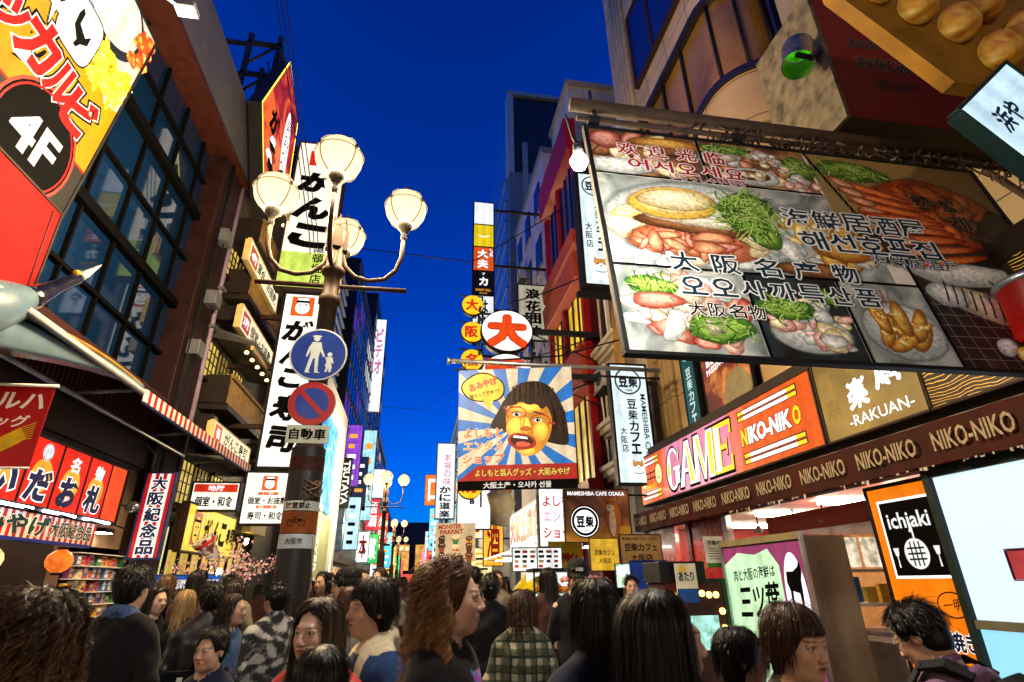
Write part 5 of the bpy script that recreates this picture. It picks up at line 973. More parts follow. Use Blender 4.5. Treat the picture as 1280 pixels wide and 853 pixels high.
g = sign('small_board', 'small red and violet board sticking in at the right edge before the video wall', 'sign', (4.35, 3.55, 1.66), .3, .2, 'W', .04, D('#3a1a3a', .5), .01, D('#a03a4a', .5)); done(g)
# three leaf restaurant standing sign: lit face on the street side, raw board end toward the viewer
ts = empty('standing_sign', (4.62, 6.85, 0)); tag(ts, 'standing lit restaurant sign with bare stained board end and cow roundel inside the entrance', 'sign')
b = MB(); b.box(-.28, .28, -.85, .9, .05, 2.04, Ramp('stained_board', [(.3, '#40342a'), (.5, '#74634f'), (.7, '#8c7a64')], 1.6, 8, .7, .6, 0, (1, 1, .35))); b.build('case', ts, None, .01)
for y0, y1, z0, m_ in ((-.9, -.86, .0, ALU), (.88, .93, .0, ALU), (-.86, .88, 2.0, D('#8a7f60', .4))): b = MB(); b.box(-.32, -.281, y0, y1, z0, 2.08, m_); b.build('frame_bar', ts)
g = G(); g.rect(-.88, -.95, .86, .95, E('#b84a84', .6, True, .1), 1); g.poly([(-.86, -.95), (.36, -.95), (.38, .7), (.2, .9), (-.1, .84), (-.5, .88), (-.86, .74)], E('#d4ffcc', 1.25, True, .15), 1.6); g.ell(.62, .34, .2, .5, E('#fdf2fa', 1.2, False, 0), 2)
g.text('肉と大阪の海鮮は', -.2, .62, .95, .15, INK, 3, .02, .06, .1); g.text('三ツ葉', -.16, .3, .9, .42, INK, 3, .03, .05, .2); cow = [(-.15, .1), (-.13, .2), (.0, .2), (.1, .24), (.15, .3), (.17, .2), (.13, .12), (.12, -.02), (.1, -.14), (.07, -.14), (.06, .0), (-.06, .02), (-.08, -.14), (-.12, -.14), (-.11, .02)]
g.poly([(.62+x*.95, .4+y*1.15) for x, y in cow], INK, 3); g.text('うどん', .62, .02, .2, .12, NAVY, 3, .02); o = g.finish('sign_face', ts); o.rotation_euler = (0, 0, R(-90)); o.location = (-.286, .02, 1.03)
g = sign('notice_sheet', 'white notice sheet with a green foot on the left post of the standing sign', 'notice', (4.27, 7.85, 1.95), .3, .42, 'S', .01, WHITE, 0, D('#cfd2cc', .5)); g.rect(-.15, -.21, .15, -.15, D('#3a6a2a', .5), 2).text('営業中', 0, .12, .2, .07, INK, 2, .01)
for k in range(5): g.rect(-.1, -.1+.035*k, .1*rng.uniform(.0, 1), -.09+.035*k, INK, 2)
done(g, 'sheet_print')
# arcade cabinet with bulbs, ad sheets
ac = empty('arcade_cabinet', (3.75, 7.9, 0)); tag(ac, 'black and green arcade cabinet edged with round glowing bulbs by the red doors', 'game machine')
b = MB(); b.box(-.42, .42, -.3, .3, 0, 1.55, D('#3a0d0c', .4)).box(-.46, .2, -.3, .3, 1.551, 1.82, D('#0c0c0e', .4)).box(.421, .47, -.31, .3, 0, 1.6, D('#0d3a22', .4)); b.build('cabinet', ac, None, .01)
bulb = None
for x, z in [(-.38, 1.4), (-.3, 1.4), (.2, 1.4), (.3, 1.4), (.36, 1.2), (.36, 1.0), (.36, .8), (-.38, 1.2), (-.38, 1.0), (.1, 1.42), (-.2, 1.42)]:
    if not bulb: q = MB(); q.lathe([(0, -.045), (.03, -.035), (.042, 0), (.03, .03), (0, .04)], (0, 0, 0), E('#ffd070', 4, True, 0), 12); bulb = q.build('bulb', ac)
    else: bulb = bulb.copy(); col.objects.link(bulb)
    bulb.location = (x, -.31, z)
b = MB(); b.box(-.3, .28, -.33, -.301, .75, 1.15, E('#b0f0e0', 1.0, True, .5, 8)); b.build('screen', ac)
g = sign('ad_sheet', 'white and blue leaflet card standing on the arcade cabinet front', 'notice', (3.62, 7.52, 1.55), .3, .48, 'S', .012, WHITE, 0, D('#d8d4c4', .5)); g.rect(-.15, -.24, .15, -.07, D('#1a4a9a', .5), 2).text('あたり', 0, .08, .22, .12, NAVY, 2, .03).ell(-.05, .17, .05, .04, D('#e0b030', .5), 2); done(g, 'sheet_print')
g = sign('blue_poster', 'blue canned coffee poster with white lettering behind the dark heads', 'poster', (3.72, 9.0, 1.62), .62, .5, 'S', .05, D('#12306a', .5), .01, D('#143a9a', .4, var=.3)); g.text('SUNTORY', .1, .13, .32, .06, WT, 2, .02).text('COFFEE', .1, -.02, .42, .12, WT, 2, .03).ring(.12, -.2, .13, .1, .025, WT, 2, 20, 0, 3.14); done(g)
g = sign('small_screen', 'little green and blue picture screen left of the blue coffee poster', 'screen', (3.3, 9.05, 1.66), .24, .34, 'S', .05, BLACK, .01, Ramp('tiny_screen', [(.3, '#2060a0'), (.5, '#d8f0f0'), (.7, '#40a040')], 9, 3, .4, .5, 1.0)); done(g)
g = sign('yellow_board', 'small yellow lit cafe board under the brown cafe poster', 'sign', (3.2, 9.6, 2.0), .5, .5, 'S', .06, DKBROWN, .015, E('#e0b030', .85, True, .3, 4)); g.text('豆柴カフェ', 0, .03, .36, .09, INK, 2, .02).text('大阪店', 0, -.1, .22, .08, INK, 2, .02); done(g)
g = sign('brown_board', 'brown cafe name board right of the small yellow board', 'sign', (3.86, 9.6, 2.05), .74, .52, 'S', .06, DKBROWN, .015, D('#8a7048', .5, var=.3)); g.text('MAMESHIBA CAFE OSAKA', 0, .2, .64, .05, INK, 2, .01).text('豆柴カフェ', 0, .06, .6, .13, INK, 2, .03).text('大阪店', 0, -.11, .4, .12, INK, 2, .03); done(g)
def dog(g, u, v, s, tan, layer=3):
    g.poly([(u-.55*s, v-.9*s), (u-.5*s, v-.2*s), (u+.5*s, v-.2*s), (u+.55*s, v-.9*s)], WT, layer).ell(u, v, .46*s, .4*s, WT, layer+.5).poly([(u-.44*s, v+.1*s), (u-.36*s, v+.55*s), (u-.1*s, v+.32*s)], tan, layer+.6).poly([(u+.44*s, v+.1*s), (u+.36*s, v+.55*s), (u+.1*s, v+.32*s)], tan, layer+.6)
    g.ell(u, v+.16*s, .4*s, .24*s, tan, layer+1).ell(u, v-.08*s, .24*s, .2*s, WT, layer+1.4)
    for dx in (-.17, .17): g.ell(u+dx*s, v+.08*s, .05*s, .055*s, INK, layer+2, 10)
    g.ell(u, v-.05*s, .07*s, .05*s, INK, layer+2, 10); g.ring(u, v-.3*s, .42*s, .18*s, .08*s, E('#2aa0a0', .9, False), layer+1.6, 16, R(190), R(350))
def roundel(g, u, v, r, layer=3, m=None):
    m = m or D('#1c2a48', .5); g.ring(u, v, r, r, r*.12, m, layer, 36); g.text('豆', u-r*.36, v-.02*r, r*.72, r*.9, m, layer, .06).text('柴', u+r*.38, v-.02*r, r*.72, r*.9, m, layer, .06); g.text('CAFE', u, v-r*.68, r*.6, r*.14, m, layer, .02)
LB = E('#dff2f4', 1.15, True, .12); TAN = E('#d89a4a', .9, False)
g = sign('vertical_light_box', 'lower pale blue cafe light box with roundel and dog hanging right of the face poster', 'light box', (4.53, 11.0, 4.74), .8, 2.6, 'S', .3, BLACK, .05, LB)
roundel(g, -.02, .92, .31); g.vtext('豆柴カフェ', .02, .52, -.72, .22, INK, 3, .03); g.vtext('大阪店', -.22, -.12, -.68, .15, INK, 3, .02); g.text('MAMESHIBA CAFE', .29, -.12, 1.5, .12, INK, 3, .01, R(-90)); dog(g, .02, -.98, .3, TAN); done(g)
for z in (.94, -.86): b = MB(); b.box(.4, .75, .1, .16, z-.04, z+.04, STEEL); b.build('bracket', g.root)
g = sign('vertical_light_box', 'upper pale blue cafe light box in a deep black case behind the photo board edge', 'light box', (3.86, 10.3, 9.25), .72, 3.1, 'S', .5, BLACK, .08, LB)
roundel(g, .0, 1.2, .3); g.vtext('豆柴カフェ', .1, .82, -.68, .24, INK, 3, .03); g.vtext('大阪店', -.2, .12, -.6, .17, INK, 3, .02); dog(g, .02, -1.05, .42, TAN); done(g)
b = MB(); b.box(-.55, 1.6, .1, .22, -1.82, -1.7, BLACK).box(.36, 1.7, .1, .22, 1.3, 1.4, BLACK); b.build('bracket', g.root)
g = sign('cafe_poster', 'brown cafe poster with sitting dog photograph and round white logo', 'poster', (3.58, 11.0, 2.79), 1.34, 1.0, 'S', .05, BLACK, .02, Ramp('cafe_photo', [(.3, '#2a140a'), (.5, '#6a3a1c'), (.7, '#a8703a')], 1.8, 4, .4, .8, .25))
g.rect(-.67, -.5, .67, -.2, D('#c89a3a', .5), 1.6); fur = D('#b06a2a', .7, var=.3); furw = D('#d8c8a8', .7)
g.blob(.33, -.1, .15, .36, fur, 2, 2, 24, .08).blob(.3, .2, .15, .14, fur, 2.4, 3, 24, .06).poly([(.17, .24), (.19, .4), (.28, .3)], fur, 2.4).poly([(.42, .26), (.41, .4), (.33, .31)], fur, 2.4).blob(.27, .14, .08, .07, furw, 3, 4).ell(.22, .24, .014, .014, INK, 3.5, 8).ell(.34, .25, .014, .014, INK, 3.5, 8).ell(.26, .16, .02, .015, INK, 3.5, 8).blob(.3, -.15, .08, .22, furw, 3, 6)
g.text('MAMESHIBA CAFE OSAKA', 0, .42, 1.2, .08, WT, 3, .015); g.ell(-.27, -.12, .31, .31, INK, 3.6).ell(-.27, -.12, .285, .285, WT, 4).ring(-.27, -.12, .27, .27, .03, INK, 5); roundel(g, -.27, -.12, .25, 5, INK); done(g)
b = MB(); b.tube([(.67, .02, .4), (1.35, .02, .4)], .02, BLACK); b.build('bracket', g.root)

# big face poster hung on a pipe
g = sign('face_poster', 'sunburst poster of a shouting bob haired woman in glasses hanging over the street', 'poster', (1.78, 10.0, 4.28), 2.2, 2.3, 'S', .03, BLACK, 0, D('#e8cfa8', .5, var=.1), yaw=R(-13), tilt=R(4), bevel=0)
g.root['label'] = 'sunburst poster of a shouting bob haired woman in glasses hanging over the street'
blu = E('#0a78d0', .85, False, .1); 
g.rect(-1.1, -1.15, 1.1, 1.15, E('#f2dcb8', .85, True, .08), 1.2)  # poster colours glow by themselves, standing in for light on the print
for i in range(0, 30, 2):
    a0, a1 = 2*math.pi*i/30+.05, 2*math.pi*(i+1)/30+.05; 
    def edge(a):
        c, s_ = math.cos(a), math.sin(a); t = min(1.1/abs(c) if abs(c) > 1e-6 else 9, (1.15/abs(s_)) if abs(s_) > 1e-6 else 9); return (t*c, t*s_)
    p0, p1 = edge(a0), edge(a1); pts = [(0, 0), p0]
    if abs(abs(p0[0])-1.1) < 1e-6 and abs(abs(p1[1])-1.15) < 1e-6 or abs(abs(p0[1])-1.15) < 1e-6 and abs(abs(p1[0])-1.1) < 1e-6: pts.append((math.copysign(1.1, p0[0]+p1[0]), math.copysign(1.15, p0[1]+p1[1])))
    g.poly(pts+[p1], blu, 1.7)
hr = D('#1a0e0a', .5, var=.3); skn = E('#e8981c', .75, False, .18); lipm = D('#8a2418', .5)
g.poly(curve2([(-.42, -.05), (-.3, .35), (-.12, .68), (.12, .86), (.42, .9), (.68, .78), (.86, .5), (.96, .1), (1.0, -.35), (.86, -.38), (.5, -.28), (-.1, -.1)]), hr, 2.4)
g.poly(curve2([(-.54, -.02), (-.34, .3), (-.18, .62), (-.06, .2), (-.2, -.06)]), hr, 2.6)
g.poly(curve2([(-.16, .46), (.0, .52), (.3, .56), (.6, .42), (.7, .1), (.64, -.2), (.48, -.46), (.26, -.56), (.06, -.52), (-.08, -.36), (-.16, -.1), (-.2, .2)]), skn, 3)
g.poly(curve2([(-.26, .42), (-.12, .7), (.2, .84), (.55, .74), (.74, .3), (.6, .4), (.5, .3), (.4, .44), (.25, .4), (.1, .5), (-.05, .4)], 1), hr, 4)
sk3 = ('#e8981c', '#e0901a', '#f2b23c')
for u, v, a_, b_, q_ in ((-.02, -.02, .16, .2, 1), (.46, -.1, .14, .18, 2), (.2, .36, .3, .1, 3), (.18, .02, .1, .16, 4), (.2, -.46, .16, .09, 5)): g.soft(u, v, a_, b_, *sk3, 3.4, q_, 0, 24, .04, .6, 0, True)
for k in range(150):
    u = -.1+.85*rng.random(); top = .88-(u-.3)**2*.8; g.line([(u, top), (u*1.05-.02, top-.12-.3*rng.random())], .006, (D('#3a2418', .5), INK)[k % 2], 4.4)
for k in range(90):
    u = .66+.3*rng.random(); v = .4*rng.random(); g.line([(u, v), (u+.03, v-.3*rng.random()-.1)], .006, (D('#3a2418', .5), INK)[k % 2], 3.0)
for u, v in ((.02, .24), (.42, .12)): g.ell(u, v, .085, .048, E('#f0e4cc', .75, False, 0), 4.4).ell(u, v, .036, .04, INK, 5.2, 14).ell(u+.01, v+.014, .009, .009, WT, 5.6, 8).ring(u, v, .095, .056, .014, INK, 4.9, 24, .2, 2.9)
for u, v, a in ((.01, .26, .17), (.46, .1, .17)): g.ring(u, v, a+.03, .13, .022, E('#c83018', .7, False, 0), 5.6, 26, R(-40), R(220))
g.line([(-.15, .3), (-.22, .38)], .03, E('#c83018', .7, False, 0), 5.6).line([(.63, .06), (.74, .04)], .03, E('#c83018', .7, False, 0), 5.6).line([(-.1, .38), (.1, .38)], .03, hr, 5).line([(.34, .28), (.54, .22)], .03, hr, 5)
g.line([(.17, .14), (.12, -.04), (.2, -.08), (.28, -.06)], .02, D('#8a5010', .5), 4.6).blob(.18, -.04, .1, .05, D('#9a5c14', .5, var=.2), 4.2, 3)
g.blob(.1, -.28, .26, .16, lipm, 4.6, 7, 30, .08, -.15).blob(.1, -.27, .21, .11, D('#2a0806', .5), 5.2, 8, 30, .06, -.15).poly([(-.06, -.2), (.22, -.24), (.2, -.2), (-.04, -.16)], WT, 5.6).blob(.12, -.33, .13, .05, D('#c85a4a', .5), 5.6, 9)
for k in range(12): g.ell(-.08+.6*rng.random(), -.42+.55*rng.random(), .008, .008, D('#6a3a10', .5), 4.8, 7)
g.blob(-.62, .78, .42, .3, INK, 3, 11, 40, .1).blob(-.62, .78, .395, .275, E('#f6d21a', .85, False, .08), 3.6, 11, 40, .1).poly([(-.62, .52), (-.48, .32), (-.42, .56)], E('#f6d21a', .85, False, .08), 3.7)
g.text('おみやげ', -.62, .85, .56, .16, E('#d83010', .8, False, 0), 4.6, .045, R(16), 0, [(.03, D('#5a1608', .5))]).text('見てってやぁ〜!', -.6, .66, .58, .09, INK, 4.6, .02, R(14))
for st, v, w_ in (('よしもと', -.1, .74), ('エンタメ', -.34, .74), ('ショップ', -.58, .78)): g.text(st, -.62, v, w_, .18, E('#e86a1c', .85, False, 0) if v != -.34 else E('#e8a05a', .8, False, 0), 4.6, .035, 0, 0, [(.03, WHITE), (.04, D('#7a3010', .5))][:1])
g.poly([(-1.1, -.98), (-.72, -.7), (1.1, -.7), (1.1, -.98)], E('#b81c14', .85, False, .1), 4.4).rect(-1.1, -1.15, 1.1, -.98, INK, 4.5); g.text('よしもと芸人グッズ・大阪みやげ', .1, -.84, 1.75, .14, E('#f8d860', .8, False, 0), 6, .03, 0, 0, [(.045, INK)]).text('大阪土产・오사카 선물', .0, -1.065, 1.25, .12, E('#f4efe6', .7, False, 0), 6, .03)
done(g)
t = empty('sign_pipe', (3.0, 10.15, 5.62)); tag(t, 'long horizontal twin pipe from the facade carrying the face poster', 'pipe')
b = MB(); b.tube([(-2.5, 0, 0), (1.9, 0, .0)], .045, ALU, 10).tube([(-2.4, .06, -.16), (1.9, .06, -.16)], .025, STEEL, 8)
for x in (-2.2, -1.2, -.2): b.tube([(x, 0, 0), (x, -.1, -.2)], .012, BLACK, 5)
b.build('pipe', t); b = MB(); b.lathe([(0, -.03), (.07, -.03), (.07, .03), (0, .03)], (-2.52, 0, 0), ALU, 12, 'X'); b.build('end_cap', t)
# round character signs and the yellow discs
fr_ = STEEL
for z, ch in ((7.68, '大'), (6.42, '阪')):
    g = sign('round_light_box', '%s round white lit sign with a big red character above the face poster' % ('upper' if ch == '大' else 'half hidden lower'), 'light box', (2.12, 13.0, z), 1.36, 1.36, 'S', .3, BLACK, 0, None); g.root.data.clear_geometry()
    q = MB(); q.lathe([(0, .3), (.7, .3), (.7, .0), (.66, -.01), (.0, -.01)], (0, 0, 0), BLACK, 36, 'Y', 1, .87)
    g.ell(0, 0, .67, .58, E('#fff8ee', 1.6, True, .06), 8, 40); g.text(ch, 0, -.02, 1.12, .96, E('#f04a0c', 1.0, False, .15), 10, .07, 0, 0, [(.03, E('#c02808', .9, False, 0))]); o = done(g); o2 = q.build('case', g.root)
    b = MB()
    for a in (-.72, .72): b.box(a-.03, a+.03, .3, .36, -.63, .63, fr_)
    for a in (-.62, .62): b.box(-.75, .75, .3, .36, a-.025, a+.025, fr_).box(-.75, -.69, -.05, .36, a-.031, a+.031, fr_).box(.69, .75, -.05, .36, a-.031, a+.031, fr_)
    b.box(.75, 2.6, .3, .4, .1, .25, fr_).tube([(.75, .35, -.6), (2.5, .35, .1)], .02, fr_, 5).tube([(.75, .35, .1), (2.5, .35, -.6)], .02, fr_, 5); b.build('bracket', g.root)
for k, ch in enumerate('大阪名物たこ焼'):
    g = sign('disc_sign', 'yellow lit disc with the red character %s in the stack left of the round sign' % ch, 'light box', (1.22, 13.2, 8.48-.8*k), .5, .5, 'S', .1, BLACK, 0, None, 'yellow disc signs in a stack'); g.root.data.clear_geometry()
    g.ell(0, 0, .29, .29, E('#ffc81a', 1.15, True, .08), 6, 30); g.text(ch, -.02, 0, .36, .36, E('#d82a0a', .9, False, 0), 9, .05); g.text('8', .05, -.36, .12, .12, INK, 9, .05); done(g)
    q = MB(); q.lathe([(0, .14), (.3, .14), (.3, .0), (0, -.005)], (0, 0, 0), BLACK, 30, 'Y'); q.build('case', g.root); q = MB(); q.box(-.34, .3, .15, .19, .34, .37, BLACK).box(.26, .3, .15, .19, -.46, .34, BLACK); q.build('bracket', g.root)
# stacked column sign on the tower
zc = 16.15
for k, (c, st, h_) in enumerate((('#f4f8ff', '', 1.12), ('#f4d418', '', 1.08), ('#e85a1c', '大夫', 1.12), ('#0c0a0a', '力', 1.1), ('#eaf0ff', '', 1.7))):
    g = sign('column_light_box', '%s panel of the stacked tower sign, %s from the top' % (('white', 'yellow', 'orange', 'black', 'lower white')[k], ('first', 'second', 'third', 'fourth', 'last')[k]), 'light box', (2.12, 18.6, zc-h_/2), .78, h_-.05, 'S', .3, BLACK, .05, E(c, 1.35 if k in (0, 4) else .95, True, .08), 'stacked sign on the grey tower'); zc -= h_
    if k == 1: g.line([(-.2, .0), (-.06, -.04), (.06, -.04), (.22, .0)], .04, WT, 2)
    if k == 2: g.vtext('大夫', -.03, .46, -.46, .46, WT, 3, .06); g.vtext('焼鳥', .3, .5, .12, .13, WT, 3, .02)
    if k == 3: g.text('力', 0, .08, .36, .4, E('#fff', 1.1, False, 0), 3, .06); g.text('フ', 0, .42, .12, .1, WT, 3, .03); g.text('MARKET GRILL', 0, -.3, .6, .1, E('#f0a020', 1, False, 0), 3, .03); g.text('SINCE', 0, -.44, .3, .06, E('#f0a020', 1, False, 0), 3, .02)
    if k == 4: g.vtext('はや', 0, .7, -.6, .4, NAVY, 3, .03)
    done(g)
for z in (.3, -2.4, -4.4): b = MB(); b.box(.39, 2.7, .1, .2, z-.04, z+.04, BLACK); b.build('bracket', bpy.data.objects['column_light_box'])
g = sign('plaque_sign', 'small pale vertical plaque with black kanji between the round sign and red building', 'sign', (4.0, 18.3, 11.0), 1.1, 2.3, 'S', .15, BLACK, .05, E('#c8c0a8', .7, True, .15)); g.vtext('浪花囲井', 0, 1.05, -1.05, .62, INK, 3, .05); done(g)
# long crab restaurant sign, blank box, parfait poster, souvenir store boxes
g = sign('vertical_light_box', 'tall white lit sign with pink and navy brush letters far right of the lamps', 'light box', (1.95, 40, 8.3), 1.25, 5.2, 'S', .5, D('#2a6a9a', .5), .08, E('#f2f6fa', 1.5, True, .06)); g.vtext('本場の味', .1, 1.9, -.4, .5, E('#d83a7a', .9, False, 0), 3, .0); g.vtext('かに道楽', 0, -.4, -2.6, .8, D('#0a1c4a', .5), 3, .04); done(g)
b = MB(); b.box(.6, 2.6, .2, .4, 1.4, 1.6, D('#2a6a9a', .5)).box(.6, 2.6, .2, .4, -1.6, -1.4, D('#2a6a9a', .5)); b.build('bracket', g.root)
g = sign('light_box', 'plain white lit box sign behind and below the face poster', 'light box', (2.0, 20, 4.1), 1.15, 1.6, 'S', .3, BLACK, .04, E('#f4f6ff', 1.6)); g.rect(-.3, .4, .1, .48, NAVY, 2).text('お土産', 0, .55, .4, .14, NAVY, 2, .03); done(g)
g = sign('parfait_poster', 'cream monster parfait poster with brown and green cups held above the crowd', 'poster', (.83, 12, 2.36), .82, .74, 'S', .03, D('#5a3a20', .5), .0, E('#e8c898', .7, True, .12, 3)); g.text('MONSTER', -.12, .3, .48, .09, D('#a03018', .5), 3, .04, .06).text('PARFAIT', -.08, .2, .48, .09, D('#a03018', .5), 3, .04, .06)
for k in range(9):
    u, v = -.28+.28*(k % 3), .0-.16*(k//3)+.03*(k % 2); c = D(['#5a3014', '#3a7a4a', '#d8a020', '#8a4a2a', '#c8502a'][k % 5], .5); g.poly([(u-.07, v+.04), (u+.07, v+.04), (u+.04, v-.09), (u-.04, v-.09)], c, 3).blob(u, v+.07, .075, .055, D(['#3a2010', '#e8d8b0', '#6a3a1a'][k % 3], .5), 3.5, k, 16, .2).ell(u-.02, v+.08, .01, .012, WHITE, 4.2, 8).ell(u+.025, v+.08, .01, .012, WHITE, 4.2, 8)
done(g); b = MB(); b.tube([(0, .05, -.37), (0, .05, -2.3)], .015, ALU); b.build('pole', g.root)
g = sign('light_box', 'white lit box with red and pink katakana left of the brown cafe poster', 'light box', (3.3, 12.9, 2.95), .98, 1.26, 'S', .35, BLACK, .03, E('#fffafa', 1.6, True, .06)); cr_ = E('#d02a3a', .9, False, 0)
g.text('よしもと', .02, .36, .86, .24, cr_, 3, .02).text('エンタメ', .02, .02, .86, .24, E('#d88ac8', 1, False, 0), 3, -.0).text('ショップ', .02, -.34, .86, .26, cr_, 3, .025); done(g)
g = sign('store_sign', 'white lit fascia with thick red brush characters over the souvenir store', 'light box', (4.05, 21.5, 3.4), 6.2, 1.5, 'W', .3, WHITE, .05, E('#fff0ec', 1.25, True, .06))
for i, ch in enumerate('大阪土産名'): g.text(ch, -2.4+i*1.2, .12, 1.12, 1.05, E('#c80814', .7, False, 0), 4, .05, 0, 0, [(.02, E('#c80814', .7, False, 0))])
g.rect(-3.1, -.75, 3.1, -.5, E('#ffffff', 1.5, False, 0), 2)
for i in range(12): g.rect(-3.0+i*.5, -.68, -2.7+i*.5, -.56, cr_, 3)
done(g)
t = empty('store_awning', (4.1, 19.5, 2.5)); tag(t, 'white glowing awning over the souvenir store stall', 'awning')
b = MB(); b.prism([(-1.3, -.1), (.3, .25), (.3, .3), (-1.3, -.05)], 8, E('#fff6ea', 1.1, True, .15), 'Y', -4.0); b.build('canopy', t)
for y in (-4, 0, 4): b = MB(); b.tube([(-1.3, y, -.07), (.3, y, -.3)], .02, ALU); b.build('stay', t)
t = empty('canvas_roll', (2.35, 15.5, 3.45)); tag(t, 'rolled cream canvas slung under the face poster', 'decoration'); b = MB(); b.tube([(-.2, 0, .5), (.0, 0, .1), (-.1, 0, -.45)], [.3, .36, .22], D('#d8d0b0', .6, var=.15), 22); b.build('canvas', t)
g = sign('yellow_poster', 'yellow and red hanging price poster behind the capped vendor', 'poster', (3.2, 12.2, 2.0), .75, .75, 'S', .02, WHITE, 0, D('#e0c428', .5, var=.2)); g.rect(-.375, -.375, .375, -.22, D('#c8241a', .5), 2).text('大特価', 0, .05, .6, .2, D('#a8241a', .5), 2, .04, 0, 0, [(.03, D('#3a2a10', .5))]); done(g)
b = MB(); b.tube([(0, .01, .37), (0, .01, 1.4)], .006, BLACK, 5); b.build('cord', g.root)
# market stall: refrigerated case, yellow parasol, skewers
t = empty('display_case', (2.55, 10.8, 0)); tag(t, 'glowing glass display case of food at the stall behind the plaid shirt', 'display case')
b = MB(); b.box(-.35, .5, 0, .7, 0, .7, D('#1a1a1c', .4)).box(-.35, .5, .6, .7, .7, 1.75, E('#eaf6f0', 1.6, True, .1)); b.build('cabinet', t)
b = MB()
for z in (.72, 1.05, 1.38): b.box(-.33, .48, .02, .6, z, z+.02, ALU)
for x in (-.35, .47): b.box(x, x+.03, 0, .03, .7, 1.78, BLACK)
b.box(-.35, .5, 0, .7, 1.76, 1.82, BLACK); b.build('rack', t)
fm = [D('#c87a2a', .5), D('#4a8a3a', .5), D('#d8c8a0', .5), D('#b83a2a', .5)]
for i in range(18): q = MB(); q.lathe([(0, 0), (.06, 0), (.075, .06), (.04, .1), (0, .11)], (0, 0, 0), fm[i % 4], 10); o = q.build('dish', t); o.location = (-.24+.13*(i % 6), .2, (.745, 1.075, 1.405)[i//6])
t = empty('parasol', (2.5, 11.7, -.14)); tag(t, 'small yellow parasol over the food stall', 'parasol'); b = MB(); b.lathe([(.0, 1.95), (.3, 1.85), (.52, 1.62), (.54, 1.55), (.5, 1.6), (0, 1.9)], (0, 0, 0), D('#d8c41a', .6), 16); b.build('canopy', t); b = MB(); b.tube([(0, 0, 0), (0, 0, 1.93)], .02, ALU); b.build('pole', t)
t = empty('skewer_stand', (2.75, 9.4, 0)); tag(t, 'tall stand printed with hanging red skewers left of the capped vendor', 'stand'); b = MB(); b.box(-.16, .16, 0, .3, 0, 1.5, Ramp('skewer_print', [(.3, '#2a0806'), (.45, '#8a1c14'), (.55, '#b86a3a'), (.7, '#e8d8b8')], 4, 4, .5, .8, .25, (5, 1, .8))); b.build('column', t); b = MB(); b.box(-.2, .2, -.03, .33, 1.5, 1.56, CR); b.build('cap', t)
b = MB()
for i in range(40): b.lathe([(0, -.05), (.045, 0), (0, .05)], (-.3+.6*(i % 10)/9, -.05+.3*(i//10)/3, 1.58+rng.uniform(0, .06)), D(['#e89aa8', '#f0d0c8', '#d85a6a'][i % 3], .6), 6)
b.build('flowers', t)
g = sign('stall_light', 'framed white lit menu panels above the food display case', 'light box', (2.45, 11.6, 2.0), 1.0, .42, 'S', .08, BLACK, .02, E('#f4f8f4', 1.3)); g.rect(-.01, -.21, .01, .21, INK, 2)
for k in range(22): u = -.46+.158*(k % 3)+(.49 if k > 10 else 0); v = .15-.09*((k % 11)//3); g.rect(u, v-.03, u+.07+.05*rng.random(), v+.02, (INK, CR, D('#c8a060', .5), NAVY)[k % 4], 2)
done(g)
rack('souvenir_rack', 'wall of colourful packets inside the bright store beyond the food stall', 4.9, 14.2, 18.5, .5, 2.4, PC, 15, n=(14, 7)).rotation_euler = (0, 0, math.pi)

g = sign('teal_sign', 'narrow dark teal vertical sign behind the top left of the orange game sign', 'sign', (5.32, 9.75, 5.35), .5, 2.2, 'W', .1, BLACK, .04, E('#0c5a5c', .55, False, .3)); roundel(g, 0, .55, .2, 3, E('#a0e0f0', .9, False, 0)); g.vtext('豆柴カフェ', 0, .2, -1.0, .22, E('#d8f0f0', .8, False, 0), 3, .03); done(g)
g = sign('food_poster', 'brown food poster with small print behind the top of the orange game sign', 'poster', (5.32, 8.45, 5.1), 1.5, 1.9, 'W', .06, BLACK, .04, Ramp('poster_brown', [(.3, '#1a0a06'), (.5, '#6a2a14'), (.7, '#c88a4a')], 2.2, 5, .4, .8, .35)); g.blob(.3, -.5, .4, .35, D('#8a8060', .5), 2, 3); g.text('PASSEN-KORO', -.1, .1, 1.0, .12, WT, 3, .02, .1)
for k in range(4): g.text(('炭火', '焼き', '名物', '酒場')[k], -.45, .7-.16*k, .3, .13, WT, 3, .02)
done(g)
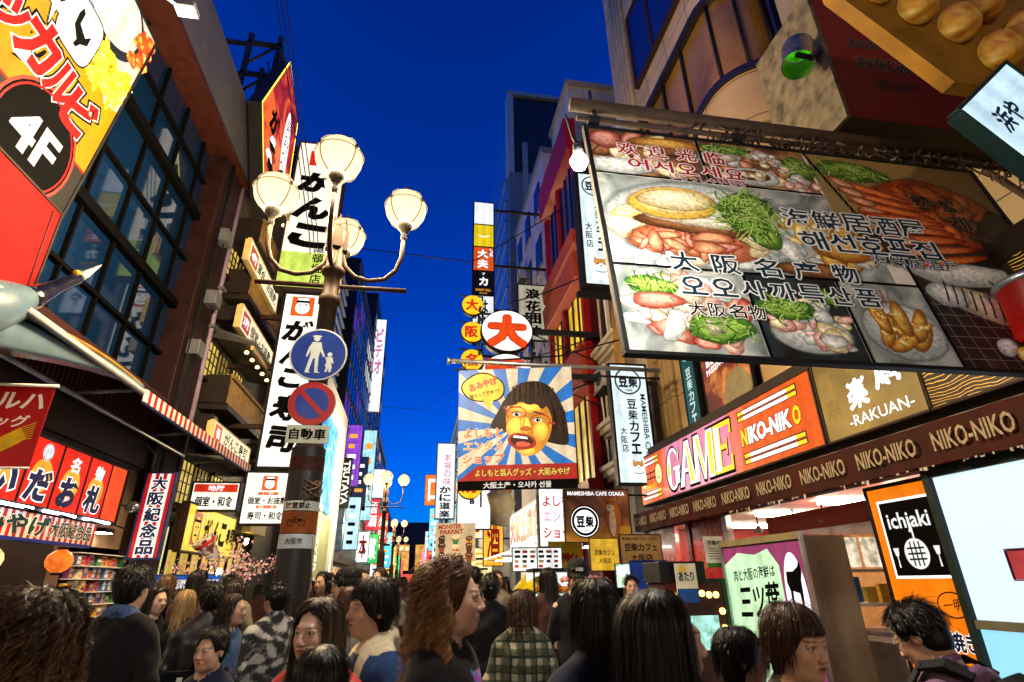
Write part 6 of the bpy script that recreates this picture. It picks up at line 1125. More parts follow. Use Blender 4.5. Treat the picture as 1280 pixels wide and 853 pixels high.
# ================================================================ STREET LAMPS
bronze = D('#2a1806', .6, 0, .35, 8); cage_m = D((.0016, .0011, .0007), .9); cage_m.node_tree.nodes['Principled BSDF'].inputs['Specular IOR Level'].default_value = .02; globe = Frosted('#ffdfa4', 1.8)
def lamp(loc, label):
    t = empty('street_lamp', loc); tag(t, label, 'street lamp', 'globe street lamps along the street')
    b = MB(); b.lathe([(.2, 0), (.2, .25), (.175, .3), (.17, 2.85), (.14, 2.95), (.1, 3.0), (.095, 4.6), (.125, 4.62), (.125, 4.7), (.095, 4.72), (.09, 5.0), (.13, 5.02), (.14, 5.08), (.1, 5.12), (.085, 5.4)], (0, 0, 0), bronze, 20)
    for a in range(4):
        c, s_ = math.cos(a*math.pi/2+.2), math.sin(a*math.pi/2+.2); b.obox((.1*c, .1*s_, 5.5), (.03*c, .03*s_, 0), (-.05*s_, .05*c, 0), (0, 0, .14), bronze)
        b.tube([(.07*c, .07*s_, 5.6), (.1*c, .1*s_, 5.75), (.06*c, .06*s_, 5.86)], [.03, .022, .006], bronze, 8)
    b.lathe([(.085, 5.4), (.1, 5.45), (.1, 5.62), (.06, 5.72), (.025, 5.8), (.0, 5.92)], (0, 0, 0), bronze, 16); b.build('post', t)
    b = MB(); b.tube([(-.86, 0, 4.86), (.88, 0, 4.86)], .03, bronze, 8); b.build('cross_bar', t)
    first = None
    for k in range(4):
        a = k*math.pi/2+.06
        if first is None:
            b = MB(); b.tube([(.08, 0, 5.3), (.13, 0, 5.14), (.25, 0, 5.02), (.42, 0, 4.98), (.6, 0, 5.02), (.73, 0, 5.16), (.79, 0, 5.36), (.8, 0, 5.72)], .028, bronze, 10)
            b.lathe([(.03, 5.62), (.045, 5.66), (.03, 5.7), (.045, 5.74), (.085, 5.79), (.12, 5.86), (.115, 5.87), (0, 5.84)], (.8, 0, 0), D((.006, .004, .0015), .7), 18)
            arm = b.build('arm', t)
            gb_ = MB(); gb_.lathe([(.06, -.258)]+[(.263*math.cos(q), .263*math.sin(q)) for q in [-1.25+.14*j for j in range(20)]]+[(0, .265)], (.8, 0, 6.1), globe, 24); gl = gb_.build('globe', arm)
            b = MB()
            for q in range(4):
                c, s_ = math.cos(q*math.pi/2+.78), math.sin(q*math.pi/2+.78)
                b.tube([(.8+0.271*c*math.cos(w_), 0.271*s_*math.cos(w_), 6.1+0.271*math.sin(w_)) for w_ in [-1.1+.2*j for j in range(14)]], .010, cage_m, 6)
                b.lathe([(0, -.03), (.02, -.02), (.02, .02), (0, .03)], (.8+0.275*c, 0.275*s_, 6.14), cage_m, 8)
            b.tube([(.8+0.271*math.cos(w_), 0.271*math.sin(w_), 6.14) for w_ in [2*math.pi*j/24 for j in range(25)]], .008, cage_m, 5)
            b.lathe([(.06, 6.39), (.05, 6.405), (.02, 6.42), (.03, 6.45), (.0, 6.48)], (.8, 0, 0), cage_m, 12); b.build('cage', arm)
            pl = bpy.data.lights.new('globe_light', 'POINT'); pl.energy = 780; pl.color = (1, .74, .42); pl.shadow_soft_size = .285; pl.use_soft_falloff = False; po = bpy.data.objects.new('globe_light', pl); col.objects.link(po); po.parent = arm; po.location = (.8, 0, 6.1)
            first = arm
        else:
            arm = copy_tree(first, t)
        arm.rotation_euler = (0, 0, a)
    return t
L1 = lamp((-1.14, 6.0, 0), 'nearest bronze street lamp with four glowing globes carrying the round road signs')
for i, (x, y, lb) in enumerate(((-1.45, 27, 'second street lamp with lit globes standing in the middle distance'), (-1.7, 48, 'third street lamp along the row seen small above the crowd'), (-1.75, 66, 'fourth street lamp seen tiny beneath the third lamp'), (-1.8, 84, 'farthest street lamp of the row just above the distant heads'))):
    c = copy_tree(L1); c.location = (x, y, 0); c['label'] = lb
c = copy_tree(L1); c.location = (-.9, -15, 0); c['label'] = 'unseen street lamp added to the same row behind the camera'  # extra unseen lamp, added for warm light on faces turned to the camera
# stickers on the near post and the road signs on it
st = empty('post_sticker', (-1.14, 6.0, 0)); tag(st, 'bands of city stickers with a bicycle mark wrapped round the lamp post', 'sticker')
def band(z0, z1, mat, r_=.174):
    b = MB(); n = 14; vs = [(r_*math.sin(q), -r_*math.cos(q), z) for z in (z0, z1) for q in [-1.5+3.0*k/n for k in range(n+1)]]
    b.add(vs, [(k, k+1, n+2+k, n+1+k) for k in range(n)], mat, True); return b
dirt = D('#16181a', .45, .2, .4, 6); band(.05, 2.9, dirt, .1725).build('wrap', st)
band(2.27, 2.36, D('#c8ccc4', .5)).build('band', st); band(2.06, 2.26, D('#8a4a1c', .6, var=.4)).build('band', st); band(1.92, 2.05, D('#b8c4c8', .5)).build('band', st); band(2.66, 2.8, D('#3a140c', .6, var=.6, scale=14)).build('band', st)
g = G(); f_ = lambda x, y: (x, y)
g.text('放置禁止', 0, 2.315, .24, .06, INK, 2, .02); g.finish('print', st, .178); g = G(); g.text('大阪市', 0, 1.985, .16, .06, NAVY, 2, .02); g.finish('print', st, .178); g = G()
for u in (-.05, .05): g.ring(u, 2.15, .032, .032, .006, INK, 2, 16)
g.line([(-.05, 2.15), (-.015, 2.185), (.035, 2.185), (.05, 2.15)], .007, INK, 2).line([(-.015, 2.185), (.0, 2.15), (.035, 2.185)], .007, INK, 2).line([(-.03, 2.2), (.0, 2.2)], .007, INK, 2)
o = g.finish('print', st, .178)
def disc_sign(name, label, z, rad, cols):
    t = empty(name, (-1.14, 5.80, z)); tag(t, label, 'road sign'); b = MB(); b.lathe([(0, .015), (rad, .015), (rad+.006, .008), (rad, 0), (0, 0)], (0, 0, 0), ALU, 40, 'Y'); b.build('plate', t)
    b = MB(); b.box(-.04, .04, .016, .12, -.06, .06, STEEL); b.build('clamp', t); return t, G()
blue_ = D('#0c3a9a', .35, var=.1, coat=.4); white_ = D('#cfe0e0', .4, var=.05)
t, g = disc_sign('pedestrian_sign', 'round blue road sign of a white adult and child walking hand in hand', 3.9, .3, None)
g.ell(0, 0, .3, .3, white_, 1, 40).ell(0, 0, .285, .285, blue_, 2, 40)
g.ell(-.035, .185, .034, .036, white_, 3).ell(-.035, .21, .05, .014, white_, 3.3).poly([(-.075, .14), (.015, .14), (.035, .06), (.07, -.02), (.052, -.035), (.015, .035), (.005, -.03), (.012, -.2), (.04, -.215), (-.02, -.215), (-.03, -.05), (-.05, -.05), (-.08, -.2), (-.06, -.22), (-.12, -.215), (-.085, -.03), (-.08, .05), (-.1, .0), (-.115, -.04), (-.13, -.03), (-.11, .07)], white_, 3)
g.ell(.12, -.0, .026, .026, white_, 3).poly([(.085, -.03), (.15, -.03), (.17, -.1), (.16, -.105), (.14, -.08), (.155, -.15), (.145, -.205), (.125, -.2), (.12, -.15), (.105, -.205), (.085, -.2), (.095, -.15), (.08, -.13), (.095, -.08), (.065, -.02), (.055, -.03)], white_, 3)
g.finish('sign_face', t, .002)
t, g = disc_sign('no_parking_sign', 'round red ringed blue no parking sign under the pedestrian sign', 3.345, .235, None)
g.ell(0, 0, .235, .235, D('#a81a1a', .35, var=.1, coat=.4), 1, 40).ell(0, 0, .17, .17, blue_, 2, 36).line([(-.13, .13), (.13, -.13)], .05, D('#a81a1a', .35, var=.1, coat=.4), 3); g.finish('sign_face', t, .002)
g = sign('plate_sign', 'small white plate reading three black kanji under the no parking sign', 'road sign', (-1.14, 5.80, 3.015), .42, .185, 'S', .012, ALU, 0, D('#b8c0b4', .45, var=.1)); g.text('自動車', 0, 0, .36, .12, INK, 2, .03); done(g)
t = empty('wire_bundle', (-1.0, 5.9, 2.45)); tag(t, 'knotted bundle of twine tied on the lamp post under the plate', 'twine')
b = MB()
for k in range(14): b.tube([(rng.uniform(-.12, .06), rng.uniform(-.1, .05), rng.uniform(-.1, .14)) for _ in range(5)], .012, D('#5a4a40', .8), 5)
b.tube([(-.02, 0, -.1), (.05, .05, -.8), (-.04, .1, -1.6)], .006, D('#8a8a80'), 5); b.build('twine', t)
# overhead cables
for nm, pts, lb in (('overhead_cable', [(-4.3, 5, 17.6), (-3.6, 9, 13.2), (-3.0, 12.2, 9.6), (-2.7, 14, 6.0)], 'thin bundle of cables running down past the crest sign and tall signs'), ('overhead_cable', [(-4.3, 60, 19.5), (0, 52, 17.0), (4.6, 44, 18)], 'single cable sagging across the far street against the blue sky'), ('overhead_cable', [(4.6, 15, 13.5), (1.5, 17, 12.2), (-4.4, 19, 13.8)], 'thin cable crossing the street from the red building to the office block'), ('overhead_cable', [(5.2, 12.6, 9.8), (3.2, 13, 8.9), (2.2, 13.2, 8.6)], 'drooping wire from the cafe building to the round sign frame'), ('overhead_cable', [(4.7, 11.4, 6.9), (3.0, 11.0, 6.2), (1.2, 10.4, 5.75)], 'slack wire above the twin pipe of the face poster'), ('overhead_cable', [(-4.9, 12.2, 15.4), (-4.2, 12.6, 12.8), (-2.4, 13, 11.7)], 'short black cable from the roof frame to the tall white sign')):
    t = empty(nm, pts[0]); tag(t, lb, 'cable'); b = MB(); n = 3 if 'bundle' in lb else 1
    for k in range(n): b.tube([Vector(p)-Vector(pts[0])+Vector((.09*k, 0, .05*k)) for p in pts], .012 if n > 1 else .02, BLACK, 5)
    b.build('wire', t)
# ================================================================ PEOPLE
def surfnet(xs, ys, zs, F):
    s = F < 0; nx, ny, nz = F.shape
    c = s[:-1, :-1, :-1].astype(np.int8)
    for d in ((1, 0, 0), (0, 1, 0), (0, 0, 1), (1, 1, 0), (1, 0, 1), (0, 1, 1), (1, 1, 1)):
        c = c+s[d[0]:nx-1+d[0], d[1]:ny-1+d[1], d[2]:nz-1+d[2]]
    I, J, K = np.nonzero((c > 0) & (c < 8)); n = len(I)
    idx = -np.ones((nx-1, ny-1, nz-1), np.int64); idx[I, J, K] = np.arange(n)
    acc = np.zeros((n, 3)); cnt = np.zeros(n); P = np.stack
    corners = [(a, b, e) for a in (0, 1) for b in (0, 1) for e in (0, 1)]
    val = {q: F[I+q[0], J+q[1], K+q[2]] for q in corners}
    for a in corners:
        for ax in range(3):
            if a[ax] == 0:
                b = list(a); b[ax] = 1; b = tuple(b); fa, fb = val[a], val[b]; m = (fa < 0) != (fb < 0)
                t = np.where(m, fa/np.where(m, fa-fb, 1), 0)
                pa = np.stack([xs[I+a[0]], ys[J+a[1]], zs[K+a[2]]], 1); pb = np.stack([xs[I+b[0]], ys[J+b[1]], zs[K+b[2]]], 1)
                acc += np.where(m[:, None], pa+(pb-pa)*t[:, None], 0); cnt += m
    V = acc/cnt[:, None]; faces = []
    for ax in range(3):
        sl0 = [slice(1, -1)]*3; sl1 = [slice(1, -1)]*3; sl0[ax] = slice(0, -1); sl1[ax] = slice(1, None)
        a, b = s[tuple(sl0)], s[tuple(sl1)]; i, j, k = np.nonzero(a != b)
        off = [1, 1, 1]; off[ax] = 0; i, j, k = i+off[0], j+off[1], k+off[2]; u, v = [q for q in range(3) if q != ax]
        def at(du, dv):
            p = [i.copy(), j.copy(), k.copy()]; p[u] -= du; p[v] -= dv; return idx[p[0], p[1], p[2]]
        q = np.stack([at(1, 1), at(0, 1), at(0, 0), at(1, 0)], 1); fl = s[tuple(sl0)][a != b]
        if ax == 1: fl = ~fl
        q[~fl] = q[~fl][:, ::-1]; faces.append(q)
    return V, np.concatenate(faces)
def axis(lo, hi, flo, fhi, h, H):
    a = list(np.arange(lo, flo, H)); b = list(np.arange(flo, fhi, h)); c = list(np.arange(fhi, hi, H)); return np.array(a+b+c, np.float32)
class Field:
    def __init__(s, xs, ys, zs): s.xs, s.ys, s.zs = xs, ys, zs; s.F = np.full((len(xs), len(ys), len(zs)), 1.0, np.float32)
    def sl(s, lo, hi, m=.06):
        r = []
        for a, l, h in zip((s.xs, s.ys, s.zs), lo, hi): r.append(slice(max(0, np.searchsorted(a, l-m)), min(len(a), np.searchsorted(a, h+m)+1)))
        return tuple(r), s.xs[r[0]][:, None, None], s.ys[r[1]][None, :, None], s.zs[r[2]][None, None, :]
    def comb(s, sl, d, k, sub=False):
        f = s.F[sl]
        if sub:
            d = -d; h = np.clip(.5+.5*(d-f)/k, 0, 1); s.F[sl] = f*(1-h)+d*h+k*h*(1-h)
        else:
            h = np.clip(.5+.5*(f-d)/k, 0, 1); s.F[sl] = f*(1-h)+d*h-k*h*(1-h)
    def ell(s, c, r, k=.02, sub=False, fr=None):
        c = np.array(c); r = np.array(r)
        if fr is None:
            sl, X, Y, Z = s.sl(c-r, c+r); X, Y, Z = X-c[0], Y-c[1], Z-c[2]
        else:
            sl, (HX, HY, HZ) = fr; X, Y, Z = HX-c[0], HY-c[1], HZ-c[2]
        k0 = np.sqrt((X/r[0])**2+(Y/r[1])**2+(Z/r[2])**2); k1 = np.sqrt((X/r[0]**2)**2+(Y/r[1]**2)**2+(Z/r[2]**2)**2)+1e-6
        s.comb(sl, k0*(k0-1)/k1, k, sub)
    def cap(s, a, b, ra, rb=None, k=.02, sub=False, fr=None, sq=None):
        a, b = np.array(a, float), np.array(b, float); rb = ra if rb is None else rb
        if fr is None:
            R_ = max(ra, rb); sl, X, Y, Z = s.sl(np.minimum(a, b)-R_, np.maximum(a, b)+R_)
        else: sl, (X, Y, Z) = fr
        X, Y, Z = X-a[0], Y-a[1], Z-a[2]; d = b-a; L = float(d@d)+1e-9
        h = np.clip((X*d[0]+Y*d[1]+Z*d[2])/L, 0, 1)
        if sq: X = X*sq[0]; 
        s.comb(sl, np.sqrt((X-d[0]*h*(sq[0] if sq else 1))**2+(Y-d[1]*h)**2+(Z-d[2]*h)**2)-(ra+(rb-ra)*h), k, sub)
    def mesh(s): 
        for a in range(3):
            q = [slice(None)]*3; q[a] = 0; s.F[tuple(q)] = 1; q[a] = -1; s.F[tuple(q)] = 1
        return surfnet(s.xs, s.ys, s.zs, s.F)
SKIN = bpy.data.materials.new('skin'); SKIN.use_nodes = True
def attr_mat(m, rough, spec=.5, noise=.25, nscale=60, bump=.0, sheen=0.0, sss=0.0):
    t = m.node_tree; b = t.nodes['Principled BSDF']; a = t.nodes.new('ShaderNodeAttribute'); a.attribute_name = 'Col'
    tc = t.nodes.new('ShaderNodeTexCoord'); n = t.nodes.new('ShaderNodeTexNoise'); n.inputs['Scale'].default_value = nscale; n.inputs['Detail'].default_value = 4; t.links.new(tc.outputs['Object'], n.inputs['Vector'])
    mr = t.nodes.new('ShaderNodeMapRange'); mr.inputs['To Min'].default_value = 1-noise; mr.inputs['To Max'].default_value = 1+noise; t.links.new(n.outputs['Fac'], mr.inputs['Value'])
    mx = t.nodes.new('ShaderNodeVectorMath'); mx.operation = 'SCALE'; t.links.new(a.outputs['Color'], mx.inputs[0]); t.links.new(mr.outputs[0], mx.inputs['Scale']); t.links.new(mx.outputs[0], b.inputs['Base Color'])
    b.inputs['Roughness'].default_value = rough; b.inputs['Specular IOR Level'].default_value = spec; b.inputs['Sheen Weight'].default_value = sheen
    if sss: b.inputs['Subsurface Weight'].default_value = sss; b.inputs['Subsurface Radius'].default_value = (.012, .005, .003); b.inputs['Subsurface Scale'].default_value = 1.0
    if bump:
        bp = t.nodes.new('ShaderNodeBump'); bp.inputs['Strength'].default_value = bump; bp.inputs['Distance'].default_value = .004; t.links.new(n.outputs['Fac'], bp.inputs['Height']); t.links.new(bp.outputs[0], b.inputs['Normal'])
attr_mat(SKIN, .45, .4, .08, 90, .12, 0, .12)
CLOTH = bpy.data.materials.new('cloth'); CLOTH.use_nodes = True; attr_mat(CLOTH, .9, .12, .35, 45, .35, .08)
SHINY = bpy.data.materials.new('nylon'); SHINY.use_nodes = True; attr_mat(SHINY, .4, .5, .25, 14, .5)
HAIRM = bpy.data.materials.new('hair'); HAIRM.use_nodes = True; attr_mat(HAIRM, .42, .22, .3, 30, 0)
HAIRM.node_tree.nodes['Principled BSDF'].inputs['Anisotropic'].default_value = .5

def rotm(yaw, pitch, roll=0): return (Matrix.Rotation(R(yaw), 3, 'Z') @ Matrix.Rotation(R(roll), 3, 'Y') @ Matrix.Rotation(R(pitch), 3, 'X'))
def smooth01(x): x = np.clip(x, 0, 1); return x*x*(3-2*x)
def skin_mesh(hy=0, hp=0, hr=0, pose='down', female=False, fine=.0055, coarse=.012, tone=(.42, .25, .17), beard=0, lip=None, mouth=0):
    xs = axis(-.44, .44, -.11, .11, fine, coarse); ys = axis(-.46, .3, -.15, .15, fine, coarse); zs = axis(-.03, 1.74, 1.4, 1.72, fine, coarse)
    f = Field(xs, ys, zs); w_ = .92 if female else 1.0
    # torso and limbs
    f.ell((0, .015, 1.24), (.165*w_, .105, .21), .03); f.ell((0, .01, 1.05), (.135*w_, .1, .16), .06); f.ell((0, .02, .92), (.16, .115, .13), .06)
    [f.cap((sx*.04, .022, 1.425), (sx*.15*w_, .02, 1.345), .05, .045, .05) for sx in (-1, 1)]
    for sx in (-1, 1):
        f.cap((sx*.085, .02, .9), (sx*.095, .0, .5), .085, .055, .04); f.cap((sx*.095, .0, .5), (sx*.095, .03, .1), .056, .036, .03); f.cap((sx*.095, .05, .04), (sx*.105, -.12, .03), .035, .03, .03)
        sh = (sx*.168*w_, .02, 1.335)
        if pose == 'phone' or (pose == 'one' and sx < 0): el, wr, d, nn = (sx*.235, .0, 1.12), (sx*.1, -.22, 1.19), Vector((-sx*.45, -.35, .75)).normalized(), Vector((0, .6, .5))
        elif pose == 'pocket': el, wr, d, nn = (sx*.26, .08, 1.12), (sx*.2, -.06, .95), Vector((-sx*.5, -.3, -.6)).normalized(), Vector((0, -1, 0))
        else: el, wr, d, nn = (sx*.225, .045, 1.11), (sx*.235, -.03, .86), Vector((0, -.12, -1)).normalized(), Vector((-sx, 0, 0))
        f.cap(sh, el, .052, .038, .03); f.cap(el, wr, .039, .026, .015)
        W = Vector(wr); sd_ = d.cross(nn).normalized()*(1); nn = sd_.cross(d).normalized()
        f.cap(W+d*.02, W+d*.085, .026, .03, .015); f.cap(W+d*.04+sd_*.018, W+d*.09+sd_*.02, .02, .016, .012); f.cap(W+d*.04-sd_*.018, W+d*.09-sd_*.02, .02, .016, .012)
        for k, ln in enumerate((.062, .072, .068, .052)):
            p0 = W+d*.09+sd_*(.03-.02*k); p1 = p0+d*ln*.55+nn*ln*.2; p2 = p1+d*ln*.32+nn*ln*.42; f.cap(p0, p1, .0095, .0088, .004); f.cap(p1, p2, .0088, .0075, .004)
        t0 = W+d*.03+sd_*.03; t1 = t0+d*.035+sd_*.03+nn*.01; f.cap(t0, t1, .012, .01, .008); f.cap(t1, t1+d*.032+sd_*.004+nn*.012, .01, .008, .005)
    # neck, head
    f.cap((0, .025, 1.36), (0, .015, 1.5), .058*w_ if not female else .05, .05 if not female else .045, .05)
    Rm = rotm(hy, hp, hr); piv = Vector((0, .02, 1.49)); hc = Vector((0, -.012, 1.58))
    sl, X, Y, Z = f.sl((-.14, -.19, 1.42), (.14, .19, 1.73), .0)
    A = np.array(Rm.transposed()); off = Rm @ (hc-piv)+piv
    def tohead(X, Y, Z):
        x, y, z = X-off[0], Y-off[1], Z-off[2]; return A[0, 0]*x+A[0, 1]*y+A[0, 2]*z, A[1, 0]*x+A[1, 1]*y+A[1, 2]*z, A[2, 0]*x+A[2, 1]*y+A[2, 2]*z
    H_ = tohead(X, Y, Z); fr = (sl, tuple(np.broadcast_to(q, f.F[sl].shape) for q in H_)); e = lambda c, r, k=.02, sub=False: f.ell(c, r, k, sub, fr)
    j = .93 if female else 1.0
    e((0, .018, .035), (.074, .093, .084), .04); e((0, -.03, -.025), (.061*j, .062, .085), .035); e((0, -.058, -.088), (.03*j, .028, .024), .035)
    for sx in (-1, 1):
        e((sx*.036*j, -.058, -.028), (.026, .026, .03), .025); e((sx*.045*j, -.02, -.07), (.02, .035, .03), .03)
        e((sx*.031, -.098, .004), (.021, .02, .014), .014, True); e((sx*.031, -.0765, .003), (.0142, .0132, .0125), .002)
        f.cap((sx*.02, -.0885, .0115), (sx*.045, -.08, .0105), .0045, .004, .005, False, fr); f.cap((sx*.021, -.0885, -.0065), (sx*.043, -.081, -.006), .0035, .003, .005, False, fr)
        e((sx*.076, .012, -.006), (.009, .019, .031), .008); e((sx*.088, .008, -.004), (.008, .01, .019), .006, True)
        e((sx*.011, -.1, -.034), (.0085, .01, .008), .006)
    f.cap((-.026, -.082, .022), (.026, -.082, .022), .011, None, .018, False, fr)
    f.cap((0, -.088, .01), (0, -.108, -.028), .0085 if not female else .0075, .0115, .012, False, fr)
    e((0, -.083, -.06), (.026, .012, .013), .012); e((0, -.0935, -.0545), (.02, .0065, .005), .004); e((0, -.092, -.0655), (.018, .0072, .006), .004)
    e((0, -.1, -.0598), (.022, .008, .0014+mouth), .003, True)
    V, Fc = f.mesh()
    hx_, hy_, hz_ = tohead(V[:, 0], V[:, 1], V[:, 2]); C = np.empty((len(V), 4), np.float32); C[:, 3] = 1; C[:, :3] = tone
    hd = V[:, 2] > 1.42
    def mix(m, c): C[:, :3] = C[:, :3]*(1-m[:, None])+np.array(c, np.float32)*m[:, None]
    ck_ = hd*np.exp(-(((np.abs(hx_)-.04)/.022)**2+((hz_+.03)/.022)**2))*(hy_ < -.02)*.35; mix(ck_, (tone[0]*1.05, tone[1]*.72, tone[2]*.68))
    lm = hd*smooth01((1.12-np.sqrt((hx_/.022)**2+((hz_+.06)/.0105)**2))*4)*(hy_ < -.07); mix(lm*.85, lip or (.33, .1, .085))
    mix(hd*smooth01((1-np.abs(hz_+.0598)/.0022)*2)*(np.abs(hx_) < .021)*(hy_ < -.07)*.9, (.06, .015, .012))
    ax_ = np.abs(hx_)-.031; ez = hz_-.003
    almond = (hd & (hy_ < -.06))*smooth01((1-(ax_/.0135)**2-(ez/(.0055*np.clip(1-(ax_/.0145)**2, .05, 1)+.0012))**2)*3)
    mix(almond, (.62, .6, .57)); iris = almond*smooth01((1.1-np.sqrt((ax_/.0052)**2+(ez/.0054)**2))*5); mix(iris, (.018, .01, .007))
    lash = (hd & (hy_ < -.055))*smooth01((1-np.abs(ez-.0062+1.2*ax_**2/.03)/.0022)*2)*(np.abs(ax_) < .0155); mix(lash*.9, (.012, .009, .008))
    bz = hz_-.0245+np.abs(ax_)*.12; brow = (hd & (hy_ < -.05))*smooth01((1-np.abs(bz)/(.0042 if not female else .003))*2)*smooth01((1-np.abs(ax_+.001)/.021)*4); mix(brow*.85, (.02, .014, .01))
    nos = hd*np.exp(-(((np.abs(hx_)-.0075)/.0032)**2+((hz_+.0415)/.0028)**2))*(hy_ < -.085); mix(np.clip(nos, 0, 1)*.8, (.05, .02, .015))
    if beard: mix(hd*smooth01((-.035-hz_)/.02)*(hy_ < .0)*(1-lm)*beard, (.03, .02, .015))
    return V, Fc, C, (Rm, off)
def wrinkle(X, Y, Z, s, amp=.0075): return amp*(np.sin(23*Z+9*X+s)*np.sin(17*X-11*Y+2*s)+.7*np.sin(41*Z-19*Y+s*1.7)*np.sin(13*Y+29*X+s))
def cloth_meshes(pose, female, hem, style, seed, res=.011, bulk=.0):
    w_ = .94 if female else 1.0
    f = Field(np.arange(-.46, .46, res, dtype=np.float32), np.arange(-.4, .34, res, dtype=np.float32), np.arange(hem-.05, 1.56, res, dtype=np.float32))
    f.ell((0, .015, 1.25), (.185*w_+bulk, .125+bulk, .22), .03); f.ell((0, .012, 1.03), (.165*w_+bulk, .125+bulk, .2), .07); f.ell((0, .02, .88), (.178+bulk, .132+bulk, .16), .07)
    if hem < .75: f.cap((0, .02, .88), (0, .02, hem), .16, .18, .06)
    [f.cap((sx*.045, .024, 1.42), (sx*.152*w_, .02, 1.34), .056+bulk*.5, .056+bulk*.6, .05) for sx in (-1, 1)]; f.cap((0, .03, 1.4), (0, .02, 1.45), .068, .062, .03)
    for sx in (-1, 1):
        sh = (sx*.17*w_, .02, 1.33)
        if pose == 'phone' or (pose == 'one' and sx < 0): el, wr = (sx*.24, .0, 1.115), (sx*.115, -.2, 1.18)
        elif pose == 'pocket': el, wr = (sx*.265, .085, 1.115), (sx*.205, -.05, .955)
        else: el, wr = (sx*.232, .05, 1.105), (sx*.238, -.025, .885)
        f.cap(sh, el, .06+bulk*.8, .052+bulk, .03); f.cap(el, wr, .056+bulk, .042+bulk*.8, .012); f.cap(Vector(wr), Vector(wr)+(Vector(wr)-Vector(el)).normalized()*.01, .044+bulk*.8, None, .006)
    if style in ('collar', 'sherpa', 'shirt'):
        for k in range(20):
            a = 2*math.pi*k/20
            if abs(a-math.pi*1.5) < .5: continue
            r_ = .02 if style == 'sherpa' else .011; x, y = .082*math.cos(a), .02+.078*math.sin(a); z = 1.452+.03*math.sin(a); f.cap((x, y, z), (x*1.12, .02+(y-.02)*1.14, z-.035), r_, None, .012)
    if style == 'hood': f.ell((0, .115, 1.4), (.12, .06, .085), .03); f.ell((0, .1, 1.46), (.09, .04, .045), .02, True)
    if style == 'turtle': f.cap((0, .022, 1.44), (0, .015, 1.49), .062, .058, .02)
    X, Y, Z = f.xs[:, None, None], f.ys[None, :, None], f.zs[None, None, :]
    f.F += wrinkle(X, Y, Z, seed)
    f.F = np.maximum(f.F, hem+.012*np.sin(9*X+seed)-Z)
    f.F = np.maximum(f.F, -(np.sqrt(X**2+(Y-.0)**2)-.052)*(Z > 1.40)-(1-(Z > 1.40))*1)
    V, Fc = f.mesh()
    g_ = Field(np.arange(-.22, .22, res, dtype=np.float32), np.arange(-.22, .22, res, dtype=np.float32), np.arange(.02, 1.02, res, dtype=np.float32))
    g_.ell((0, .02, .9), (.172, .127, .12), .04)
    for sx in (-1, 1): g_.cap((sx*.088, .02, .88), (sx*.098, .0, .5), .1, .075, .03); g_.cap((sx*.098, .0, .5), (sx*.098, .03, .1), .075, .06, .03)
    g_.F += wrinkle(g_.xs[:, None, None], g_.ys[None, :, None], g_.zs[None, None, :], seed+3, .003); g_.F = np.maximum(g_.F, .07-g_.zs[None, None, :])
    return (V, Fc), g_.mesh()
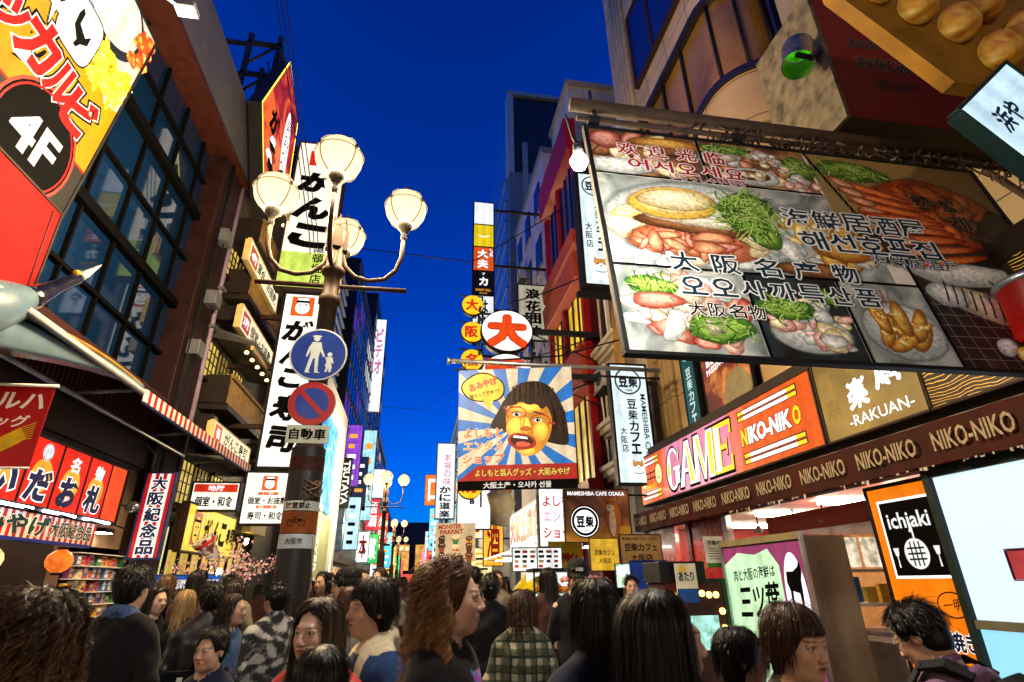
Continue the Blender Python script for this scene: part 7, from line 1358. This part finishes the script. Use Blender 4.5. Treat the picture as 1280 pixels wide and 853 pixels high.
# ---- hair
def hair_mesh(style, hd, n, colr, seed, length=.2, curl=0.0, bangs=False, vol=.012, width=.003, tip=None, sweep=70, cap=True):
    """ribbon strands combed over the skull and hanging down, on a thin skull cap; head frame hd"""
    r = np.random.default_rng(seed); Rm, off = hd
    c = np.array((0, .016, .033)); R0 = np.array((.079, .098, .09))
    al = r.uniform(-np.pi, np.pi, n); u = r.uniform(0, 1, n)
    front = np.abs(al) < 1.05
    tmax = np.where(np.abs(al) < .9, 58, np.where(np.abs(al) < 1.75, 82 if style == 'long' else 78, 112))
    th0 = np.degrees(np.arccos(1-u*(1-np.cos(np.radians(tmax)))))
    th0 = np.where(r.uniform(0, 1, n) < .25, th0*.4, th0)
    thick = vol*(.25+.75*r.uniform(0, 1, n)); L = length*(.62+.6*r.uniform(0, 1, n)**.7)
    if style == 'short': L = L*np.where(np.abs(al) < .9, 1.15, np.where(u > .6, .55, 1.0))
    steps = 14 if length > .12 else 8; ds = L/steps
    th = np.radians(th0); a = al.copy(); pts = []; hang = np.zeros(n, bool); pos = None
    ph = r.uniform(0, 6.28, n); ph2 = r.uniform(0, 6.28, n); fr_ = r.uniform(.75, 1.3, n)
    wob = r.normal(0, 1, (n, 3))
    fly = r.uniform(0, 1, n) < .07; wob = wob*np.where(fly, 3.2, 1)[:, None]; thick = thick+np.where(fly, .012, 0)
    if curl:   # curls hang together in locks
        bin_ = (np.floor((al+np.pi)/(2*np.pi)*17*.9999).astype(int)*5+np.floor(u*5*.9999).astype(int)) % 997; tab = r.uniform(0, 6.28, (997, 3)); ph = tab[bin_, 0]+r.normal(0, .3, n); ph2 = tab[bin_, 1]+r.normal(0, .3, n); fr_ = .8+.5*tab[bin_, 2]/6.28; L = L*(.75+.5*tab[(bin_*3) % 997, 0]/6.28)
    for k in range(steps+1):
        t_ = k/steps; lift = thick*(min(1, .35+k*.3))*(1+ (1.2*t_ if style == 'short' else 0))
        surf = c+np.stack([np.sin(th)*np.sin(a), -np.sin(th)*np.cos(a), np.cos(th)], 1)*(R0+lift[:, None])
        if pos is None: pos = surf.copy()
        pos = np.where(hang[:, None], pos, surf)
        out = pos.copy()
        if curl: 
            am = curl*min(1, k/4); out = out+np.stack([np.sin(ph+k*1.25*fr_), np.cos(ph+k*1.25*fr_)*.9, np.sin(ph2+k*.9)*.5], 1)*am
        elif style == 'short': out = out+wob*(.0045*t_)
        else: out = out+wob*(.004*t_)+np.stack([np.sin(ph+k*.35), np.cos(ph+k*.3), 0*ph], 1)*.002
        pts.append(out)
        th = th+np.where(hang, 0, ds/(.098+thick))
        if not bangs and style != 'short':
            tgt = np.sign(a)*np.radians(sweep); tgt = np.where(np.abs(a) < np.radians(sweep), tgt, a); a = a+(tgt-a)*np.clip(th*.55, 0, .5)
        elif bangs: pass
        lim = np.radians(98 if style != 'short' else 130)
        newh = (~hang) & (th > lim); hang = hang | newh
        outw = np.stack([np.sin(a), -np.cos(a), 0*a], 1); fall = np.array((0, 0, -1.0))
        pos = np.where(hang[:, None], pos+ds[:, None]*(fall+outw*(.10 if not curl else .22)*(1-t_)+np.where(pos[:, 2:3] < -.12, outw*.12, 0)), pos)
    Pn = np.stack(pts, 1)     # n, steps+1, 3
    if bangs:   # fringe strands stop at the brow
        fm = np.abs(al) < .95; zmin = .035+.01*r.uniform(-1, 1, n)
        for k in range(1, steps+1):
            stop = fm & (Pn[:, k, 2] < zmin); Pn[stop, k] = Pn[stop, k-1]+np.array((0, 0, -.0003))
    # strands gather into locks towards their ends
    nb = (17, 5) if curl else (58, 7); bi = np.floor((al+np.pi)/(2*np.pi)*nb[0]*.9999).astype(int)*nb[1]+np.floor(u*nb[1]*.9999).astype(int); uq, inv = np.unique(bi, return_inverse=True)
    M_ = np.zeros((len(uq),)+Pn.shape[1:]); np.add.at(M_, inv, Pn); M_ /= np.bincount(inv)[:, None, None]; tq = np.linspace(0, 1, steps+1)[None, :, None]*(.72 if curl else .5)*np.where(fly, 0, 1)[:, None, None]; Pn = Pn*(1-tq)+M_[inv]*tq
    zb = .034 if bangs else .075
    for k in range(1, steps+1):
        x, y, z = Pn[:, k, 0], Pn[:, k, 1], Pn[:, k, 2]; inf = (y < -.035) & (z < zb+.02*np.abs(wob[:, 0])*.5) & (z > -.13) & (np.abs(x) < .066+.004*wob[:, 1]); Pn[inf, k] = Pn[inf, k-1]+np.array((0, 0, -.0003))
    tang = np.gradient(Pn, axis=1); nrm = Pn-np.array((0, .016, 0.0)); nrm[:, :, 2] *= .3
    side = np.cross(tang, nrm); side /= np.linalg.norm(side, axis=2, keepdims=True)+1e-9
    tw = r.uniform(-.6, .6, n)[:, None, None]; nn = nrm/(np.linalg.norm(nrm, axis=2, keepdims=True)+1e-9); side = side*np.cos(tw)+nn*np.sin(tw)
    wd = width*(.6+.8*r.uniform(0, 1, n))[:, None]*np.linspace(1, .25, steps+1)[None, :]
    A_, B_ = Pn-side*wd[:, :, None]/2, Pn+side*wd[:, :, None]/2
    V = np.stack([A_, B_], 2).reshape(-1, 3); m = steps+1
    base = (np.arange(n)[:, None]*m+np.arange(steps)[None, :]).ravel()*2; Fc = np.stack([base, base+1, base+3, base+2], 1)
    shade = (.35+1.2*r.uniform(0, 1, n)**1.5)[:, None, None]; tt_ = np.linspace(0, 1, m)[None, :, None]
    c0 = np.array(colr); c1 = np.array(tip if tip is not None else colr); C3 = (c0*(1-tt_**1.5)+c1*tt_**1.5)*shade; C3 = np.repeat(C3, 2, axis=1).reshape(-1, 3); C4 = np.concatenate([C3, np.ones((len(C3), 1))], 1)
    if cap:
        g_ = Field(np.arange(-.12, .12, .007, dtype=np.float32), np.arange(-.12, .15, .007, dtype=np.float32), np.arange(-.14, .16, .007, dtype=np.float32))
        g_.ell(c, R0+vol*.55, .01); 
        if style == 'long': g_.ell((0, .035, -.05), (.072, .062, .1), .03)
        else: g_.ell((0, .05, -.045), (.06, .05, .05), .03)
        g_.ell((0, -.1, -.02), (.088, .085, .118) if not bangs else (.08, .07, .075), .012, True)
        if style == 'short':
            for sx in (-1, 1): g_.ell((sx*.085, -.015, -.045), (.03, .05, .055), .01, True)
        v2, f2 = g_.mesh(); Fc = np.concatenate([Fc, f2+len(V)]); V = np.concatenate([V, v2]); C4 = np.concatenate([C4, np.tile(np.array(list(np.array(colr)*.6)+[1]), (len(v2), 1))])
    V = V @ np.array(Rm).T+np.array(off)
    return V, Fc, C4
def const(c): return lambda V: np.tile(np.array(list(c)+[1.0]), (len(V), 1))
def front_open(c, shirt, w0=.05, extra=None):
    def fn(V):
        C = np.tile(np.array(list(c)+[1.0]), (len(V), 1)); m = (V[:, 1] < -.02) & (np.abs(V[:, 0]) < w0*(.35+np.clip((V[:, 2]-.9)/.5, 0, 1.2))); C[m, :3] = shirt
        if extra: extra(V, C)
        return C
    return fn
def two_tone(c, c2, test):
    def fn(V):
        C = np.tile(np.array(list(c)+[1.0]), (len(V), 1)); C[test(V), :3] = c2; return C
    return fn
BLK = (.006, .006, .007); NVY = (.012, .018, .045)
PROTO = {}
def make_person(label, loc, H=1.7, yaw=0, hy=0, hp=0, hr=0, pose='down', female=False, hair=None, jacket=const(BLK), hem=.82, style='plain', trousers=(.02, .022, .03), fine=.0055, coarse=.012, tone=(.42, .25, .17), seed=1, bulk=0.0, mat=None, beard=0, group=None, lip=None, mouth=0, res=.011, extras=None):
    V, Fc, C, hd = skin_mesh(hy, hp, hr, pose, female, fine, coarse, tone, beard, lip, mouth)
    o = mkmesh('person', V, Fc.tolist(), SKIN, None, None, True, loc, C); o.rotation_euler = (0, 0, R(yaw)); k = H/1.7; o.scale = (k, k, k)
    tag(o, label, 'person', group)
    (jv, jf), (tv, tf) = cloth_meshes(pose, female, hem, style, seed, res, bulk)
    mkmesh('jacket', jv, jf.tolist(), mat or CLOTH, None, o, True, None, jacket(jv))
    mkmesh('trousers', tv, tf.tolist(), CLOTH, None, o, True, None, const(trousers)(tv))
    b = MB()
    for sx in (-1, 1):
        b = MB(); b.tube([(sx*.098, .1, .045), (sx*.098, .06, .055), (sx*.1, -.05, .05), (sx*.105, -.14, .04), (sx*.106, -.17, .03)], [.03, .05, .05, .042, .02], BLACK, 12); b.build('shoe', o)
    if hair:
        hv, hf, hc_ = hair_mesh(hd=hd, **hair); mkmesh('hair', hv, hf.tolist(), HAIRM, None, o, True, None, hc_)
    if extras: extras(o, hd)
    return o
def hat(o, hd, c=BLK, logo=True):
    Rm, off = hd; b = MB(); m = D(c, .8, var=.15)
    b.lathe([(.088, .045), (.092, .07), (.088, .1), (.07, .13), (.04, .147), (0, .152)], (0, .014, 0), m, 24, 'Z', .96, 1.16)
    pts = []
    for k in range(13):
        a = -1.25+2.5*k/12; pts.append((.088*math.sin(a), .014-.1*math.cos(a), .055))
    vs = pts+[(p[0]*1.02, p[1]-.07*math.cos(-1.25+2.5*k/12)**.8, .043-.012*abs(p[0])/.08) for k, p in enumerate(pts)]
    b.add(vs, [(k, k+1, 14+k, 13+k) for k in range(12)], m, True)
    if logo: b.add([(-.03, -.104, .075), (.03, -.104, .075), (.03, -.098, .1), (-.03, -.098, .1)], [(0, 1, 2, 3)], D('#b8b8b0'))
    q = b.build('cap', o); M = Rm.to_4x4(); M.translation = off; q.matrix_local = M
def glasses(o, hd):
    Rm, off = hd; b = MB(); m = D('#151515', .3)
    for sx in (-1, 1):
        b.tube([(sx*.032+.021*math.cos(a), -.099+.006*abs(math.cos(a)), .002+.016*math.sin(a)) for a in [2*math.pi*k/16 for k in range(17)]], .0016, m, 5); b.tube([(sx*.053, -.093, .005), (sx*.077, -.04, .008), (sx*.08, .02, .004)], .0016, m, 5)
    b.tube([(-.011, -.1, .004), (.011, -.1, .004)], .0016, m, 5); q = b.build('glasses', o); M = Rm.to_4x4(); M.translation = off; q.matrix_local = M
HB = (.009, .007, .006); DKB = (.035, .02, .012); BRN = (.12, .06, .028); GLD = (.30, .16, .06); BLOND = (.42, .27, .12)
long_ = lambda s, c=HB, L=.36, n=1500, **k: dict(style='long', n=n, colr=c, seed=s, length=L, **k)
short = lambda s, c=HB, n=1500, L=.055, **k: dict(style='short', n=n, colr=c, seed=s, length=L, vol=k.pop('vol', .02), width=k.pop('width', .0035), **k)
def bag(o, hd):
    b = MB(); m = D('#0d0d10', .5); b.tube([(-.16, -.06, 1.46), (-.02, -.14, 1.3), (.14, -.14, 1.08), (.2, .02, .98), (.1, .15, 1.05), (-.08, .14, 1.3), (-.16, .05, 1.47)], .014, m, 6); b.box(.0, .2, .14, .2, .92, 1.1, m); b.box(.08, .12, .201, .206, .97, 1.06, WHITE); b.build('shoulder_bag', o, None, .01)
def backpack(o, hd):
    m = D('#0c1016', .75, var=.3, bump=.3); b = MB(); b.tube([(0, .22, .92), (0, .235, 1.0), (0, .235, 1.2), (0, .21, 1.36), (0, .18, 1.42)], [.1, .15, .16, .145, .08], m, 20); b.box(-.09, .09, .36, .39, .98, 1.14, m); b.box(-.04, .04, .355, .362, 1.25, 1.28, D('#b8aeb8', .6)); b.build('backpack', o, None, .01)
    for sx in (-1, 1):
        b = MB(); pts = [(sx*.1, .14, 1.44), (sx*.115, .06, 1.475), (sx*.12, -.03, 1.46), (sx*.125, -.11, 1.35), (sx*.13, -.125, 1.2), (sx*.15, -.08, 1.05), (sx*.15, .1, 1.0)]
        for p, q in zip(pts, pts[1:]):
            p, q = Vector(p), Vector(q); d = (q-p); n = Vector((sx*.1, p.y, .3)).normalized(); a = d.cross(n).normalized(); b.obox((p+q)/2, d*.56, a*.034, n*.009, m)
        b.build('strap', o, None, .006)
    b = MB(); b.tube([(-.078, -.005, 1.57), (-.085, -.04, 1.5), (-.07, -.1, 1.42)], .0018, WHITE, 5); b.build('earphone_wire', o)
    glasses(o, hd)
def patch(o, hd):
    g = G(); g.rect(-.045, -.025, .045, .025, INK, 1).rect(-.041, -.021, .041, .021, WHITE, 1.5).rect(-.039, -.019, .039, .019, INK, 2).text('of truth', 0, 0, .066, .022, WHITE, 3, .01); q = g.finish('sleeve_patch', o); q.location = (-.268, .03, 1.24); q.rotation_euler = (R(-8), 0, R(-90))
def scarf(V, C):
    m = (V[:, 1] < -.04) & (np.abs(V[:, 0]-.03) < .075) & (V[:, 2] < 1.36); q = np.sin(40*V[:, 0]+9*np.sin(14*V[:, 2]))+np.sin(23*V[:, 2]); 
    pal = np.array([(.35, .04, .3), (.08, .06, .4), (.1, .25, .55), (.5, .08, .12), (.03, .02, .06)]); C[m, :3] = pal[np.clip(((q[m]+2)/4*5).astype(int), 0, 4)]
def camo(V):
    q = np.sin(26*V[:, 0]+5*np.sin(17*V[:, 2])+V[:, 1]*11)+np.sin(31*V[:, 2]+4*np.sin(19*V[:, 0]+13*V[:, 1])); C = np.tile(np.array([.03, .032, .035, 1.]), (len(V), 1)); C[q > .35, :3] = (.38, .38, .36); C[(q > -.3) & (q <= .0), :3] = (.14, .15, .15); C[np.abs(V[:, 0]) > .33, :3] = (.03, .03, .03); return C
def plaid(V):
    x, z = V[:, 0]+V[:, 1]*.6, V[:, 2]; a = (np.sin(x*62) > .2).astype(float); b = (np.sin(z*62) > .2).astype(float); t = (.35+.32*a+.33*b); C = np.ones((len(V), 4)); C[:, :3] = np.array((.12, .13, .08))*t[:, None]; m = (a*b) > .5; C[m, :3] = (.3, .28, .2); l = (np.abs(np.sin(x*31)) > .97) | (np.abs(np.sin(z*31)) > .97); C[l, :3] = (.015, .02, .015); return C
def sherpa(V):
    C = np.tile(np.array([.02, .05, .14, 1.]), (len(V), 1)); m = (V[:, 2] > 1.405) & (np.hypot(V[:, 0], V[:, 1]-.02) < .15); C[m, :3] = (.62, .54, .36); z = (V[:, 1] < -.05) & (np.abs(V[:, 0]) < .1) & (V[:, 2] < 1.41); C[z, :3] = (.02, .03, .07); e = (V[:, 1] < -.05) & (np.abs(np.abs(V[:, 0])-.085) < .024) & (V[:, 2] < 1.42); C[e, :3] = (.62, .54, .36); return C
T1, T2, T3 = (.44, .26, .17), (.5, .32, .23), (.36, .2, .12)
P_ = make_person
P_('person with big wind blown brown hair, lit edge painted golden, nearest at bottom left corner', (-.84, 1.55, 0), 1.585, 165, female=True, jacket=const((.008, .01, .03)), hair=long_(11, (.014, .008, .005), .26, 3600, vol=.032, curl=.016, tip=(.2, .09, .026), width=.0024), fine=.008)  # golden tip colour stands in for light catching the hair edge
P_('man seen from behind in a black coat with blue checked collar before the souvenir rack', (-1.70, 4.02, 0), 1.71, 172, jacket=two_tone(BLK, (.06, .1, .22), lambda V: (V[:, 2] > 1.435) & (np.hypot(V[:, 0], V[:, 1]-.02) < .105)), style='collar', hair=short(12, n=1600), fine=.008, bulk=.012)
P_('woman in black with long dark hair facing right between the black coat and blonde hair', (-2.29, 5.97, 0), 1.6, 55, female=True, hair=long_(13, n=700, width=.005), fine=.007, coarse=.016, res=.016, tone=T2)
P_('person with straight blonde hair and a long black coat seen from behind', (-2.07, 6.05, 0), 1.57, 178, female=True, hem=.5, hair=long_(14, BLOND, .26, 800, width=.005), fine=.009, coarse=.016, res=.016)
P_('man in a black leather jacket with a shoulder bag and tan trousers seen from behind', (-1.55, 5.06, 0), 1.62, 195, jacket=const((.016, .016, .018)), mat=SHINY, trousers=(.2, .14, .08), hair=short(15, n=900, width=.005), fine=.008, coarse=.016, res=.015, extras=bag)
P_('short middle aged man in a navy hooded jacket looking out at the lower left', (-1.04, 3.58, 0), 1.38, -18, hy=-5, jacket=const((.008, .013, .035)), style='hood', hair=short(16, L=.05, n=1300), tone=(.46, .27, .18), fine=.0052, mouth=.0005)
P_('woman in a blue denim jacket with long wavy dark hair facing right', (-1.36, 5.0, 0), 1.54, 78, female=True, jacket=const((.06, .12, .24)), style='collar', hair=long_(17, DKB, .3, 800, curl=.006, width=.005), fine=.007, coarse=.016, res=.016)
P_('man in a black and white camouflage jacket with his head turned left', (-1.08, 5.2, 0), 1.6, -150, hy=20, jacket=camo, hair=short(18, n=900, width=.005), fine=.008, coarse=.016, res=.013, bulk=.015)
P_('young woman in red jacket facing the camera, long dark hair fading to blond tips', (-.34, 2.46, 0), 1.545, -22, hy=-6, hp=2, female=True, jacket=two_tone((.05, .03, .07), (.38, .02, .02), lambda V: (np.abs(V[:, 0]) > .115) & (V[:, 0] < .25)), mat=SHINY, bulk=.02, tone=(.56, .36, .27), hair=long_(19, (.011, .007, .006), .38, 2600, tip=(.3, .17, .06), vol=.016, sweep=62, width=.0024), fine=.004, lip=(.38, .1, .1))
P_('person whose black parted hair fills the bottom edge below the red jacket woman', (-.25, 1.92, 0), 1.43, 176, female=True, hair=long_(20, HB, .4, 2600, width=.0024), fine=.009)
P_('young man in a navy jacket with cream fleece collar facing left with raised hand', (-.16, 2.75, 0), 1.61, -62, hy=-4, pose='phone', jacket=sherpa, style='sherpa', tone=(.52, .33, .23), hair=dict(style='long', n=2200, colr=HB, seed=21, length=.105, bangs=True, vol=.026, width=.003), fine=.0042, coarse=.008, res=.009, bulk=.01)
P_('person in a pale blue denim jacket with lettered sleeve patch half hidden by curly hair', (.1, 2.68, 0), 1.6, 96, female=True, jacket=const((.16, .32, .46)), style='collar', hair=long_(22, DKB, .36, 1300), fine=.008, extras=patch, bulk=.012)
P_('woman with light brown shoulder length hair from behind left of the fleece collar man', (-.46, 3.62, 0), 1.46, 160, female=True, hair=long_(23, (.13, .06, .025), .26, 1100, tip=(.24, .12, .05)), fine=.009, coarse=.016, res=.015, jacket=const((.05, .03, .03)))
P_('person with long brown hair seen from behind further back left of the fleece collar man', (-.42, 4.3, 0), 1.58, 175, female=True, hair=long_(24, (.08, .035, .018), .32, 700, width=.005), fine=.009, coarse=.016, res=.016, jacket=const((.25, .22, .2)))
P_('woman with big curly golden brown hair in a black jacket and bright scarf facing right', (.13, 2.14, 0), 1.665, 68, hy=12, female=True, tone=(.55, .34, .25), jacket=front_open((.005, .005, .006), (.006, .006, .007), .05, scarf), style='collar', hair=long_(25, (.09, .042, .017), .27, 3800, vol=.03, curl=.026, tip=(.34, .17, .06), width=.0024, sweep=95), fine=.004, bulk=.012)
P_('man in a black cap and black coat facing left beyond the red jacket woman', (-.5, 4.86, 0), 1.7, -105, hair=short(26, n=500, width=.005), fine=.007, coarse=.016, res=.016, extras=lambda o, hd: hat(o, hd, logo=False), bulk=.01)
P_('bearded man in a grey coat facing the camera in the middle of the crowd', (-.68, 7.4, 0), 1.64, -12, beard=.8, hair=short(27, n=500, width=.006), fine=.007, coarse=.018, res=.018, jacket=const((.05, .05, .06)), tone=T3)
P_('man in a black jacket with cropped hair seen from behind right of the curly hair', (.66, 5.09, 0), 1.66, 172, hair=short(28, L=.03, n=1000, width=.005, vol=.01), fine=.008, coarse=.016, res=.015, bulk=.01)
P_('woman in a dark green plaid shirt with wavy brown hair seen from behind', (.77, 4.2, 0), 1.53, 158, female=True, hem=.78, jacket=plaid, style='collar', hair=long_(29, (.05, .022, .012), .22, 1200, curl=.009, vol=.03, width=.004), fine=.009, coarse=.014, res=.009, bulk=.012)
P_('capped vendor in dark clothes looking down behind the food stall', (1.42, 5.05, 0), 1.76, -8, hp=14, hair=short(30, n=500, width=.005), fine=.006, coarse=.016, res=.015, tone=T2, extras=lambda o, hd: hat(o, hd))
P_('man with glasses whose head shows above the dark heads before the blue poster', (2.68, 7.1, 0), 1.64, -14, hair=short(31, n=700, width=.005), fine=.006, coarse=.018, res=.018, tone=T2, extras=glasses)
P_('person with a straight black bob and navy jacket seen from behind right of centre', (.68, 2.2, 0), 1.6, 186, female=True, jacket=const((.006, .008, .02)), hair=long_(32, (.008, .006, .006), .21, 2800, vol=.016, width=.0024), fine=.009)
P_('woman whose long dark straight hair fills the foreground, nose showing at its right', (.63, 1.5, 0), 1.565, 80, hy=6, female=True, jacket=const((.01, .01, .012)), hair=long_(33, (.012, .008, .006), .42, 3600, vol=.022, width=.0022), fine=.005, tone=(.5, .31, .22))
P_('child with short black fringe facing right beside the brown haired woman', (1.24, 2.22, 0), 1.42, 72, hair=dict(style='long', n=2200, colr=HB, seed=34, length=.11, bangs=True, vol=.018, width=.003), fine=.006, tone=T2)
P_('woman with short brown fringed hair and warm lit face looking right in the foreground', (1.21, 1.83, 0), 1.515, 10, hy=6, hp=6, female=True, tone=(.55, .34, .22), jacket=const((.06, .05, .05)), hair=dict(style='long', n=2600, colr=(.045, .02, .011), seed=35, length=.15, bangs=True, vol=.022, width=.0026), fine=.004)
P_('man in a purple shirt with a black backpack bending his head beside the white screen', (1.92, 2.02, 0), 1.515, -156, hp=26, jacket=const((.16, .09, .17)), style='hood', hair=short(36, n=2400, L=.06, vol=.022, width=.003), fine=.0045, extras=backpack, pose='phone')
P_('worker in a bright blue jacket inside the shop between standing sign and orange panel', (5.25, 5.6, 0), 1.6, -70, hp=20, jacket=const((.02, .07, .42)), hair=short(37, n=600, width=.005), fine=.008, coarse=.016, res=.015)
# the rest of the crowd: prototypes copied with their parts
protos = []
for i, (fem, hr_, jc, hm, lb) in enumerate(((False, short(51, n=320, width=.008), BLK, .8, 'black jacket and short dark hair'), (True, long_(52, HB, .3, 320, width=.009), (.05, .02, .02), .7, 'dark red coat and long black hair'), (False, short(53, n=320, width=.008), (.02, .03, .06), .8, 'navy jacket and short dark hair'), (True, long_(54, DKB, .24, 320, width=.009), (.2, .18, .15), .7, 'beige coat and dark brown hair'), (False, short(55, DKB, n=320, width=.008), (.08, .08, .09), .8, 'grey jacket and short brown hair'), (True, long_(56, BRN, .2, 320, width=.009), (.012, .012, .014), .6, 'long black coat and brown hair'))):
    p = P_('passer-by', (0, -50, 0), 1.68, 0, female=fem, hair=hr_, jacket=const(jc), hem=hm, fine=.009, coarse=.018, res=.02, seed=40+i, tone=T1); protos.append((p, lb, i in ()))
taken = [(o.location.x, o.location.y) for o in bpy.data.objects if o.name.startswith('person') and o.get('category') and o.location.y > -10]+[(-1.14, 6), (-1.45, 27), (-1.7, 48)]
cr_ = random.Random(91); first = [True]*len(protos); cnt = 0; tries = 0
while cnt < 200 and tries < 12000:
    tries += 1
    y = 6.3+cr_.random()**1.6*54; x = cr_.uniform(-3.7, 3.3 if y > 13 else 1.9)
    if y > 14 and x > 2.6: x -= 1
    if y < 12.2 and x < -3.2: continue
    if any((x-a)**2+(y-b)**2 < (.46 if y < 20 else .62)**2 for a, b in taken): continue
    taken.append((x, y)); k = cr_.randrange(len(protos)); p, lb, _ = protos[k]
    q = p if first[k] else copy_tree(p); first[k] = False
    q.location = (x, y, 0); s_ = cr_.uniform(.92, 1.06); q.scale = (s_, s_, s_); away = cr_.random() < .55; q.rotation_euler = (0, 0, R((180 if away else 0)+cr_.uniform(-45, 45)))
    q['label'] = 'passer-by in %s deep in the crowd' % lb; q['group'] = 'crowd filling the street'; cnt += 1
